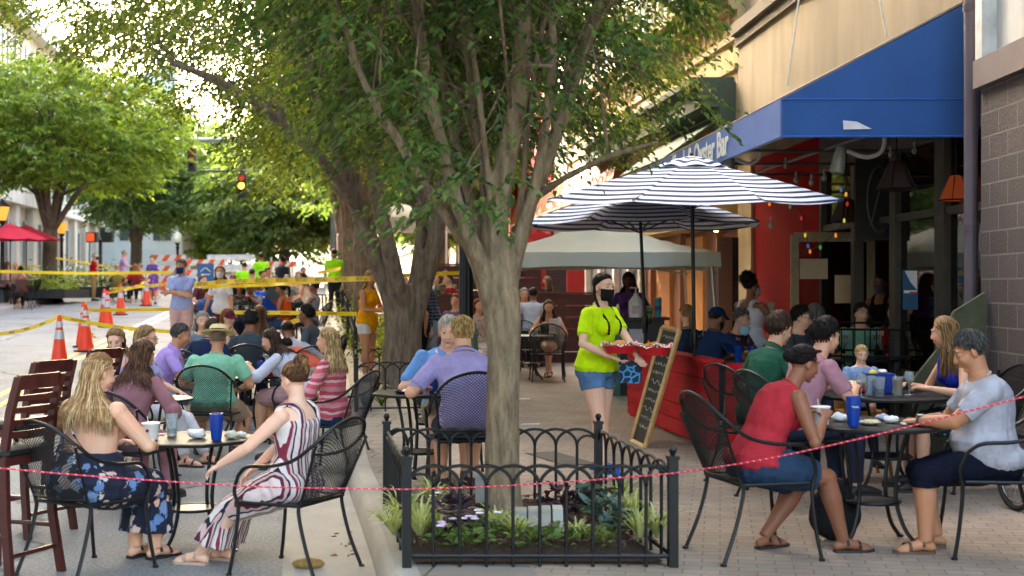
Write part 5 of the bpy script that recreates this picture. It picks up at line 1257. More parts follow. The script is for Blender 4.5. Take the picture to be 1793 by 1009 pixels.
        if not mask:
            q = MB(); q.tube([hp((k * .02, .0955 - .006 * k * k, -.069 + .002 * k * k)) for k in (-1, -.5, 0, .5, 1)], [.002, .0045, .005, .0045, .002], 6); q.build('lips', mat('#9c5048', .5, 0, .1, 1, 0) if lin(skin_)[0] > .2 else mat('#5e302a', .5, 0, .1, 1, 0), t, 'all')
    # ---- top
    tmat = tm or cloth(tc); cv = max(vox * .9, .0075) if near else vox
    if top:
        q = MB(); d = .013; fl_ = lambda s: (.014 if s < .02 else (.014 * (1 - (s - .02) / .15) if s < .17 else 0))
        if top in ('tank', 'cami'):
            s1 = .40 if top == 'tank' else .385
            torso(q, hem, s1, d, None if bot in ('dress', 'longdress') else fl_)
            for sx in (-1, 1):
                x, y, u = frame(.44); rr = (.026 if top == 'tank' else .006)
                xx = (.085 if top == 'tank' else .09) * (1 + (g - 1) * .5); c1 = spn(.385) + frame(.385)[1] * (.095 * g); c2 = spn(.49) + x * sx * xx * .95; c3 = spn(.385) - frame(.385)[1] * (.085 * g)
                q.tube(spline([c1 + x * sx * xx, spn(.455) + x * sx * xx + y * .062 * g, c2 + u * .0, spn(.455) + x * sx * xx - y * .07 * g, c3 + x * sx * xx], 3), rr, 8)
        elif top == 'lowback':
            torso(q, -.12, .17, .014, lambda s: .02)
            for sx in (-1, 1): x, y, u = frame(.4); q.tube(spline([spn(.15) + x * sx * .1 * g - y * .1 * g, spn(.3) + x * sx * .02 - y * .125 * g, spn(.42) - x * sx * .07 - y * .1 * g, spn(.475) - x * sx * .085 + y * .0, spn(.36) - x * sx * .08 + y * .12 * g], 4), .0065, 6)
            for sx in (-1, 1): q.ell(spn(.0) + Vector((sx * .09, -.05, 0)), (.13 * g, .13 * g, .11))
        else:
            if sit: hem = max(hem, -.07)
            torso(q, hem, neckline if neckline < .5 else .5, d + (.006 if top in ('polo', 'blouse') else 0), fl_)
            if sit:
                for sx in (-1, 1): q.ell(spn(.0) + Vector((sx * .075 * g, -.03, .0)), (.115 * g, .13 * g, .095))
            fr_ = {'tee': .72, 'polo': .75, 'blouse': 1.25, 'long': 1.93, 'sleeveless': .0, 'cap': .35}[top]
            for sx in (-1, 1):
                if fr_: arm(q, sx, .009, fr_, .012 if top in ('tee', 'polo') else (.022 if top == 'blouse' else 0.002))
                else: q.ell(SH[sx] - x * 0 + (spn(.43) - SH[sx]) * .28, (.06, .062, .06))
        o = link(remesh(q, 'shirt', tmat, cv, 1, .0075 if near else .006), 'shirt', t)
        if neckline >= .485 and top not in ('tank', 'cami'):
            x, y, u = frame(.5); q = MB(); c = spn(.503); kx = .068 if fem else .078
            if top == 'polo':
                rings = []
                for dz, k in ((-.012, 1.06), (.012, .98), (.03, .95), (.005, 1.14), (-.01, 1.2)): rings.append([c + u * (dz - .012 * math.cos(a - PI / 2)) + x * kx * k * math.cos(a) + y * (kx * .92) * k * math.sin(a) for a in np.linspace(PI / 2 + .3, 2.5 * PI - .3, 24)])
                vs = [p for r_ in rings for p in r_]; fs = [(j * 24 + i, j * 24 + i + 1, (j + 1) * 24 + i + 1, (j + 1) * 24 + i) for j in range(4) for i in range(23)]; q.add(vs, fs)
            else: q.tube([c + u * (-.006 - .012 * math.sin(a)) + x * kx * 1.0 * math.cos(a) + y * (kx * .9) * math.sin(a) for a in np.linspace(0, 2 * PI, 25)[:-1]], .007, 6, closed=True)
            q.build('collar', tmat, t, 'all')
    # ---- bottom
    bmat = bm or cloth(bc)
    if bot in ('pants', 'shorts', 'capri', 'brief'):
        fr_ = {'pants': 1.9, 'shorts': .8, 'capri': 1.18, 'brief': .42}[bot]
        q = MB(); torso(q, -.125, .05, .008)
        for sx in (-1, 1): leg(q, sx, .014 if bot != 'shorts' else .024, fr_); q.ell(spn(-.02) + Vector((sx * .08, -.045, -.03)), (.098 * g, .1 * g, .095 * g))
        link(remesh(q, {'pants': 'trousers', 'capri': 'trousers'}.get(bot, 'shorts'), bmat, cv, 1, .006), q and ('trousers' if bot in ('pants', 'capri') else 'shorts'), t)
    elif bot in ('skirt', 'dress', 'longdress'):
        q = MB(); torso(q, -.12, .06, .014); fr_ = .75 if bot == 'longdress' else (.12 if bot == 'dress' else -.15); rings = []
        if sit:
            H0 = (HP[-1] + HP[1]) / 2; K0 = (KN[-1] + KN[1]) / 2; A0 = (AN[-1] + AN[1]) / 2; kw = abs(KN[1].x - KN[-1].x) / 2 + .085; aw_ = abs(AN[1].x - AN[-1].x) / 2 + .11
            seq = [(H0 + Vector((0, -.05, .0)), .18 * g, .12), (H0.lerp(K0, .35), .185 * g, .115), (H0.lerp(K0, .8), kw + .01, .095), (K0 + Vector((0, .015, -.02)), kw, .088)]
            if fr_ > 0: seq += [(K0.lerp(A0, fr_ * .4) + Vector((0, .02, 0)), kw * .98 + .01, .10), (K0.lerp(A0, fr_), (kw + aw_) / 2 * 1.02 + .02, .125)]
            n = 36
            for k, (c, rx, ry) in enumerate(seq):
                dn = (seq[min(k + 1, len(seq) - 1)][0] - seq[max(k - 1, 0)][0]).normalized(); xx = Vector((1, 0, 0)); yy = dn.cross(xx).normalized(); am = .02 * max(0, k - 2) / 3
                rings.append([c + xx * (rx + am * math.sin(9 * a)) * math.cos(a) + yy * (ry + am * math.sin(9 * a + 1)) * math.sin(a) for a in np.linspace(0, 2 * PI, n + 1)[:-1]])
        else:
            n = 36
            for k, (z_, r_) in enumerate(((hz + .02, .17 * g), (hz - .1, .19 * g), (hz - .3, .21 * g), (hz - .42 if fr_ < .5 else .2, .25 * g))): rings.append([Vector(((r_ + .014 * k / 3 * math.sin(8 * a)) * math.cos(a), (r_ * .8 + .014 * k / 3 * math.sin(8 * a)) * math.sin(a), z_)) for a in np.linspace(0, 2 * PI, n + 1)[:-1]])
        q.loft(rings)
        if sit:
            for sx in (-1, 1): q.ell(spn(-.02) + Vector((sx * .08 * g, -.045, -.01)), (.105 * g, .11 * g, .105 * g)); leg(q, sx, .03, 1.0)
        link(remesh(q, 'skirt', bmat, cv, 1, .008), 'skirt', t)
    # ---- footwear
    if shoetype:
        for sx in (-1, 1):
            kd = (KN[sx] - HP[sx]); fd = Vector((kd.x, kd.y, 0)) if sit else Vector((sx * .25, 1, 0))
            fd = fd.normalized() if fd.length > .05 else Vector((0, 1, 0))
            if sit: fd = (fd + Vector((sx * .15, .3, 0))).normalized()
            a = AN[sx]; s2 = Vector((-fd.y, fd.x, 0)); q = MB()
            if shoetype == 'shoe':
                q.tube([a - fd * .04 - Vector((0, 0, .035)), a + fd * .02 - Vector((0, 0, .02)), a + fd * .1 - Vector((0, 0, .03)), a + fd * .175 - Vector((0, 0, .045))], [.038, .044, .042, .030], 12, round_=True); q.tube([a + Vector((0, 0, .015)), a - Vector((0, 0, .03))], [.041, .044], 12)
                o = q.build('shoe', mat(shoe, .55, 0, .15, 12, .15), t, 'all')
                q = MB(); m_ = [(-.055, .03), (-.06, 0), (-.055, -.03), (.06, -.044), (.15, -.042), (.2, -.02), (.205, .01), (.17, .038), (.06, .042)]
                q.add([a + fd * u_ + s2 * v_ - Vector((0, 0, .075)) for u_, v_ in m_] + [a + fd * u_ + s2 * v_ - Vector((0, 0, .055)) for u_, v_ in m_], [tuple(range(8, -1, -1)), tuple(range(9, 18))] + [(i, (i + 1) % 9, 9 + (i + 1) % 9, 9 + i) for i in range(9)]); q.build('sole', WHITE if shoetype == 'shoe' and lin(shoe)[2] > .1 else mat('#3a3632', .7), o, False)
            else:
                m_ = [(-.055, .03), (-.06, 0), (-.055, -.03), (.06, -.044), (.15, -.042), (.2, -.02), (.205, .01), (.17, .038), (.06, .042)]
                q.add([a + fd * u_ + s2 * v_ - Vector((0, 0, .0755)) for u_, v_ in m_] + [a + fd * u_ + s2 * v_ - Vector((0, 0, .058)) for u_, v_ in m_], [tuple(range(8, -1, -1)), tuple(range(9, 18))] + [(i, (i + 1) % 9, 9 + (i + 1) % 9, 9 + i) for i in range(9)]); o = q.build('sandal', mat(shoe, .6, 0, .15, 12, .15), t, False)
                for off, hh in ((.10, .0), (.02, .02)): 
                    q = MB()
                    c = a + fd * off - Vector((0, 0, .036 - hh)); q.tube([c + s2 * .042 * math.cos(an) + Vector((0, 0, .038 * math.sin(an) - .012)) for an in np.linspace(0, PI, 9)], .009, 6)
                    q.build('strap', mat(shoe, .6, 0, .15, 12, .15), o, 'all')
    # ---- hair
    hmm = hairm(hc, ht); rdh = random.Random(int(px * 7 + Y * 31))
    def thr(v):      # hairline: minimum height of hair for a head direction
        yv = v.y
        return -.62 + 0 if yv < -.35 else (-.62 + (yv + .35) / .5 * .5 if yv < .15 else -.12 + (yv - .15) * 1.02)
    def cap(th0, th1=None, puff=0, cut=0.0, wav=.003, name='hair', top_=0):
        n, m_ = (56, 36) if near else (36, 22); q = MB(); vs = []; fs = []
        for i in range(m_ + 1):
            th = PI * i / m_
            for j in range(n):
                v = Vector((math.sin(th) * math.cos(2 * PI * j / n), math.sin(th) * math.sin(2 * PI * j / n), math.cos(th))); e = v.z - thr(v) - cut
                k = max(0, min(1, e / .14 + .5)); hh = th0 * (.22 + .78 * max(0, min(1, e / .5))) + puff * max(0, v.z) ** 2 + top_ * max(0, v.z)
                hh += (noise.noise(Vector((v.x * 9, v.y * 9, v.z * 4)) + Vector((px, Y, 0))) * wav * 2 + noise.noise(v * 22) * wav)
                r_ = 1 / math.sqrt((v.x / .0765) ** 2 + (v.y / .0945) ** 2 + (v.z / .0875) ** 2)
                vs.append(hp(v * (r_ + hh * k - .014 * (1 - k)) + Vector((0, -.014, .026))))
        for i in range(m_):
            for j in range(n): fs.append((i * n + j, (i + 1) * n + j, (i + 1) * n + (j + 1) % n, i * n + (j + 1) % n))
        q.add(vs, fs); return q.build(name, hmm, t, 'all')
    def strands(num, length, spread=.05, front=-.1, rad=.0075, curl=.0, back=0.03, parent=None, gather=None, wave=.008):
        q = MB()
        for k in range(num):
            a = rdh.uniform(0, 2 * PI); zz = rdh.uniform(.15, .95)
            v = Vector((math.cos(a) * math.sqrt(1 - zz * zz), math.sin(a) * math.sqrt(1 - zz * zz), zz))
            if v.y > .45: v.y = -v.y * rdh.random(); v.normalize()
            side_ = 1 if v.x > 0 else -1; az = math.atan2(v.y, v.x); 
            # hang azimuth: rotate toward back, keep off the face
            hx, hy = math.cos(az), math.sin(az)
            if hy > front: hy = front - rdh.random() * .25; hx = side_ * math.sqrt(max(0, 1 - hy * hy))
            r0 = hp(Vector((v.x * .083, v.y * .1 - .014, v.z * .094 + .026))); r1 = hp((hx * .092, hy * .108 - .014, .0)); r2 = hp((hx * .088, hy * .104 - .016, -.075))
            L_ = length * rdh.uniform(.75, 1.1); xt, yt, ut = frame(.42); base_ = spn(.42)
            dn = Vector((0, 0, -1)); off = (H @ Vector((hx, hy, 0))) * .02
            pts = [r0, hp((v.x * .095, v.y * .112 - .014, v.z * .075 + .03)), r1, r2]; p = r2
            for j in range(4):
                p = p + dn * (L_ / 4) + off * (.5 if j < 2 else 0) + Vector((rdh.gauss(0, wave), rdh.gauss(0, wave), 0)); 
                # keep outside the torso
                rel = p - base_; sr = rel.dot(ut) + .42; 
                if sr < .52:
                    rx, ry = interp(tab, max(-.1, min(.5, sr))); xx, yy, uu = frame(max(0, min(.5, sr))); c0 = spn(max(0, min(.5, sr))); rv = p - c0; lx, ly = rv.dot(xx), rv.dot(yy); dd_ = math.sqrt((lx / (rx * g + .03)) ** 2 + (ly / (ry * g + .035)) ** 2)
                    if dd_ < 1: 
                        s_ = 1 / max(dd_, .25)
                        if dd_ < .3: ly = -abs(ly) - .05; s_ = 1
                        p = c0 + xx * lx * s_ + yy * ly * s_ + uu * (rv.dot(uu))
                pts.append(p.copy())
            if gather is not None: pts = [r0, hp((v.x * .09, v.y * .105 - .014, v.z * .08 + .03)), gather[0] + Vector((rdh.gauss(0, .006),) * 3)] + [gather[0] + (g_ - gather[0]) + Vector((rdh.gauss(0, spread * .3), rdh.gauss(0, spread * .3), 0)) for g_ in gather[1:]]
            sm = spline(pts, 3); n_ = len(sm); q.tube(sm, [rad * (.8 + .5 * math.sin(PI * min(1, i / n_ * 1.1))) * (1 - .75 * (i / (n_ - 1)) ** 3) for i in range(n_)], 4)
        q.build('hair_strands', hmm, parent or t, 'all')
    def tufts(num, ln, rad, cut=0., lift=.004, mess=.25):
        q = MB(); up_ = Vector((0, -.35, 1)).normalized()
        for k in range(num):
            v = Vector((rdh.gauss(0, 1), rdh.gauss(0, 1), rdh.gauss(0, 1))).normalized()
            if v.z - thr(v) - cut < .03: continue
            R_ = lambda w_: 1 / math.sqrt((w_.x / .0765) ** 2 + (w_.y / .0945) ** 2 + (w_.z / .0875) ** 2)
            dr = (v - up_ * .98); dr = (dr - v * v.dot(dr)); dr = dr.normalized() if dr.length > .02 else Vector((0, 1, 0)); dr = (dr + Vector((rdh.gauss(0, mess), rdh.gauss(0, mess), rdh.gauss(0, mess)))).normalized()
            pts = []
            for j in range(4):
                w_ = (v + dr * (ln * j / 3) / .09).normalized(); e = w_.z - thr(w_) - cut; hh = th_c * (.22 + .78 * max(0, min(1, e / .5))) + pf_c * max(0, w_.z) ** 2; pts.append(hp(w_ * (R_(w_) + hh + lift * (.4, 1, .9, .1)[j]) + Vector((0, -.014, .026))))
            q.tube(pts, [rad * .5, rad, rad * .8, rad * .2], 4)
        q.build('hair_strands', hmm, t, 'all')
    th_c, pf_c = {'short': (.011, .010), 'thick': (.022, .022), 'curly': (.03, .02), 'buzz': (.005, 0), 'bun': (.01, 0), 'updo': (.01, 0), 'long': (.012, .006), 'wavy': (.012, .006), 'bob': (.016, .008)}.get(hair, (.011, 0))
    if vox < .013 and hair in ('short', 'thick', 'curly') and not (hat and hat[0] != 'band'): tufts(1500 if near else 620, .038 if hair != 'curly' else .025, .0023 if near else .0034, -.05 if hair == 'curly' else 0, .003 if hair == 'short' else .004, .09 if hair != 'curly' else .9)
    if hair == 'short': cap(.011, puff=.010, wav=.003)
    elif hair == 'buzz': cap(.005, wav=.001)
    elif hair == 'thick': cap(.022, puff=.022, wav=.008)
    elif hair == 'bald': pass
    elif hair == 'curly': cap(.03, puff=.02, wav=.014, cut=-.05)
    elif hair == 'afro':
        cap(.02, wav=.004); q = MB(); rr_ = .088
        q.ell(hp((0, -.07, .105)), (rr_ * 1.15, rr_ * 1.1, rr_), n=26, m=18); me = q.mesh('afro_puff', hmm, 'all'); c = hp((0, -.07, .105))
        for v in me.vertices: v.co += (v.co - c).normalized() * (noise.noise(v.co * 30) * .016 + noise.noise(v.co * 75) * .012)
        link(me, 'afro_puff', t); q = MB()
        for k in range(260):
            dd = Vector((rdh.gauss(0, 1), rdh.gauss(0, 1), rdh.gauss(0, 1))).normalized(); b0 = c + dd * rr_; q.tube([b0, b0 + dd * .012 + Vector((rdh.gauss(0, .006),) * 3), b0 + dd * .02 + Vector((rdh.gauss(0, .01), rdh.gauss(0, .01), rdh.gauss(0, .01)))], [.004, .003, .002], 4)
        q.build('hair_tufts', hmm, t, 'all')
    elif hair in ('long', 'wavy'):
        cap(.012, puff=.006, wav=.004); strands(800 if near else (380 if vox < .011 else (110 if vox < .014 else 40)), hairlen, rad=.003 if near else (.0045 if vox < .011 else .010), wave=.014 if hair == 'wavy' else .006)
    elif hair == 'bob': cap(.016, puff=.008, wav=.005); strands(70 if vox < .013 else 36, .06, rad=.011)
    elif hair in ('bun', 'updo'):
        cap(.010, wav=.002); c = hp((0, -.085, .115) if hair == 'bun' else (0, -.12, .02)); q = MB(); rr_ = .048 if hair == 'bun' else .042
        for k in range(170):
            a0 = rdh.uniform(0, 6.28); pl = Vector((rdh.gauss(0, 1), rdh.gauss(0, 1), rdh.gauss(0, .5))).normalized(); e1 = pl.cross(Vector((.3, .2, 1))).normalized(); e2 = pl.cross(e1)
            q.tube([c + (e1 * math.cos(a0 + f) + e2 * math.sin(a0 + f)) * rr_ * rdh.uniform(.75, 1.0) for f in (0, .5, 1, 1.5, 2, 2.5, 3)], [.002, .004, .0045, .0045, .0045, .004, .002], 4)
        q.build('hair_bun', hmm, t, 'all')
        q = MB()
        for k in range(260 if near else 50):
            a = rdh.uniform(-1, 1) * 2.4 + PI / 2 * 3; zz = rdh.uniform(-.1, .75); v = Vector((math.cos(a) * math.sqrt(1 - zz * zz), math.sin(a) * math.sqrt(1 - zz * zz), zz)); r0 = hp(Vector((v.x * .083, v.y * .1 - .014, v.z * .094 + .026)))
            mid = hp((v.x * .06, -.075 + v.y * .05, .09 if hair == 'bun' else .03)); q.tube(spline([r0, (r0 + mid) / 2 + (r0 - Cc).normalized() * .012, mid.lerp(c, .4)], 3), [.002, .003, .003, .003, .003, .002, .001], 4)
        q.build('hair_strands', hmm, t, 'all')
    elif hair in ('pony', 'braids'):
        cap(.011, wav=.005)
        if hair == 'pony':
            c = hp((0, -.105, .05)); strands(50, .1, gather=[c, c + H @ Vector((0, -.05, .0)), c + H @ Vector((0, -.07, 0)) + Vector((0, 0, -.09)), c + H @ Vector((0, -.06, 0)) + Vector((0, 0, -.2))], spread=.05, rad=.008)
        else:
            for sx in (-1, 1):
                x, y, u = frame(.4); P_ = spline([hp((sx * .06, -.05, .02)), hp((sx * .078, -.03, -.06)), hp((sx * .075, -.0, -.13)), spn(.44) + x * sx * .085 + y * .085, spn(.36) + x * sx * .09 + y * .16, spn(.27) + x * sx * .085 + y * .165], 6); q = MB(); n_ = len(P_)
                for k in range(3):
                    q.tube([p + x * math.sin(i * 1.05 + k * 2.09) * .009 + y * math.cos(i * 2.1 + k * 4.18) * .005 for i, p in enumerate(P_)], [.010 * (1 - .45 * i / n_) for i in range(n_)], 6)
                q.build('braid', hmm, t, 'all')
    if beard:
        n = 30; q = MB(); vs = []; fs = []
        for i in range(15):
            for j in range(n + 1):
                a = PI * (-.12 + 1.24 * j / n); zz = -.035 - .085 * i / 14; kz = 1 - .35 * (i / 14) ** 2; edge = min(1, i / 3); vs.append(hp(((.067 * kz + .004) * math.cos(a), .022 + (.066 * kz + .009 * edge) * math.sin(a) - .001, zz - .012 * (1 if abs(a - PI / 2) < .9 else 0) * edge)))
        for i in range(14):
            for j in range(n): 
                if not (i < 5 and abs(PI * (-.12 + 1.24 * (j + .5) / n) - PI / 2) < .42): fs.append((i * (n + 1) + j, i * (n + 1) + j + 1, (i + 1) * (n + 1) + j + 1, (i + 1) * (n + 1) + j))
        q.add(vs, fs); q.build('beard', hairm(beard), t, 'all')
    if mask:
        mcol, mpos = mask if isinstance(mask, tuple) else (mask, 0); q = MB(); rings = []
        for f in np.linspace(0, 1, 9):
            zz = -.012 - .105 * f - mpos; kx = .066 - .016 * f * f; fw_ = .032 + .012 * math.sin(PI * f)
            rings.append([hp((kx * 1.04 * math.cos(a), .03 + (.062 + fw_ * .9 * math.sin(a) ** 4 - .022 * f * f) * math.sin(a), zz)) for a in np.linspace(.15, PI - .15, 17)])
        q.add([p for r_ in rings for p in r_], [(i * 17 + j, i * 17 + j + 1, (i + 1) * 17 + j + 1, (i + 1) * 17 + j) for i in range(8) for j in range(16)]); mm = mcol if not isinstance(mcol, str) else cloth(mcol, .06); mk = q.build('face_mask', mm, t, 'all')
        sol = mk.modifiers.new('thickness', 'SOLIDIFY'); sol.thickness = .003
        q = MB()
        for sx in (-1, 1): 
            q.tube([hp((sx * .066, .045, -.025 - mpos)), hp((sx * .08, .0, .005)), hp((sx * .083, -.022, -.012)), hp((sx * .078, -.01, -.04)), hp((sx * .058, .04, -.085 - mpos))], .002, 5)
        q.build('ear_loop', mm, mk, 'all')
    if glasses:
        q = MB(); gc = mat('#17130f' if glasses is True else glasses, .3)
        for sx in (-1, 1): q.tube([hp((sx * .031 + .021 * math.cos(a), .102, .003 + .016 * math.sin(a))) for a in np.linspace(0, 2 * PI, 17)[:-1]], .002, 5, closed=True); q.tube([hp((sx * .052, .1, .008)), hp((sx * .078, .03, .008)), hp((sx * .082, -.01, .0))], .002, 5)
        q.tube([hp((-.01, .103, .006)), hp((0, .106, .009)), hp((.01, .103, .006))], .002, 5); q.build('glasses', gc, t, 'all')
    if hat:
        kind, hcol = hat; q = MB()
        if kind == 'straw':
            M_ = H; c = hp((0, -.012, .066)); q.lathe([(.10, .012), (.098, .02), (.092, .075), (.075, .1), (.04, .108), (.0, .098)], c, 32, M_); q.lathe([(.098, .015), (.15, .004), (.185, .01), (.187, .016), (.15, .012), (.098, .024)], c, 36, M_); ho = q.build('hat', mat(hcol, .8, 0, .12, 60, .6, 130), t); q = MB(); q.lathe([(.0995, .018), (.1005, .022), (.098, .048), (.094, .05)], c, 32, M_); q.build('hat_band', mat('#3a2118', .7), ho)
        elif kind == 'cap':
            c = hp((0, -.012, .03)); rg = []
            for th in np.linspace(0, PI / 2, 8): rg.append([c + H @ Vector((.088 * math.cos(th) * math.cos(a), .106 * math.cos(th) * math.sin(a), .092 * math.sin(th) + .002)) for a in np.linspace(0, 2 * PI, 25)[:-1]])
            q.loft(rg); n = 13; vs = []
            for f in (0, .5, 1):
                for a in np.linspace(.25, PI - .25, n): vs.append(c + H @ Vector((.086 * math.cos(a), .098 * math.sin(a) + .078 * f * math.sin(a), .008 - .022 * f * f + .006 * math.sin(a))))
            o_ = len(vs); vs2 = [v - H @ Vector((0, 0, .004)) for v in vs]; fs = [(i * n + j, i * n + j + 1, (i + 1) * n + j + 1, (i + 1) * n + j) for i in range(2) for j in range(n - 1)]; q.add(vs + vs2, fs + [tuple(o_ + k for k in reversed(f)) for f in fs]); q.build('cap', cloth(hcol, .06), t, 'all')
        elif kind == 'band':
            q.tube([hp((.086 * math.cos(a), .10 * math.sin(a) - .014, .075 - .03 * math.sin(a) * -1)) for a in np.linspace(0, 2 * PI, 25)[:-1]], .009, 6, closed=True); q.build('headband', cloth(hcol, .06), t, 'all')
    t['_w'] = 1; del t['_w']
    return dict(root=t, loc=loc, WR=WR, EL=EL, Cc=Cc, spn=spn, frame=frame, hp=hp, KN=KN, AN=AN)
def world(P, v):
    return P['root'].matrix_basis @ Vector(v)
def wrap_watch(P, sx, col, face, label=None):
    pass
# ================================================================ LAYOUT
LIGHT, FAIR, TAN, OLIVE, BROWN, DARK = '#d6a88a', '#e0b69c', '#bd8a68', '#b3815f', '#855840', '#543427'
NV = .0062; MV = .0098; FV = .017; XV = .026          # detail by distance
def sit(lab, px, Y, th, clab=None, cback=.03, cth=None, **k):
    P = person(lab, px, Y, th, 'sit', **k)
    if clab:
        a = R(th if cth is None else cth); l = P['loc'].copy(); l.x += math.sin(a) * -cback * -1 * 0; c = chair(l, th if cth is None else cth, clab)
    return P
# ---------------- foreground left, on the road
T1 = at(338, 8.65); table(T1, .42, 'round black table with soup cup and blue tumbler between the floral and striped dresses', sides=8, rz=22)
FLO = floral('#10142a', ['#b9c3d6', '#c9a89a', '#10142a', '#5d7aa6', '#c3b0a6', '#10142a', '#6a7f9f'], 13, .42)
sit('blonde woman from behind in a navy floral dress with open strappy back', 158, 7.95, -32, 'chair holding the woman in the navy floral open back dress', sex='f', g=1.42, lean=0, hunch=8, h=.97, head=(-12, 14, 0), skin_=LIGHT, hair='long', hc='#94693e', ht='#e6c794', hairlen=.30,
    top='lowback', tm=FLO, bot='longdress', bm=FLO, hands=((-.14, .38, .76), (.16, .36, .76)), vox=NV, shoe='#1b1a1c', shoetype='sandal', pole=((-.9, -.3, -.5), (.9, -.3, -.5)), feet=((-.06, .42, .075), (.08, .46, .075)))
# her low bodice and thin straps
Pw = [o for o in COL.objects if o.get('label', '').startswith('blonde woman from behind')][0]
STR = stripes([(0, '#d8c3bd'), (.22, '#4d1a33'), (.34, '#c9a59f'), (.46, '#16182e'), (.54, '#d9cac6'), (.74, '#7a2338'), (.84, '#cdb3ae'), (.93, '#16182e')], .105, 0, .02)
PS = sit('woman with a hair bun in a striped sleeveless dress, arm on the chair', 512, 7.95, 66, 'mesh back chair under the woman in the striped dress', sex='f', g=1.15, lean=-9, hunch=10, h=.93, head=(-14, 4, -4), skin_=FAIR, hair='bun', hc='#5a3a26', ht='#b98a58',
    top='tank', tm=STR, bot='longdress', bm=STR, hands=((-.30, .36, .70), (.02, .34, .62)), vox=NV, shoe='#b59a86', shoetype='sandal', feet=((-.10, .66, .075), (.08, .58, .075)), pole=((-.9, -.5, -.5), (.7, -.3, -.7)), grip=.45)
tb = lambda P, px, Y, dz=0, h=.723: Vector((at(px, Y).x, Y, ground(at(px, Y).x, Y) + h + dz))
bucket(tb(0, 264, 8.55), 'white soup cup with a straw, left side of the foreground table on the road')
pint(tb(0, 301, 8.75), 'clear ridged glass of water beside the white soup cup', '#b9c2b8', .3)
tumbler(tb(0, 379, 8.5), 'tall blue tumbler at the front of the table by the striped dress woman')
napkin(tb(0, 345, 8.62), 'white crumpled takeaway wrapper left of the foreground blue tumbler', .062)
napkin(tb(0, 405, 8.6), 'pile of used paper napkins right of the foreground blue tumbler', .05, '#c9c6a8'); napkin(tb(0, 422, 8.7), 'small white napkin at the right edge of the foreground table', .035)
menu(tb(0, 262, 8.75), 30, 'paper menu lying behind the foreground soup cup').rotation_euler = (R(-88), 0, R(30))
q = MB(); p = at(540, 8.0); q.ell((0, 0, .03), (.10, .05, .035), n=16, m=10); o = q.build('handbag', mat('#8a6a34', .8, 0, .4, 20, .5), loc=p); tag(o, 'mustard coloured bag on the road under the striped dress woman', 'bag')
# bar stools
barstool(at(4, 7.8), 70, 'cherry wood bar stool with black seat at the left edge, nearest to the camera')
barstool(at(42, 9.2), 66, 'cherry wood bar stool standing just behind the nearest one')
barstool(at(140, 10.9), 66, 'cherry wood stool mostly hidden behind the blonde woman, only its top rail showing')
# ---------------- second table on the road
T2 = at(262, 11.7); table(T2, .38, 'small black table with a white soup cup behind the brunette woman')
bucket(tb(0, 255, 11.5), 'white soup cup on the second road table, behind the brunette woman', False); tumbler(tb(0, 236, 11.8), 'blue tumbler half hidden behind the brunette woman')
plate(tb(0, 283, 11.6), 'white plate on the second road table', .09)
sit('brunette woman seen from behind wearing a mauve wrap over dark green', 222, 10.2, -14, 'chair of the brunette woman in mauve', sex='f', lean=14, hunch=14, head=(-8, 16, 0), skin_=TAN, hair='wavy', hc='#3f281b', ht='#7a5438', hairlen=.26, top='blouse', tc='#8d5f66', bot='pants', bc='#a5747c', vox=MV)
sit('blonde woman facing camera, head bowed over the second road table', 216, 13.4, 178, 'chair of the blonde woman bowing her head', sex='f', lean=12, hunch=14, head=(5, 26, 0), skin_=FAIR, hair='long', hc='#6e4c2e', ht='#c09a68', hairlen=.2, top='cami', tc='#9a86c0', bot='skirt', bc='#8f7ab0', vox=MV)
FLO2 = floral('#b9a5d8', ['#4a3f9a', '#e3dcea', '#7fb0d0', '#6a3fa0'], 14, .4)
sit('woman in glasses with purple floral blouse and white trousers, sitting sideways', 248, 12.7, -100, 'chair turned right under the white trousered woman', sex='f', lean=-4, hunch=12, head=(10, 8, 0), skin_=LIGHT, hair='bob', hc='#7a5a38', ht='#b08f5c', top='tee', tm=FLO2, bot='pants', bc='#c9c5c6', glasses='#5a2a6a', vox=MV, feet=((-.1, .62, .075), (.12, .50, .075)), shoe='#2b1c16', shoetype='sandal')
# ---------------- third table
T3 = at(428, 14.7); table(T3, .50, 'black table crowded with baskets between the straw hat man and his friends')
sit('man in a light purple polo leaning in, short greying hair', 276, 14.5, -78, 'chair of the man in the purple polo', lean=14, hunch=14, head=(0, 10, 0), skin_=TAN, hair='short', hc='#3b3430', ht='#77706a', top='polo', tc='#ab8fd0', bot='shorts', bc='#7d93b8', vox=MV, g=1.05, hands=((-.12, .42, .80), (.12, .44, .78)))
sit('broad man from behind in straw hat and mint green shirt', 374, 13.3, -4, 'wide mesh backed chair of the straw hat man', lean=4, hunch=16, head=(10, 14, 0), skin_=TAN, hair='short', hc='#6b5a4a', top='tee', tc='#82bb9a', bot='shorts', bc='#a39079', g=1.32, vox=MV, hat=('straw', '#dcc48a'), shoe='#4a2c26', feet=((-.2, .1, .075), (.2, .12, .075)), h=.95)
WT = cloth('#cbcadb')
sit('brunette woman in a loose white blouse leaning toward the table', 528, 14.5, 78, 'chair of the leaning woman in the white blouse', sex='f', lean=24, hunch=18, head=(0, 16, 0), skin_=LIGHT, hair='wavy', hc='#2b1c15', ht='#5d4030', hairlen=.22, top='blouse', tm=WT, bot='skirt', bc='#b08a8a', g=1.15, vox=MV, hands=((-.16, .55, .84), (.1, .4, .8)))
PKT = stripes([(0, '#c9566a'), (.3, '#d9b3b0'), (.45, '#b04058'), (.7, '#c98a8f')], .14, 2, .06)
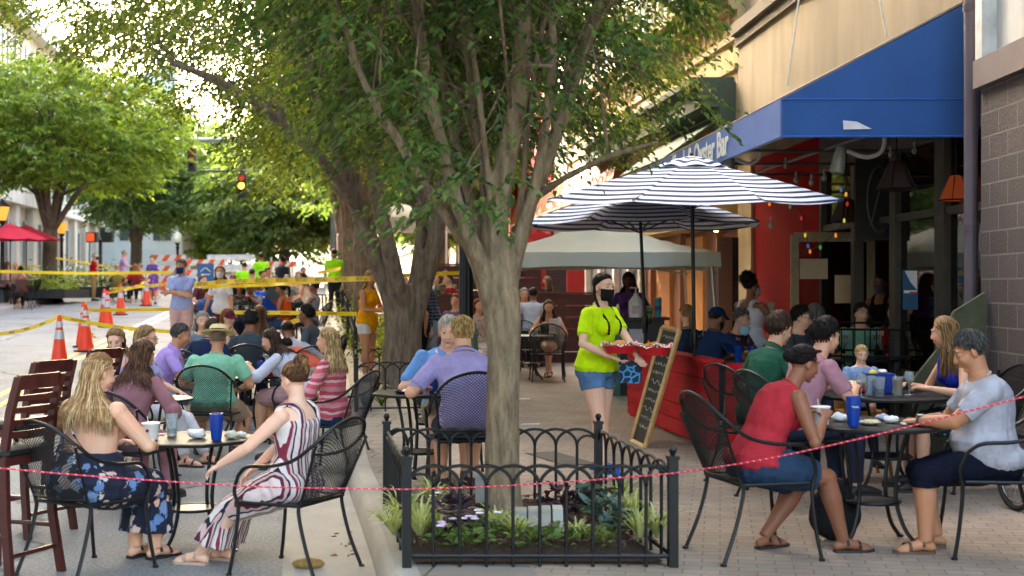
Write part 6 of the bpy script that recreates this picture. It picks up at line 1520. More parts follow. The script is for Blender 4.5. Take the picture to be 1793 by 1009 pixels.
sit('blonde woman in a pink patterned top and jeans at the kerb', 582, 12.2, 72, 'chair beside the kerb holding the pink top woman', sex='f', lean=-4, hunch=12, head=(8, 6, 0), skin_=LIGHT, hair='long', hc='#8a6a42', ht='#e0c794', hairlen=.24, top='blouse', tm=PKT, bot='pants', bc='#28405f', vox=MV, feet=((-.10, .55, .075), (.02, .62, .14)))
tumbler(tb(0, 457, 14.5), 'blue tumbler in front of the woman in the white blouse'); basket(tb(0, 480, 14.5), 'red food basket by the white blouse woman on the third table', 20); bucket(tb(0, 425, 14.4), 'white soup cup in front of the straw hat man'); tumbler(tb(0, 332, 14.8), 'blue tumbler beside the purple polo man', False); basket(tb(0, 400, 14.9), 'red checked food basket beyond the straw hat', 80)
# ---------------- fourth cluster
sit('man from behind in a navy shirt next to the purple polo man', 352, 16.0, -25, 'chair of the man in the navy shirt', lean=12, hunch=16, head=(-6, 12, 0), skin_=TAN, hair='short', hc='#3a2a20', top='tee', tc='#1c2744', vox=FV, g=1.05)
sit('grey haired older woman facing the camera behind the navy shirt', 352, 17.4, 200, None, sex='f', lean=8, hunch=12, head=(0, 6, 0), skin_=LIGHT, hair='bob', hc='#77726c', ht='#c9c4bc', top='tee', tc='#6a7486', vox=.013)
sit('auburn haired woman in a maroon headscarf resting chin on her hands', 382, 18.2, 235, None, sex='f', lean=10, hunch=14, head=(0, 8, 8), skin_=LIGHT, hair='bob', hc='#6e3a22', ht='#9a5c38', hat=('cap', '#5a2230'), top='tee', tc='#8a6a6a', vox=.013, hands=((-.06, .24, 1.02), (.06, .24, 1.02)), pole=((-.3, .3, -1), (.3, .3, -1)))
sit('dark curly haired person in a slate grey shirt from behind', 437, 16.9, 6, 'chair of the slate grey shirt diner', lean=6, hunch=14, head=(0, 10, 0), skin_=BROWN, hair='curly', hc='#17110f', top='tee', tc='#3d4650', vox=.013)
sit('long haired woman partly hidden right of the slate grey shirt', 456, 18.6, 20, None, sex='f', skin_=TAN, hair='long', hc='#4a2e1c', ht='#9a6c40', top='tee', tc='#7a5a50', vox=FV, hairlen=.25)
sit('woman in a pale long sleeved shirt bending with a child on her back', 525, 16.6, 35, 'chair of the woman under the leaning child', sex='f', lean=26, hunch=16, head=(-10, 20, 0), skin_=BROWN, hair='updo', hc='#1b1310', top='long', tc='#c3bfc8', bc='#5a6272', vox=.013)
person('child in a coral polo and beige shorts bending forward over a grown up', 548, 16.2, 58, 'stand', h=.74, lean=52, hunch=22, head=(0, 20, 0), skin_=TAN, hair='short', hc='#1d1512', top='polo', tc='#d9604a', bot='shorts', bc='#b0a48e', vox=MV, hands=((-.14, .62, .78), (.14, .64, .76)), glasses=True)
sit('dark haired diner behind the child in coral', 556, 18.5, 80, 'chair behind the coral shirted child', skin_=BROWN, hair='curly', hc='#15100e', top='tee', tc='#4a5058', vox=FV, lean=10)
q = MB(); q.box((0, 0, .73), (.9, .9, .03)); 
for k in range(9): q.box((-.4 + k * .1, 0, .748), (.045, .9, .004))
t = long_table(at(478, 17.6), .85, .8, 'small table with a blue and white striped cloth behind the brunette in white', h=.70); q = MB(); q.box((0, 0, .712), (.9, .85, .02)); q.build('cloth', stripes([(0, '#1c4a9a'), (.6, '#c9d3e3')], .1, 0), t, False)
# ---------------- standing pair on the road
SH_ = cloth('#9ba6d8')
person('masked man standing with crossed arms in light blue shirt and pink shorts', 318, 23.4, 178, 'stand', h=1.06, g=1.0, hunch=4, head=(-14, 4, 0), skin_=TAN, hair='short', hc='#4d4742', ht='#8d8780', top='polo', tm=SH_, bot='shorts', bc='#c9a3a5', mask='#1e3566', vox=.0125,
       hands=((.13, .26, 1.17), (-.13, .29, 1.13)), pole=((-.7, .1, -1), (.7, .1, -1)), shoe='#6a4632', palm=((0, -1, -.2), (0, -1, -.2)), hem=-.07)
person('masked woman in a white t-shirt with long wavy brown hair looking left', 388, 24, 160, 'stand', sex='f', h=.98, hunch=6, head=(28, -4, 0), skin_=TAN, hair='wavy', hc='#4d3422', ht='#8f6a46', hairlen=.26, top='tee', tc='#d6d3d4', bot='pants', bc='#5a3540', mask='#cfc4c6', vox=.0125, hands=((-.32, .12, .78), (.32, .12, .78)))
# ---------------- fifth group: long table
long_table(at(452, 25.8), 1.75, .8, 'long dark table with drinks in front of the bearded man in blue')
sit('man in a grey shirt with hands clasped at his chin', 441, 27, 178, None, lean=10, hunch=12, head=(0, 6, 0), skin_=BROWN, hair='buzz', hc='#1a1412', top='tee', tc='#5f6678', vox=.014, glasses=True, hands=((-.05, .3, .98), (.05, .3, .98)), pole=((-1, .2, -.6), (1, .2, -.6)))
sit('bearded man in a royal blue t-shirt reading a dark menu', 470, 28, 182, None, lean=4, g=1.15, h=1.05, head=(0, 4, 0), skin_=BROWN, hair='buzz', hc='#1a1412', beard='#1a1412', top='tee', tc='#1f4fb0', vox=.014, hands=((-.1, .34, .86), (.12, .34, .86)))
q = MB(); q.box((0, 0, 0), (.32, .02, .36)); o = q.build('dark_menu', mat('#1d1614', .4), loc=at(482, 27.3, 512)); o.rotation_euler = (R(-20), R(18), 0); tag(o, 'large dark menu held up by the bearded man in blue', 'menu')
sit('woman in an orange top with dark hair tied back, in profile', 503, 25.6, 84, 'chair of the woman in orange', sex='f', skin_=BROWN, hair='pony', hc='#17110f', top='tank', tc='#d9541e', bot='pants', bc='#34507a', vox=.014, lean=6)
sit('girl in a grey tank top with a high bun, leaning back at the kerb side', 545, 26.5, 82, 'chair of the girl with the high bun', sex='f', lean=-12, skin_=BROWN, hair='bun', hc='#17110f', top='tank', tc='#8b8d96', bot='shorts', bc='#4a5566', vox=.014)
sit('woman in patterned black top beside the grey shirted man', 418, 26.8, 200, None, sex='f', skin_=BROWN, hair='long', hc='#17110f', hairlen=.1, tm=floral('#1c1a1c', ['#c9b9a0', '#8a7a6a'], 30, .3), vox=FV, lean=8)
sit('boy in a denim blue shirt seen from behind near the white t-shirt woman', 358, 24.6, -40, 'chair of the boy in denim blue', skin_=TAN, hair='short', hc='#3a2820', top='tee', tc='#33507f', vox=.014, hunch=16)
sit('brown haired boy in maroon behind the crossed arms man', 352, 31, 240, 'chair of the boy in maroon', skin_=LIGHT, hair='short', hc='#4a3020', top='tee', tc='#5a2a30', vox=FV)
for i, (px, c) in enumerate(((414, '#c9c3b8'), (432, '#ddd4c6'), (452, '#d8cdbb'), (500, '#c9d0d6'))): 
    L_ = ['at the left end', 'before the clasped hands', 'in the middle', 'near the orange top'][i]; z_ = ground(at(px, 25.6).x, 25.6) + .745; pint(Vector((at(px, 25.6).x, 25.6, z_)), 'drink glass on the long dark table, ' + L_, c, .7)
q = MB(); q.lathe([(0, 0), (.03, 0), (.03, .12), (.012, .16), (.012, .2), (0, .2)], n=14); o = q.build('sauce_bottle', mat('#1c1614', .3), loc=Vector((at(441, 25.5).x, 25.5, ground(at(441, 25.5).x, 25.5) + .745))); tag(o, 'dark sauce bottle in the middle of the long dark table', 'bottle')
# ---------------- distant diners: label, px, Y, facing, pose, sex, skin, hair, hair colour, top, colour
FAR = [('man in a red and grey cap facing the camera past the masked woman', 408, 33, 190, 'sit', 'm', LIGHT, 'short', '#4a3628', 'tee', '#20242e', ('cap', '#8a3a3a'), .98),
 ('person in blue at a distant table, back of head dark brown', 441, 38, 10, 'sit', 'm', TAN, 'short', '#33241b', 'tee', '#3f6a9a', None, 1.03),
 ('person in beige at a distant table right of the blue shirted diner', 453, 37, 250, 'sit', 'm', TAN, 'short', '#33241b', 'tee', '#b5a08a', None, 1.0),
 ('person in dark grey leaning over beside the black shirted waiter', 465, 39, 230, 'sit', 'm', TAN, 'short', '#2b1f18', 'tee', '#4a4f5a', None, 1.05),
 ('waiter in a neon green shirt standing with his back turned far down the street', 457, 43, 0, 'stand', 'm', BROWN, 'short', '#1c1512', 'tee', '#8fe01c', None, 1.03),
 ('second neon green shirt half hidden left of the standing waiter', 428, 45, 10, 'sit', 'm', TAN, 'buzz', '#1c1512', 'tee', '#8fe01c', None, 1.15),
 ('woman in a black shirt bending over a far table, hair in a bun', 488, 40, -30, 'stand', 'f', BROWN, 'bun', '#15100e', 'tee', '#1d2026', None, 1.0),
 ('diner with sandy hair below the black shirted waitress, leftmost', 484, 33, 170, 'sit', 'm', LIGHT, 'short', '#6a5038', 'tee', '#7a7468', None, .95),
 ('grey haired diner below the black shirted waitress, rightmost', 503, 33.5, 185, 'sit', 'm', LIGHT, 'short', '#8a857e', 'tee', '#8f8a7e', None, .95),
 ('woman with white headband at the far kerbside table', 523, 36, 190, 'sit', 'f', LIGHT, 'long', '#4a3024', 'cami', '#d9b7a8', ('band', '#ddd6c8'), 1.0),
 ('dark haired woman facing left at the far kerbside table', 538, 34, 80, 'sit', 'f', TAN, 'long', '#2b1d16', 'tank', '#cbb9a5', None, 1.0),
 ('woman in red behind the white headband woman', 530, 41, 200, 'sit', 'f', TAN, 'short', '#2b1d16', 'tee', '#b5202c', None, 1.02),
 ('long haired diner low between the far tables', 450, 32, 20, 'sit', 'f', TAN, 'long', '#4a3020', 'tee', '#a07a6a', None, .93),
 ('staff member in neon green and black trousers beyond the forked tree', 586, 36, 20, 'stand', 'm', TAN, 'short', '#2b1d16', 'tee', '#9be81e', None, 1.02),
 ('man in red polo and khaki trousers standing on the far corner', 163, 47.5, -70, 'stand', 'm', TAN, 'short', '#8a8078', 'tee', '#c4101c', ('cap', '#d5cfc6'), 1.0),
 ('man in lilac shirt standing at the far corner table', 215, 51, -80, 'stand', 'm', LIGHT, 'short', '#8a8580', 'tee', '#c3a3d6', ('cap', '#a39c90'), 1.05),
 ('woman in a purple flowered dress standing by the far barricade', 268, 45, 172, 'stand', 'f', LIGHT, 'curly', '#8a5630', 'tee', '#5f3f8a', None, .96),
 ('woman with long hair in a red top sitting at the far corner', 238, 46, 30, 'sit', 'f', LIGHT, 'long', '#8a5a38', 'tee', '#c01a26', None, 1.05),
 ('seated diner in yellow left of the red top woman', 205, 47, 20, 'sit', 'm', LIGHT, 'short', '#a58a68', 'tee', '#c9a94a', None, 1.0),
 ('seated diner in white right of the red top woman', 251, 49, 100, 'sit', 'm', LIGHT, 'short', '#7a6450', 'tee', '#d8d5d0', None, 1.0),
 ('child with fair hair behind the seated diner in yellow', 213, 53, 160, 'sit', 'm', LIGHT, 'short', '#b59a70', 'tee', '#c98a9a', None, .95),
 ('pink faced diner beneath the red umbrellas at the left edge', 27, 44, 200, 'sit', 'm', LIGHT, 'bald', '#6a5040', 'tee', '#d0a5a0', None, 1.0),
 ('dark haired diner from behind beneath the red umbrellas', 37, 41.5, 30, 'sit', 'f', BROWN, 'bun', '#1c1411', 'tank', '#7a4a3c', None, 1.02),
 ('diner in pale pink partly cut by the left edge', 6, 43, -60, 'sit', 'f', LIGHT, 'bob', '#6a4a34', 'tee', '#c99a9a', None, 1.0)]
for i, (lab, px, Y, th, pose, sx, sk_, hr, hc_, tp, tc_, ht_, hh) in enumerate(FAR):
    khaki = 'khaki' in lab; fl = 'flowered' in lab
    person(lab, px, Y, th, pose, sex=sx, skin_=sk_, hair=hr, hc=hc_, top=tp, tc=tc_, hat=ht_, h=hh, vox=XV, bot='dress' if fl else ('pants'), bc='#a5804e' if khaki else ('#23262c' if i % 3 else '#6a5e50'), shoetype='shoe' if pose == 'stand' else None,
           tm=floral('#5a3f86', ['#d9c3e0', '#c05a8a'], 9, .3) if fl else None, bm=floral('#5a3f86', ['#d9c3e0', '#c05a8a'], 9, .3) if fl else None, mask='#1c1c1e' if khaki else None, lean=20 if 'bending' in lab else (6 if pose == 'sit' else 0), hairlen=.22, hands=((-.15, .33, 1.15), (.15, .33, 1.15)) if khaki or 'lilac' in lab else None)
for i, (px, Y, w_, lab) in enumerate([(446, 36.3, 1.5, 'far table of the blue shirted diner group'), (520, 35, 1.6, 'far kerbside table of the headband woman'), (222, 48.3, 1.8, 'dark table at the far corner in front of the red top woman'), (24, 42.6, 1.3, 'dark table beneath the red umbrellas'), (492, 36.5, 1.2, 'table served by the black shirted waitress')]):
    long_table(at(px, Y), w_, .8, lab)
for i, (px, Y, th) in enumerate([(238, 46.1, 30), (205, 47.1, 20), (251, 49.1, 100), (37, 41.6, 30), (48, 43, 90)]):
    chair(at(px, Y), th, 'chair at the far corner ' + ['under the red top woman', 'under the diner in yellow', 'under the diner in white', 'under the dark haired diner by the red umbrellas', 'standing empty right of the red umbrella diners'][i])
# ---------------- the right: sidewalk
BL = cloth('#6f9fe0')
sit('grey haired man facing camera in a blue button shirt by the young tree', 783, 10.75, 186, 'chair of the man in the blue button shirt', lean=14, hunch=14, g=1.12, head=(-8, 10, 0), skin_=FAIR, hair='short', hc='#b5aea2', ht='#ece6da', top='polo', tm=BL, bot='shorts', bc='#8a8578', vox=NV, hands=((-.16, .3, .80), (.18, .3, .80)))
sit('blond man seen from behind in a heathered lavender polo by the young tree', 818, 9.55, 12, 'dark chair whose occupant wears the lavender polo', lean=10, hunch=14, g=1.14, head=(8, 8, 0), skin_=LIGHT, hair='short', hc='#a8824a', ht='#efd59a', top='polo', tc='#a396c8', bot='shorts', bc='#3a3a4a', vox=NV, hands=((-.3, .3, .78), (.16, .36, .78)))
table(at(735, 10.15), .38, 'octagonal brown edged table left of the blond man in lavender', sides=8, rz=22)
p_ = Vector((at(716, 10).x, 10, S0 + .724)); t = thing('serving_tray', 'black tray of trinkets on the table left of the lavender man', 'tray', p_)
q = MB(); q.lathe([(0, 0), (.1, 0), (.11, .02), (.105, .02), (.097, .006), (0, .006)], n=24); q.build('tray', mat('#18181c', .4), t)
for a, b, c in ((-.04, .0, '#c4304e'), (.03, .02, '#d9d4d6'), (.02, -.04, '#20306a'), (-.02, -.05, '#e3dfe0')): q = MB(); q.ell((a, b, .02), (.03, .022, .016)); q.build('trinket', mat(c, .4), t, 'all')
tumbler(Vector((at(759, 10.0).x, 10.0, S0 + .723)), 'blue tumbler between the blue shirted man and the lavender polo man')
# waitress
PW = person('masked waitress in a neon yellow t-shirt and denim shorts carrying two food baskets', 1045, 10.7, -128, 'stand', sex='f', h=.955, g=1.16, hunch=5, lean=2, head=(-14, 6, 0), skin_=FAIR, hair='braids', hc='#1b110c', ht='#2e1d16', top='tee', tc='#c4e80e', bot='brief', bm=cloth('#56779f', .22), mask='#17171a', vox=NV,
    hands=((-.02, .40, 1.02), (.20, .27, 1.03)), feet=((-.10, -.06, .075), (.10, .14, .075)), pole=((-1, -.4, -.6), (1, -.35, -.7)), palm=((.2, .1, 1), (-.2, .1, 1)), grip=.25, shoe='#1f49a8', hem=-.06)
def wloc(P, v): 
    return P['root'].matrix_basis @ Vector(v)
_r = Matrix.Rotation(R(-128), 4, 'Z'); _b = PW['loc']; WL = lambda v: _b + (_r @ (Vector(v) * .955))
basket(WL((.16, .34, 1.055)), 'red basket of food with checked paper, closer to the waitress body', 10, False, 1.25)
basket(WL((-.06, .52, 1.035)), 'red basket with fries and overhanging checked paper, farther from the waitress', -20, True, 1.3)
POU = NT('pouch_print'); vv = POU.n('ShaderNodeTexVoronoi', i_Scale=14, feature='DISTANCE_TO_EDGE'); POU.l(POU.coord(), vv.inputs['Vector']); POU.base(POU.ramp(vv.outputs[0], [(.04, lin('#2f8fc4')), (.10, lin('#10183a'))])); POU.b.inputs['Roughness'].default_value = .6
c_ = Vector((at(1104, 10.5).x, 10.5, 1.72 - 150 / 219)); t = thing('belt_pouch', 'dark server pouch with blue print hanging at the waitress hip', 'pouch', c_, -20)
q = MB(); q.loft([[(x * .085 * k, y * .025, z) for x, y in ((-1, -1), (1, -1), (1, 1), (-1, 1))] for z, k in ((-.09, .9), (-.05, 1), (.085, 1.08), (.09, 1.0))]); q.build('bag', POU.m, t, False)
q = MB(); q.box((0, -.028, .07), (.17, .006, .03)); q.build('flap', mat('#141a2e', .6), t, False); q = MB(); q.box((-.05, -.034, .075), (.03, .008, .012)); q.build('buckle', mat('#c9bfae', .4), t, False)
# foreground right pair
table(at(1528, 7.85), .42, 'black round table holding cup and tumbler between red top woman and grey t-shirt man')
sit('woman in a sleeveless red top and denim shorts leaning at the front table', 1325, 7.55, -74, 'near chair at the right, occupied by the red top woman', sex='f', g=1.18, lean=16, hunch=24, h=.93, head=(4, 16, 0), skin_=BROWN, hair='updo', hc='#15100e', ht='#2a1f1a', hat=('band', '#1c1512'), top='sleeveless', tc='#a82c34', bot='shorts', bc='#2a3c54', vox=NV,
    hands=((-.12, .42, .84), (.12, .40, .84)), feet=((-.14, .12, .075), (.10, .54, .075)), shoe='#2b1f1a', shoetype='sandal', pole=((-.6, -.2, -1), (.6, -.2, -1)), grip=.9)
PG = sit('heavyset grey haired man in a light grey t-shirt eating at the front table', 1738, 7.62, 82, 'chair at the right edge under the grey t-shirt man', g=1.25, belly=.09, lean=2, hunch=14, head=(0, 22, 0), skin_=OLIVE, hair='short', hc='#3a3836', ht='#6a6865', top='tee', tc='#aaa9b3', bot='capri', bc='#0e1222', vox=NV,
    hands=((-.02, .45, .80), (.14, .42, .79)), feet=((-.12, .42, .075), (.10, .32, .075)), shoe='#5a4634', shoetype='sandal', pole=((-.8, -.1, -.9), (.8, -.1, -.9)), grip=.8, hem=-.13, h=.94)
zt_ = S0 + .724
def tz(px, Y, h=zt_): return Vector((at(px, Y).x, Y, h))
bucket(tz(1437, 7.75), 'white soup cup with red emblem in front of the red top woman'); tumbler(tz(1494, 7.65), 'blue tumbler with pale logo on the front right table', True)
napkin(tz(1470, 7.95), 'white napkin behind the soup cup on the front right table', .05); napkin(tz(1560, 7.85), 'crumpled white napkin by the watch wearing hand', .045); napkin(tz(1545, 8.0), 'bluish crumpled wrapper behind the plate, front right table', .04, '#a3a8b8')
plate(tz(1522, 7.75), 'white plate with bread on the front right table', .065); napkin(tz(1583, 7.7), 'small napkin at the right edge of the front right table', .022)
q = MB(); q.tube([(.031 * math.cos(a), 0, .034 * math.sin(a)) for a in np.linspace(0, 2 * PI, 21)[:-1]], .008, 6, closed=True); mb_ = PG['root'].matrix_basis; e_, w_ = mb_ @ PG['EL'][-1], mb_ @ PG['WR'][-1]; t = thing('wristwatch', 'black strapped wristwatch with white dial on the grey t-shirt man', 'watch', e_.lerp(w_, .93)); t.rotation_euler = (w_ - e_).to_track_quat('Y', 'Z').to_euler(); q.build('strap', mat('#16161a', .5), t); q = MB(); q.lathe([(0, .0), (.017, .0), (.019, .006), (0, .008)], (-.0, 0, .034), 18, Matrix.Rotation(R(0), 3, 'X')); q.build('dial', WHITE, t)
q = MB(); q.ell((0, 0, .16), (.16, .12, .16), n=20, m=14); q.ell((.0, .02, .3), (.1, .08, .06)); me = q.mesh('backpack', cloth('#201f22'), 'all')
for v in me.vertices: v.co += v.co.normalized() * noise.noise(v.co * 9) * .03; v.co.z = max(v.co.z, 0)
tag(link(me, 'backpack', loc=at(1462, 7.95)), 'black backpack slumped on the ground under the front right table', 'bag')
# group behind
table(at(1550, 9.9), .50, 'larger black table with beers and baby food behind the front right pair')
sit('young man in a dark green polo with wavy brown hair, back turned', 1330, 10.3, -62, 'chair of the dark green polo man beside the red planter', lean=10, hunch=12, head=(0, 8, 0), skin_=LIGHT, hair='thick', hc='#33231a', ht='#5a4230', top='polo', tc='#2a5945', vox=.0085, h=1.0)
sit('dark haired young man in a dusty pink t-shirt in profile', 1392, 9.5, -68, 'chair of the dusty pink t-shirt man', lean=14, hunch=18, head=(2, 6, 0), skin_=LIGHT, hair='thick', hc='#120e0d', ht='#2c2522', top='tee', tc='#b07f8a', vox=.0085, g=1.05, hands=((-.12, .42, .8), (.12, .44, .8)), h=1.0)
sit('blond baby with blue spoon seated at the beer table', 1506, 10.6, 182, None, h=.58, seat=.54, head=(0, 6, 0), skin_=FAIR, hair='short', hc='#b98f58', ht='#e3c48c', top='tee', tc='#8fa5c9', vox=.0085, hands=((-.1, .3, 1.05), (.12, .3, 1.25)))
hc_ = thing('high_chair', 'wooden high chair of the blond baby', 'high chair', at(1506, 10.62)); 
for sx in (-1, 1):
    for sy in (-1, 1): q = MB(); q.tube([(sx * .15, sy * .13, .56), (sx * .2, sy * .2, 0)], .016, 6); q.build('leg', mat('#a5722f', .5, 0, .2, 12), hc_)
q = MB(); q.box((0, 0, .52), (.34, .3, .03)); q.box((0, .16, .68), (.34, .02, .3)); q.build('seat', mat('#a5722f', .5, 0, .2, 12), hc_, False)
sit('blonde woman in a royal blue tank top leaning left at the beer table', 1700, 10.0, 96, 'chair of the royal blue tank top woman', sex='f', lean=14, hunch=8, head=(-50, 8, 0), skin_=LIGHT, hair='long', hc='#6a4c2e', ht='#b08f5e', hairlen=.26, top='tank', tc='#2336b0', bot='shorts', bm=floral('#0f2a33', ['#7fd0c9', '#d8efe8'], 12, .3), vox=.0085, hands=((-.2, .42, .78), (.15, .42, .78)))
pint(tz(1540, 9.7), 'pint glass with a last inch of dark beer', '#5a2c10', .35); pint(tz(1572, 9.75), 'full pint glass of golden beer on the beer table', '#c98a12', .9); pint(tz(1558, 10.05), 'second golden beer behind the full pint', '#b87a10', .9); wineglass(tz(1508, 9.6), 'stemmed glass of white wine nearest the baby'); wineglass(tz(1592, 9.85), 'empty stemmed glass right of the golden beer'); pint(tz(1522, 9.8), 'small clear water glass on the beer table')
t = thing('carryout_caddy', 'blue cardboard drink caddy with lemon on the beer table', 'caddy', tz(1538, 10.05)); q = MB(); q.loft([[(x * k, y * k * .7, z) for x, y in ((-1, -1), (1, -1), (1, 1), (-1, 1))] for z, k in ((0, .085), (.15, .105))]); q.build('box', mat('#10338f', .5), t, False); q = MB(); q.ell((-.04, 0, .15), (.035, .03, .025)); q.build('lemon', mat('#e0c020', .5), t, 'all'); napkin(tz(1545, 10.0, zt_ + .15), 'white napkin stuffed in the blue caddy', .035)
t = thing('baby_food_plate', 'plate with red bowl and green and pink baby food in front of the baby', 'plate', tz(1500, 10.1)); q = MB(); q.lathe([(0, 0), (.07, 0), (.11, .015), (.07, .006), (0, .006)], n=24); q.build('dish', WHITE, t); q = MB(); q.lathe([(0, .01), (.05, .01), (.06, .045), (0, .045)], (.01, -.02, 0), 20); q.build('bowl', mat('#c4161c', .4), t)
for a, b, c, r_ in ((-.04, .03, '#b5d94a', .045), (.04, .04, '#e3948a', .04), (0, .0, '#e8b9a5', .035)): q = MB(); q.ell((a, b, .06), (r_, r_, .03)); q.build('food', mat(c, .5, 0, .25, 40, .3), t, 'all')
# patio people under the awning
sit('woman with a blond ponytail from behind inside the red planter patio', 1207, 14.9, 12, None, sex='f', skin_=LIGHT, hair='pony', hc='#7a5a38', ht='#c09a62', top='tee', tc='#232d44', vox=.013, hunch=12)
sit('man in a navy cap and navy t-shirt behind the red planter wall', 1238, 14.2, -40, None, skin_=BROWN, hair='buzz', hc='#17110f', hat=('cap', '#14284e'), top='tee', tc='#1c2e50', vox=.0115, lean=10, hunch=14, head=(-20, 14, 0), hands=((-.1, .45, .78), (.22, .48, .78)), beard='#17110f')
sit('older woman with a lowered blue mask and short grey hair on the patio', 1270, 15.0, 215, None, sex='f', skin_=LIGHT, hair='short', hc='#4d4742', ht='#8f8a84', tm=floral('#2a1626', ['#b58aa0', '#6a3a50'], 22, .3), top='tee', vox=.0115, lean=14, hunch=16, head=(20, 14, 0), mask=('#9fc4dc', .06), hands=((-.15, .4, .8), (.15, .42, .8)))
table(at(1300, 14.2), .45, 'black patio table with blue menus behind the red planter wall')
for i, px in enumerate((1292, 1318)): tumbler(tz(px, 13.95), 'dim blue tumbler on the patio table, %s one' % ('left' if i == 0 else 'right'))
q = MB(); q.box((0, 0, .0), (.16, .01, .2)); o = q.build('blue_menu', mat('#16265a', .5), loc=at(1277, 14.0, 610)); o.rotation_euler = (R(-60), R(20), R(20)); tag(o, 'blue menu card in the hands of the navy cap man', 'menu')
person('server with a big afro puff in a white tank top holding beers', 1312, 15.2, -52, 'stand', sex='f', h=.95, g=1.2, hunch=4, head=(-22, 6, 0), skin_=BROWN, hair='afro', hc='#120d0b', ht='#241a16', top='tank', tc='#cfccd2', bot='skirt', bm=floral('#14122a', ['#c9a0b0', '#8a7aa0', '#14122a'], 16, .3), mask='#c3b3c0', glasses=True, vox=.0095,
    hands=((-.12, .34, 1.22), (.16, .32, 1.24)), grip=1.0, pole=((-1, -.2, -.5), (1, -.2, -.8)))
pint(at(1351, 14.95, 552), 'glass of golden beer held up by the white tank top server', '#d99a1a', .85)
sit('dark haired man with glasses on the patio behind the green polo', 1392, 13.6, -130, None, skin_=LIGHT, hair='short', hc='#14100e', top='tee', tc='#3a3f46', glasses=True, vox=.0125, head=(20, 8, 0))
sit('grey haired diner in the dim patio beside the glasses man', 1432, 14.6, 20, None, skin_=TAN, hair='bob', hc='#4a4640', ht='#7a766c', top='tee', tc='#2f332c', vox=FV)
person('waiter in black tank and patterned mask standing inside the doorway', 1545, 16.4, 140, 'stand', sex='f', h=.98, skin_=BROWN, hair='updo', hc='#15100e', top='tank', tc='#0f0e10', bot='pants', bc='#141418', mask='#5d5d66', vox=.0125, head=(0, 10, 0), hands=((-.14, .32, 1.05), (.14, .34, 1.05)))
sit('broad faced man in a pale green shirt behind the iron railing', 1505, 15.6, 188, None, skin_=LIGHT, hair='short', hc='#1c1512', top='tee', tc='#7fae92', vox=.0125, g=1.1)
sit('woman in a red top with brown hair behind the iron railing', 1568, 15.5, 150, None, sex='f', skin_=LIGHT, hair='long', hc='#3d2a1e', hairlen=.15, ht='#6a4c34', top='tank', tc='#a51c1e', vox=.0125)
for i, px in enumerate((1462, 1480, 1535)): pint(at(px, 14.9, 600), 'drink on the dim patio table behind the railing, ' + ['left', 'middle', 'right'][i], '#8a6a2a', .6)
table(at(1500, 14.9), .5, 'dark patio table just behind the iron railing')
# sidewalk, farther diners
sit('woman in black tank reading a paper menu with crossed ankles', 962, 22.6, 176, 'chair of the woman reading the menu', sex='f', skin_=LIGHT, hair='long', hc='#4a2f20', ht='#8a6240', hairlen=.22, top='tank', tc='#15141a', bot='brief', bc='#15141a', vox=.0125, lean=12, hunch=14, head=(4, 16, 0), shoe='#1b1412', shoetype='sandal', hands=((-.12, .32, .88), (.14, .34, .88)), feet=((.02, .42, .075), (-.03, .50, .10)), z=S0)
menu(Vector((at(972, 22.2).x, 22.2, S0 + .74)), 0, 'paper menu with pink print held by the woman in black')
table(Vector((*at(925, 21.8).xy, S0)), .42, 'black iron table with a white cup before the menu reading woman')
chair(Vector((*at(958, 21.3).xy, S0)), 2, 'empty iron chair facing the menu reading woman'); chair(Vector((*at(912, 22.7).xy, S0)), 180, 'wooden looking chair at the left of the menu table')
bucket(Vector((at(936, 21.7).x, 21.7, S0 + .723)), 'white soup cup with emblem on the iron table near the menu woman', False); pint(Vector((at(977, 21.9).x, 21.9, S0 + .723)), 'brown iced drink beside the paper menu', '#5a2a14', .8)
WS = cloth('#c0c2cc')
sit('dark haired man in a white shirt from behind by the wooden booth', 932, 24.6, -10, None, skin_=BROWN, hair='short', hc='#120e0c', top='long', tm=WS, vox=FV, seat=.62, lean=8, z=S0)
sit('grey haired man with glasses facing the white shirted man', 917, 25.4, 190, None, skin_=LIGHT, hair='short', hc='#8a857e', top='tee', tc='#9a9aa5', vox=FV, seat=.6, glasses='#7a1e1e', z=S0)
t = thing('carryout_box', 'blue and white box beside the white shirted man', 'box', Vector((at(903, 23.8).x, 23.8, S0 + .76))); q = MB(); q.box((0, 0, .14), (.24, .2, .28)); q.build('carton', mat('#1f3fa0', .5), t, False); q = MB(); q.box((0, -.102, .14), (.12, .004, .1)); q.build('print', WHITE, t, False)
long_table(Vector((*at(905, 23.9).xy, S0)), .7, .6, 'small table carrying the blue box near the wooden booth')
ms = thing('shirt_print', '', 'x', (0, 0, 0)); bpy.data.objects.remove(ms)
person('blonde staff woman in black t-shirt and red mask behind the booth', 960, 29.5, 30, 'stand', sex='f', skin_=LIGHT, hair='long', hc='#5a4028', ht='#b08c58', hairlen=.18, top='tee', tc='#16171a', bot='pants', bc='#17181c', mask='#c4141e', vox=FV, head=(40, 0, 0), h=.98)
person('smiling hostess in a purple top behind the dark host stand', 1102, 19.6, 172, 'stand', sex='f', skin_=DARK, hair='long', hc='#110c0b', ht='#1d1512', hairlen=.16, top='tee', tc='#5a3a7a', bot='pants', bc='#1c1c22', vox=.0125, head=(0, 16, 8), lean=10, h=1.02, hands=((-.3, .3, .95), (.2, .3, 1.0)))
person('blonde woman in a mustard yellow top and white shorts beside the forked tree', 643, 19.4, -115, 'stand', sex='f', skin_=TAN, hair='long', hc='#8a6438', ht='#d9b47a', hairlen=.26, top='sleeveless', tc='#e39a08', bot='brief', bc='#d6d0cc', vox=.0115, h=.95, head=(-10, 8, 0), hem=-.22, hands=((-.1, .28, 1.12), (.12, .3, 1.1)), g=1.08)
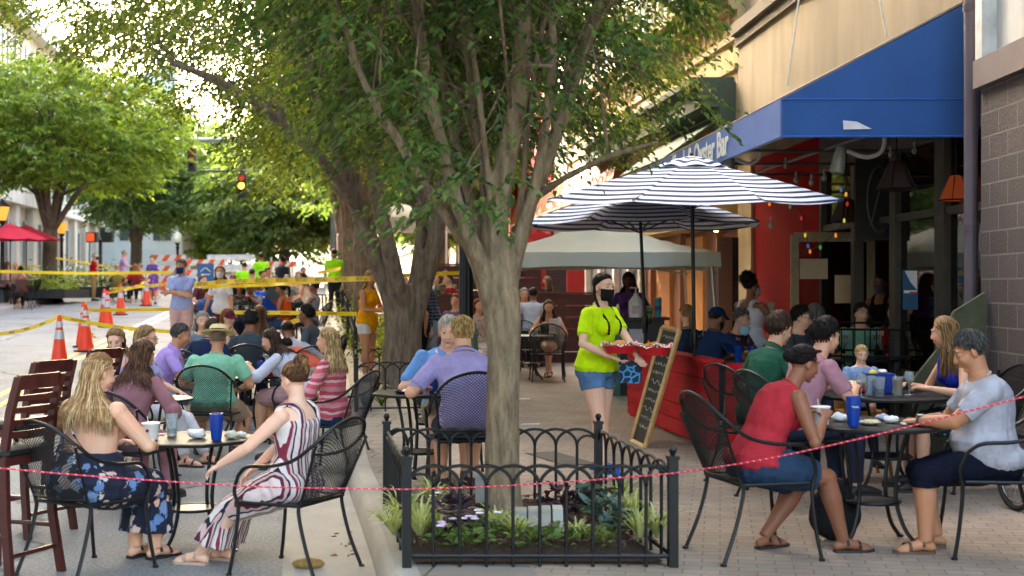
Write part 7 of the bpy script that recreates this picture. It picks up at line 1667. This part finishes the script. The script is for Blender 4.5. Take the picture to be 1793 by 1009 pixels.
person('grey haired man in a plaid shirt and glasses beside the forked tree', 757, 19.6, 100, 'stand', skin_=LIGHT, hair='thick', hc='#8a857e', ht='#c9c5bd', tm=plaid('#3d4a78', '#a04a6a', '#4a8a8a'), top='long', bot='pants', bc='#8f8f98', glasses=True, vox=.0125, h=1.0, lean=8, hunch=14)
person('person in a dark navy t-shirt half hidden behind the forked trunk', 738, 19.3, 80, 'stand', skin_=TAN, hair='short', hc='#2b1f18', top='tee', tc='#101626', bot='pants', bc='#15171c', vox=.0125, h=.9, hands=((-.22, -.12, .92), (.2, .3, 1.1)), pole=((-.6, -1, 0), (1, -.3, -.4)))
person('bald masked man in a salmon shirt framed by the tree fork', 694, 30, 178, 'stand', skin_=LIGHT, hair='bald', hc='#8a857e', top='long', tc='#d09a94', bot='pants', bc='#3a3a40', mask='#d8d5d2', vox=FV, h=1.02)
person('person in camouflage with a dark mask seen over the booth', 781, 29, 170, 'stand', skin_=TAN, hair='short', hc='#3a3028', tm=floral('#5a5644', ['#8a8468', '#3a3a2c'], 12, .4), top='long', bot='pants', bc='#4a4638', mask='#1a1a1c', vox=FV, h=.99, hands=((-.1, .3, 1.1), (.1, .3, 1.1)))
person('person in a white t-shirt left of the camouflage shirt', 762, 30, 200, 'stand', skin_=LIGHT, hair='short', hc='#4a3a2c', top='tee', tc='#d5d8de', bot='pants', bc='#3a4252', vox=FV, h=.93)
sit('woman in a red spotted dress on a brown seat right of the lamp post', 836, 21.5, -150, None, sex='f', skin_=LIGHT, hair='bob', hc='#7a3a24', tm=floral('#d5cdc6', ['#a5222c', '#c04a4a'], 30, .34), bm=floral('#d5cdc6', ['#a5222c', '#c04a4a'], 30, .34), bot='dress', vox=FV, z=S0)
sit('reddish haired diner in purple check at the booth left of the lamp post', 800, 23, 160, None, skin_=LIGHT, hair='short', hc='#6a3a24', top='tee', tc='#7a5a8a', vox=FV, seat=.5, z=S0)
sit('person in maroon in the dark booth between plaid shirt and lamp post', 790, 27, 110, None, skin_=LIGHT, hair='short', hc='#2b1f18', top='tee', tc='#8a1c22', vox=FV, seat=.8, z=S0 + .1)
chair(Vector((*at(838, 21.3).xy, S0)), -150, 'chair of the woman in the red spotted dress')
# ---------------- wooden booths
BW = mat('#4a1f16', .5, 0, .35, 6, .3, 60, 'stained_planks')
def booth(px0, px1, Y, top, label, rows=6, z=S0):
    a = at(px0, Y); b_ = at(px1, Y); t = thing('wooden_booth', label, 'booth', Vector((a.x, Y, z))); w_ = b_.x - a.x; hh = top - z; q = MB()
    for i in range(rows): q.box((w_ / 2, .012 * (i % 2), hh * (i + .5) / rows), (w_, .03, hh / rows - .012))
    q.build('planks', BW, t, False); q = MB(); q.box((w_ / 2, .02, hh + .02), (w_ + .06, .12, .04)); q.build('cap_rail', mat('#5a2a1c', .4, 0, .2), t, False)
    for x in (0, w_ / 2, w_): q = MB(); q.box((x, .06, hh / 2), (.07, .07, hh)); q.build('post', BW, t, False)
    q = MB(); q.box((w_ / 2, .35, .45), (w_ - .1, .45, .06)); q.build('bench', BW, t, False)
booth(858, 1042, 26.2, CAM - .16, 'long wooden booth of dark red planks behind the menu reading woman', 6)
booth(762, 862, 24.6, CAM - .18, 'dark red plank booth between the forked tree and the young tree', 6)
booth(768, 945, 30.5, CAM + .48, 'tall dark booth back behind the lamp post, upper row', 7)
# ---------------- planter wall, railing, chalkboard
rf = thing('red_planter_wall', 'bright red horizontal plank partition with a flat cap beside the chalkboard', 'partition', Vector((1.83, 12.35, S0)))
PR = NT('red_paint'); _f = PR.noise(1, 5, .6, vec=PR.map((4, 1.2, 8))); PR.base(PR.mix(PR.ramp(PR.noise(70, 5, .8), [(.62, (0, 0, 0, 1)), (.75, (1, 1, 1, 1))]), PR.ramp(_f, [(.3, lin('#a8141d')), (.7, lin('#cc2a30'))]), lin('#8a4a3c'))); PR.b.inputs['Roughness'].default_value = .7; PR.b.inputs['Specular IOR Level'].default_value = .12; PR.bump(_f, .3, .01); PR = PR.m
u = Vector((-.14, 1, 0)).normalized(); nv = Vector((1, .14, 0)).normalized()
def obx(q, s0, s1, z0, z1, o0, o1):
    vs = [u * s + nv * o + Vector((0, 0, z)) for z in (z0, z1) for s, o in ((s0, o0), (s1, o0), (s1, o1), (s0, o1))]; q.add(vs, [(3, 2, 1, 0), (4, 5, 6, 7), (0, 1, 5, 4), (1, 2, 6, 5), (2, 3, 7, 6), (3, 0, 4, 7)])
for i in range(5): q = MB(); obx(q, 0, 3.3, .03 + .158 * i, .03 + .158 * i + .15, 0, .025); q.build('plank', PR, rf, False)
q = MB(); obx(q, -.03, 3.33, .82, .85, -.04, .16); q.build('cap_rail', PR, rf, False)
for s in (.0, 1.6, 3.2): q = MB(); obx(q, s, s + .09, 0, .815, .027, .12); q.build('post', PR, rf, False)
r2 = thing('red_planter_wall', 'short red plank return joining the long red partition at its near end', 'partition', Vector((1.99, 12.42, S0)))
for i in range(5): q = MB(); q.box((.28, .0, .105 + .158 * i), (.5, .03, .15)); q.build('plank', PR, r2, False)
railing('iron_railing', 'black iron railing enclosing the dim patio below the open door', Vector((at(1372, 14.7).x, 14.7, S0)), Vector((at(1640, 14.3).x, 14.3, S0)), 1.06, 13, 'patio railing')
railing('iron_railing', 'second black railing right behind the patio railing, slightly higher', Vector((at(1390, 15.1).x, 15.1, S0)), Vector((at(1632, 14.9).x, 14.9, S0)), 1.12, 9, 'patio railing')
cbd = thing('chalkboard_sign', 'leaning chalkboard with pale wooden frame and handwritten menu against the red partition', 'chalkboard', (0, 0, 0))
A, B, C_, D_ = at(1131, 12.5, 776), at(1108, 13.05, 752), at(1162, 13.1, 574), at(1191, 12.55, 580)
A.z = S0; B.z = S0
nrm = (B - A).cross(D_ - A).normalized()
if nrm.x > 0: nrm = -nrm
def bp(a, b): return A + (B - A) * a + (D_ - A) * b + (C_ - B - D_ + A) * a * b
q = MB(); q.slab(bp(.02, .02), bp(.98, .02), bp(.98, .98), bp(.02, .98), -.015 if (bp(.98, .02) - bp(.02, .02)).cross(bp(.02, .98) - bp(.02, .02)).dot(nrm) > 0 else .015)
q.build('slate', mat('#2f2d28', .8, 0, .3, 8, .1), cbd, False)
q = MB()
for (a0, b0), (a1, b1) in (((0, 0), (0, 1)), ((1, 0), (1, 1)), ((0, .0), (1, .0)), ((0, 1), (1, 1))): 
    p0, p1 = bp(a0, b0), bp(a1, b1); q.tube([p0 + nrm * .008, p1 + nrm * .008], .026, 4)
q.build('frame', mat('#c09a62', .55, 0, .2, 12, .2), cbd, False)
q = MB(); rdc = random.Random(4)
for r_ in range(11):
    b_ = .93 - r_ * .078; k = r_ in (2, 5, 8)
    if k: q.tube([bp(a, b_ + .018 * math.sin(a * 18)) + nrm * .004 for a in np.linspace(.12, .88, 26)], .004, 4)
    else:
        a = .14
        while a < .84:
            w_ = rdc.uniform(.06, .16); q.tube([bp(min(.88, a + w_ * j / 7), b_ + rdc.uniform(-.014, .014)) + nrm * .004 for j in range(8)], .0032, 4); a += w_ + .05
q.build('chalk_writing', mat('#b5b3aa', .9, 0, 0, 1, 0), cbd)
# ---------------- host stand
hs_ = Vector((at(1112, 18.6).x, 18.6, S0)); t = thing('host_stand', 'dark host stand with green painted side behind the striped umbrella poles', 'host stand', hs_)
q = MB(); q.box((0, 0, 1.08), (.92, .5, .04)); q.build('top', mat('#241c18', .5), t, False); q = MB(); q.box((.08, 0, .53), (.62, .42, 1.06)); q.build('cabinet', mat('#2b2a26', .6), t, False); q = MB(); q.box((-.3, -.02, .53), (.14, .46, 1.06)); q.build('side_panel', mat('#3f6a5c', .6, 0, .4, 8, .3), t, False)
t = thing('sanitizer_jug', 'large white pump bottle of sanitizer on the host stand', 'bottle', hs_ + Vector((.0, -.12, 1.10))); q = MB(); q.lathe([(0, 0), (.1, 0), (.105, .02), (.105, .19), (.095, .23), (.035, .31), (.03, .34), (0, .34)], n=22); q.build('jug', mat('#d8cfc8', .45), t); q = MB(); q.box((0, -.106, .11), (.13, .004, .12)); q.build('label', mat('#b5a59c', .6, 0, .2, 30), t, False); q = MB(); q.cyl((0, 0, .34), (0, 0, .41), .012); q.box((-.03, 0, .415), (.1, .025, .016)); q.tube([(.05, 0, .22), (.1, 0, .26), (.1, 0, .15)], .014, 6); q.build('pump', WHITE, t)
for i, (dx, c, hh, lab) in enumerate(((.32, '#2f8f9a', .26, 'teal and blue travel cup on the host stand'), (.2, '#5a8a3a', .14, 'green bottle behind the sanitizer jug'), (-.28, '#8a1c20', .12, 'red and dark caddy of cups on the host stand'))):
    t = thing('travel_cup', lab, 'cup', hs_ + Vector((dx, -.05, 1.10))); q = MB(); q.lathe([(0, 0), (.04, 0), (.05, hh), (0, hh)], n=18); q.build('cup', mat(c, .4), t); q = MB(); q.lathe([(.0, hh), (.052, hh), (.05, hh + .02), (0, hh + .02)], n=18); q.build('lid', mat('#b5b0a5', .4), t); q = MB(); q.lathe([(.044, hh * .35), (.0475, hh * .36), (.0485, hh * .6), (.045, hh * .61)], n=18); q.build('band', mat('#1f4f9a' if i == 0 else '#3a2a24', .4), t)
t = thing('green_soap_bottle', 'clear pump bottle of green gel hanging on the host stand front', 'bottle', hs_ + Vector((.36, -.32, .68))); q = MB(); q.lathe([(0, 0), (.045, 0), (.045, .14), (.015, .17), (.015, .19), (0, .19)], n=16); q.build('bottle', mat('#3f9a4a', .15, 0, .1, 4, 0, trans=.5), t); q = MB(); q.cyl((0, 0, .19), (0, 0, .24), .006); q.box((-.015, 0, .245), (.05, .012, .01)); q.build('pump', WHITE, t)
q = MB(); q.box((-.01, -.27, .8), (.2, .05, .28)); o = q.build('tissue_box', mat('#a5a0a4', .5), loc=hs_, smooth=False); tag(o, 'pale folder holder fixed to the front of the host stand', 'holder')
# ---------------- umbrellas and tent
NAVY = radial_stripes('#0c1444', '#eeeff6', .12)
p_ = Vector((*at(1218, 12.95).xy, S0)); umbrella(p_, 2.42, 2.80, 1.50, NAVY, 'nearer navy and white striped umbrella rising from the red planter wall', lean=(-.04, 0), crank=1.02, tilt=.075)
p_ = Vector((*at(1137, 15.0).xy, S0)); umbrella(p_, 2.27, 2.68, 1.42, NAVY, 'farther striped umbrella tucked under the nearer one, pole beside the waitress', lean=(-.12, 0), crank=1.12)
tn = thing('pop_up_canopy', 'grey peaked pop up canopy tent behind the striped umbrellas', 'canopy tent', Vector((*at(1045, 19.3).xy, S0)))
hw = 1.58; hb = 1.5; ez = CAM - S0 + .33 + 0; ez = 2.0; apx = 2.55; TC = mat('#b5b3a2', .75, 0, .06, 3, .35, 14, 'tent_fabric')
q = MB(); vs = []; fs = []; n = 14
def tentp(i, j):
    x = -1 + 2 * i / n; y = -1 + 2 * j / n; m_ = max(abs(x), abs(y)); return Vector((x * hw, y * hb, apx + (ez - apx) * m_ ** 1.05 - .07 * math.sin(PI * min(1, m_)) + .008 * math.sin(x * 17) * math.sin(y * 13)))
vs = [tentp(i, j) for j in range(n + 1) for i in range(n + 1)]; q.add(vs, [(j * (n + 1) + i, j * (n + 1) + i + 1, (j + 1) * (n + 1) + i + 1, (j + 1) * (n + 1) + i) for j in range(n) for i in range(n)]); q.build('roof', TC, tn)
q = MB(); per = [tentp(i, 0) for i in range(n + 1)] + [tentp(n, j) for j in range(1, n + 1)] + [tentp(i, n) for i in range(n - 1, -1, -1)] + [tentp(0, j) for j in range(n - 1, 0, -1)]; m_ = len(per)
q.add(per + [p - Vector((0, 0, .2 + .012 * math.sin(i * .9))) + Vector((p.x, p.y, 0)) * .006 for i, p in enumerate(per)], [(i, (i + 1) % m_, m_ + (i + 1) % m_, m_ + i) for i in range(m_)]); q.build('valance', TC, tn)
for sx in (-1, 1):
    for sy in (-1, 1): q = MB(); q.tube([(sx * (hw - .12), sy * (hb - .06), ez - .02), (sx * (hw + .02), sy * (hb + .0), 0)], .02, 4); q.build('leg', mat('#c5c0b4', .4, .3), tn, False)
for sy in (-1, 1): q = MB(); q.tube([(-hw + .05, sy * (hb - .06), ez - .28), (0, sy * (hb - .06), ez - .03), (hw - .05, sy * (hb - .06), ez - .28)], .012, 6); q.build('truss', mat('#b5b0a5', .4, .4), tn)
t2 = thing('pop_up_canopy', 'small grey canopy seen through the fork of the old tree', 'canopy tent', Vector((*at(700, 38).xy, ground(*at(700, 38).xy)))); 
q = MB(); q.loft([[(x * 1.5 * k, y * 1.2 * k, z) for x, y in ((-1, -1), (1, -1), (1, 1), (-1, 1))] for z, k in ((2.5, 1), (2.85, 1), (3.3, .05))]); q.build('roof', mat('#b9b9b6', .7), t2, False)
for sx in (-1, 1): q = MB(); q.tube([(sx * 1.4, -1.1, 2.5), (sx * 1.4, -1.1, 0)], .03, 6); q.build('leg', WHITE, t2)
RU = mat('#c41c34', .8, 0, .1, 4, .2)
for i, (px, Y, r_, lab) in enumerate(((18, 42, 1.15, 'red market umbrella at the left edge, nearer one'), (46, 45.5, 1.15, 'red market umbrella at the left, slightly behind the first'))):
    umbrella(at(px, Y), 2.1, 2.55, r_, RU, lab, crank=None, vent=True, group='red market umbrellas', rot0=.1 + i * .3)
# ---------------- weathered wood and bits at right
WW = mat('#4f5038', .85, 0, .35, 7, .5, 50, 'weathered_wood')
t = thing('weathered_screen', 'mossy green grey wooden screen with slanted top leaning beside the block wall', 'wooden screen', Vector((*at(1690, 11.0).xy, S0)))
q = MB(); k_ = 2300 / 11.0; X_ = lambda px: (px - 1690) / k_; Z_ = lambda py: 1.54 - (py - 501) / k_
def poly(pts, th, nm, m, y=0):
    q = MB(); n = len(pts); vs = [(X_(a), y, Z_(b)) for a, b in pts] + [(X_(a), y + th, Z_(b)) for a, b in pts]; q.add(vs, [tuple(range(n)), tuple(range(2 * n - 1, n - 1, -1))] + [(i, n + i, n + (i + 1) % n, (i + 1) % n) for i in range(n)]); q.build(nm, m, t, False)
poly([(1664, 600), (1664, 560), (1672, 545), (1726, 512), (1726, 822), (1664, 822)], .06, 'post', WW)
poly([(1595, 672), (1650, 603), (1664, 598), (1664, 640), (1600, 706)], .05, 'slanted_rail', WW, .01); poly([(1600, 706), (1664, 640), (1664, 820), (1606, 820)], .03, 'panel', mat('#3a3b28', .85, 0, .3, 7, .4), .03)
w_ = thing('wheelchair', 'dark wheel with shiny rim standing behind the grey t-shirt man', 'wheelchair', Vector((*at(1778, 9.0).xy, S0)), 12)
q = MB(); q.tube([(0, .2 * math.cos(a), .2 + .2 * math.sin(a) + .02) for a in np.linspace(0, 2 * PI, 33)[:-1]], .02, 8, closed=True); q.build('tyre', mat('#141414', .7), w_); q = MB(); q.tube([(0, .165 * math.cos(a), .22 + .165 * math.sin(a)) for a in np.linspace(0, 2 * PI, 33)[:-1]], .008, 6, closed=True)
for a in range(8): q.tube([(0, 0, .22), (0, .165 * math.cos(a * PI / 4), .22 + .165 * math.sin(a * PI / 4))], .003, 4)
q.build('rim', mat('#b5b5b5', .2, .8), w_); q = MB(); q.tube([(.03, 0, .22), (.03, .1, .5), (.03, .25, .5), (.03, .25, .95)], .014, 6); q.box((.25, .1, .5), (.42, .4, .04)); q.build('frame', BLACK, w_)
# ---------------- lamps, signals, barricades, cones
lp = thing('lamp_post', 'tall fluted lamp post with green base between the plaid shirt and young tree', 'lamp post', Vector((*at(816, 15.6).xy, S0)))
GRN_ = mat('#5c7a68', .6, .2, .25, 10, .3)
q = MB(); n = 24; pr = [(.26, 0), (.26, .12), (.2, .2), (.19, .5), (.165, .62), (.13, .9), (.145, .96), (.15, 1.0), (.12, 1.05), (.125, 1.1)]
rings = [[(r_ * (1 + (.06 if k % 2 else 0) * (.12 < z < 1.0)) * math.cos(2 * PI * k / n), r_ * (1 + (.06 if k % 2 else 0) * (.12 < z < 1.0)) * math.sin(2 * PI * k / n), z) for k in range(n)] for r_, z in pr]; q.loft(rings); q.build('base', GRN_, lp)
q = MB(); rings = [[(r_ * (1 - (.12 if k % 2 else 0)) * math.cos(2 * PI * k / n), r_ * (1 - (.12 if k % 2 else 0)) * math.sin(2 * PI * k / n), z) for k in range(n)] for r_, z in ((.085, 1.1), (.075, 3), (.06, 4.6))]; q.loft(rings); q.build('shaft', mat('#17191c', .4, .4), lp)
q = MB(); q.lathe([(.06, 4.6), (.12, 4.7), (.08, 4.8), (.2, 5.0)], n=20); q.build('capital', GRN_, lp); q = MB(); q.ell((0, 0, 5.2), (.22, .22, .27)); q.build('globe', WHITE, lp)
q = MB(); q.tube([(.135 * math.cos(a), .135 * math.sin(a), .98) for a in np.linspace(0, 2 * PI, 21)[:-1]], .016, 6, closed=True); q.build('gilt_ring', mat('#c9a86a', .5, .4), lp)
def far_lamp(px, Y, topy, lab, lantern=False):
    b_ = at(px, Y); H_ = CAM - (topy - HY) / F * Y - b_.z; t = thing('street_lamp', lab, 'street lamp', b_)
    q = MB(); q.lathe([(.2, 0), (.16, .4), (.08, .6), (.06, H_ - .9), (.1, H_ - .75), (.05, H_ - .7), (.14, H_ - .55)], n=14); q.build('post', mat('#1c2024', .4, .3), t); q = MB()
    if lantern: q.lathe([(.12, H_ - .55), (.24, H_ - .1), (.0, H_ - .1)], n=6); q.build('lantern', emis('#c98a30', .12), t); q = MB(); q.lathe([(.28, H_ - .1), (.1, H_ + .05), (0, H_ + .2)], n=6); q.build('cap', mat('#1c2024', .4), t)
    else: q.ell((0, 0, H_ - .3), (.2, .2, .26)); q.build('globe', mat('#e3dfc9', .4, emit=.02), t); q = MB(); q.lathe([(.1, H_ - .08), (.03, H_), (0, H_ + .03)], n=12); q.build('cap', mat('#e3dfc9', .4), t)
far_lamp(311, 62, 405, 'street lamp with round white globe left of the light at the junction')
far_lamp(4, 43, 357, 'black lantern lamp at the left edge glowing amber', True); far_lamp(108, 52, 385, 'amber lantern lamp partly behind the left street tree', True)
# signal mast
ms_ = thing('traffic_signal_mast', 'long grey mast arm reaching over the street with signals hanging', 'signal mast', at(585, 56))
zz = CAM + (HY - 246) / F * 56 - at(585, 56).z; x0 = at(205, 56).x - at(585, 56).x
q = MB(); q.cyl((0, 0, 0), (0, 0, zz + .3), .16, .12, 14); q.build('pole', mat('#6f7478', .4, .5), ms_); q = MB(); q.cyl((0, 0, zz), (x0, 0, zz + .02), .13, .07, 12); q.build('arm', mat('#8d9294', .4, .5), ms_)
z2 = zz - 1.32; q = MB(); q.cyl((0, 0, z2), (at(350, 56).x - at(585, 56).x, 0, z2 + .02), .06, .04, 10); q.build('lower_arm', mat('#3a3f40', .5, .4), ms_)
def signal(px, py, Y, lab, lit=None, back=False):
    t = thing('traffic_light', lab, 'traffic light', at(px, Y, py)); q = MB(); q.box((0, 0, 0), (.36, .22, 1.02)); q.build('housing', mat('#3a2f22' if not back else '#4d4a3c', .5), t, False)
    for i, (z, c, l) in enumerate(((.33, '#d03018', lit), (0, '#ffb42a', lit), (-.33, '#1a3a2a', None))):
        q = MB(); q.lathe([(0, 0), (.13, 0), (.12, .015), (0, .03)], (0, -.112, z), 18, Matrix.Rotation(R(90), 3, 'X')); em_ = emis(c, 1.2 if i == 1 else .06) if (lit and i < 2) else mat('#27302c' if i == 2 else c, .4); q.build('lens', em_, t)
        q = MB(); q.lathe([(.15, -.004), (.15, .16), (.14, .16), (.14, -.002)], (0, -.11, z), 18, Matrix.Rotation(R(90), 3, 'X')); q.build('visor', mat('#2b2420', .6), t)
    q = MB(); q.cyl((0, 0, .51), (0, 0, .75), .03, n=8); q.build('bracket', BLACK, t)
signal(424, 326, 56, 'traffic light glowing amber over the street end', True); signal(337, 280, 56.3, 'traffic light seen from its side on the mast arm, unlit', None, True)
t = thing('pedestrian_signal', 'pedestrian signal pair on a dark pole with one orange lit face', 'pedestrian signal', at(176, 54)); zz = CAM + (HY - 420) / F * 54 - at(176, 54).z
q = MB(); q.cyl((0, 0, 0), (0, 0, zz), .07, n=12); q.build('pole', mat('#23282a', .5), t)
q = MB(); q.box((-.33, 0, zz + .1), (.44, .3, .42)); q.build('housing', mat('#3a3a38', .5), t, False); q = MB(); q.box((-.37, -.155, zz + .1), (.3, .01, .32)); q.build('lit_face', emis('#c0421f', .12), t, False); q = MB(); q.box((.3, 0, zz + .1), (.42, .3, .42)); q.build('housing', mat('#2b2c2c', .5), t, False)
BAR = stripes([(0, '#e2541a'), (.5, '#d9d6d0')], .5, 0)
def barricade(px0, px1, Y, ys, lab, col=None):
    a = at(px0, Y); b_ = at(px1, Y); t = thing('barricade', lab, 'barricade', a, 0, 'striped road barricades'); w_ = b_.x - a.x; g_ = a.z
    for k, py in enumerate(ys):
        z = CAM - (py - HY) / F * Y - g_; q = MB(); w2 = w_
        q.box((w2 / 2, 0, z), (w2, .04, .24)); q.build('board', col or WHITE, t, False)
        if col is None:
            q = MB(); n = int(w2 / .45)
            for i in range(n + 1):
                x = i * .45; q.add([(x, -.024, z - .12), (min(x + .2, w2), -.024, z - .12), (min(x + .36, w2), -.024, z + .12), (min(x + .16, w2), -.024, z + .12)], [(0, 1, 2, 3)])
            q.build('orange_stripes', mat('#e2541a', .5), t, False)
    for x in (.2, w_ - .2): q = MB(); q.box((x, .05, .75), (.06, .05, 1.5)); q.box((x, 0, .03), (.08, 1.0, .06)); q.build('upright', WHITE, t, False)
barricade(262, 326, 50, (452, 471, 489), 'striped barricade left of the crossed arms man'); barricade(322, 394, 52, (460, 478), 'striped barricade right of the crossed arms man')
barricade(363, 446, 57, (451, 468), 'plain white barricade behind the blue sign', mat('#d9d6d2', .5)); barricade(466, 520, 54, (463,), 'striped barricade behind the black shirted waitress')
t = thing('blue_sign', 'blue square sign with white crest on a stand behind the masked woman', 'sign', at(360, 40)); q = MB(); zz = CAM - (479 - HY) / F * 40 - at(360, 40).z; q.box((0, 0, zz), (.5, .03, .6)); q.build('panel', mat('#2a5a8c', .5, 0, .1), t, False)
q = MB(); q.tube([(-.15, -.02, zz + .05), (-.06, -.02, zz + .14), (0, -.02, zz + .17), (.06, -.02, zz + .14), (.15, -.02, zz + .05)], .014, 5); q.box((0, -.02, zz - .03), (.28, .01, .03)); q.build('crest', WHITE, t); q = MB(); q.cyl((0, 0, 0), (0, 0, zz - .3), .03, n=8); q.build('stand', BLACK, t)
CN = [(104, 645, 'nearest orange cone, beside the yellow centre line'), (150, 616, 'second cone, tape wrapped round its tip'), (188, 573, 'third cone along the centre line'), (211, 552, 'fourth cone along the centre line'), (256, 536, 'fifth cone, left of the crossed arms man'), (270, 521, 'sixth cone, close behind the fifth'), (284, 508, 'farthest cone by the crossed arms man elbow'), (146, 608, 'cone hidden mostly behind the second cone'), (183, 567, 'cone peeking out left behind the third cone')]
CP = []
for px, py, lab in CN: p = onground(px, py); CP.append(p); cone(p, lab, 1.0)
p = at(66, 46); cone(p, 'small orange cone by the left planter bed', .9)
def up(p, z=.9): return p + Vector((0, 0, z))
tape('caution tape running from the left edge to the nearest cone', [at(-15, 25, 586), up(CP[0], .88)], sag=.02, text=True)
tape('caution tape from the nearest cone passing low behind the diners', [up(CP[0], .88), at(200, 23, 572), at(318, 22.2, 581)], sag=.01)
tape('twisted caution tape tied round the second cone', [up(CP[1], .95), at(156, 26, 580), at(168, 25.7, 593)], text=False, tw=.8)
tape('caution tape from the second cone across to the standing man', [up(CP[1], .80), at(300, 27, 542)], text=False, tw=.3)
tape('mid height caution tape between the fourth cone and the crossed arms man', [at(192, 36, 506), at(240, 33, 503), at(300, 27, 497)], tw=.4, gap=.6)
tape('caution tape sagging between the far cones', [at(190, 38, 513), at(232, 36, 505), at(262, 38, 490)], text=False, tw=.8)
tape('long straight caution tape crossing the far corner from the left edge', [at(-20, 40, 475), at(140, 40, 479), at(300, 40, 477)], text=False, w=.09)
tape('caution tape stretched behind the left street tree', [at(-10, 46, 469), at(70, 46, 466)], text=False); tape('caution tape from the left tree past the red polo man', [at(98, 45, 452), at(150, 47, 460), at(205, 49, 470)], text=False)
tape('main caution tape from behind the masked man to the forked tree, mirrored lettering', [at(340, 22.6, 499), at(400, 21.8, 493), at(500, 20.6, 491), at(648, 18.6, 488)], w=.075, tsize=.08, gap=.25)
tape('second caution tape just below the main one, sagging to the kerb tree', [at(355, 23, 503), at(470, 22, 499), at(600, 20, 490)], text=False, w=.06, tw=.5)
tape('lower caution tape behind the navy and grey shirts', [at(385, 20.5, 547), at(500, 19.6, 548), at(625, 19, 550)], w=.06, tsize=.04, gap=.25)
tape('short caution tape strip at the kerb beyond the neon green shirt', [at(557, 30, 478), at(597, 27, 470)], text=False)
tape('caution tape behind the fork of the tree and along the booths', [at(692, 23.5, 483), at(740, 23.6, 481), at(806, 23.8, 478)], tsize=.05, gap=.25); tape('caution tape strip behind the child in coral', [at(500, 19, 568), at(530, 18.5, 558)], text=False)
# red and white barrier rope in the foreground
RP = NT('rope_weave'); sp_ = RP.n('ShaderNodeSeparateXYZ'); RP.l(RP.coord(), sp_.inputs[0]); f_1 = RP.math('FRACT', RP.math('MULTIPLY', RP.math('ADD', sp_.outputs[0], RP.math('MULTIPLY', sp_.outputs[2], 1.0)), 26)); RP.base(RP.ramp(f_1, [(0, lin('#c81f3a')), (.8, lin('#d99aa2'))], 'CONSTANT')); RP.b.inputs['Roughness'].default_value = .8; RP.bump(RP.noise(300), .5, .005); RP = RP.m
rope('thin red and white rope from the left edge to the near tree fence', [at(-20, 6.9, 818), at(150, 6.95, 833), at(420, 7.05, 851), at(560, 7.1, 855), at(712, 7.175, 857)], .004, RP)
rope('thin red and white rope stretched across the front of the near tree fence', [at(712, 7.175, 857), at(860, 7.17, 852), at(1020, 7.17, 842), at(1178, 7.175, 829)], .004, RP)
rope('thin red and white rope rising from the tree fence to the right edge', [at(1178, 7.175, 829), at(1330, 6.95, 806), at(1520, 6.75, 765), at(1680, 6.6, 724), at(1820, 6.5, 688)], .0043, RP)
# lone bits: leaves on gutter
rdl = random.Random(8); P = []; D = []
for i in range(14): p = at(600 + rdl.gauss(0, 12), 8.6 + rdl.gauss(0, .3)); P.append(p + Vector((0, 0, .006))); D.append((rdl.gauss(0, 1), rdl.gauss(0, 1), .05))
o = leaves(P, D, [.05] * 14, .5, 'fallen_leaves', mat('#9a7a4a', .8, 0, .3)); tag(o, 'scatter of dry fallen leaves in the gutter', 'fallen leaves', None, 'stuff')
# ================================================================ CAMERA AND LIGHT
cd = bpy.data.cameras.new('camera'); cam = bpy.data.objects.new('camera', cd); COL.objects.link(cam)
cam.location = (0, 0, CAM); cam.rotation_euler = (R(90), 0, 0)
cd.sensor_width = 36; cd.lens = F / 1793 * 36; cd.shift_y = (HY - 504.5) / 1793 * 1.0; cd.clip_end = 3000; cd.clip_start = .1
cd.dof.use_dof = True; cd.dof.focus_distance = 11.0; cd.dof.aperture_fstop = 2.4
scene.camera = cam
SUN_EL, SUN_AZ = 27.0, -40.0      # azimuth measured from +Y, negative = to the left
w = bpy.data.worlds.new('World'); scene.world = w; w.use_nodes = True; nt = w.node_tree
sky = nt.nodes.new('ShaderNodeTexSky'); sky.sky_type = 'NISHITA'; sky.sun_disc = False; sky.sun_elevation = R(SUN_EL); sky.sun_rotation = R(SUN_AZ)
sky.air_density = 1.3; sky.dust_density = 8.0; sky.ozone_density = .2
bg = nt.nodes['Background']; bg.inputs[1].default_value = .15; nt.links.new(sky.outputs[0], bg.inputs[0])
sd = bpy.data.lights.new('sun', 'SUN'); sd.energy = 2.0; sd.angle = R(.53); sd.color = (1, .93, .8); so = bpy.data.objects.new('sun', sd); COL.objects.link(so)
d = Vector((math.sin(R(SUN_AZ)) * math.cos(R(SUN_EL)), math.cos(R(SUN_AZ)) * math.cos(R(SUN_EL)), math.sin(R(SUN_EL))))
so.rotation_euler = (-d).to_track_quat('-Z', 'Y').to_euler()
vs = scene.view_settings; vs.view_transform = 'Standard'; vs.look = 'None'; vs.exposure = 3.85; vs.gamma = 1
scene.cycles.max_bounces = 8; scene.cycles.transparent_max_bounces = 16
bpy.data.scenes.remove(TMP)
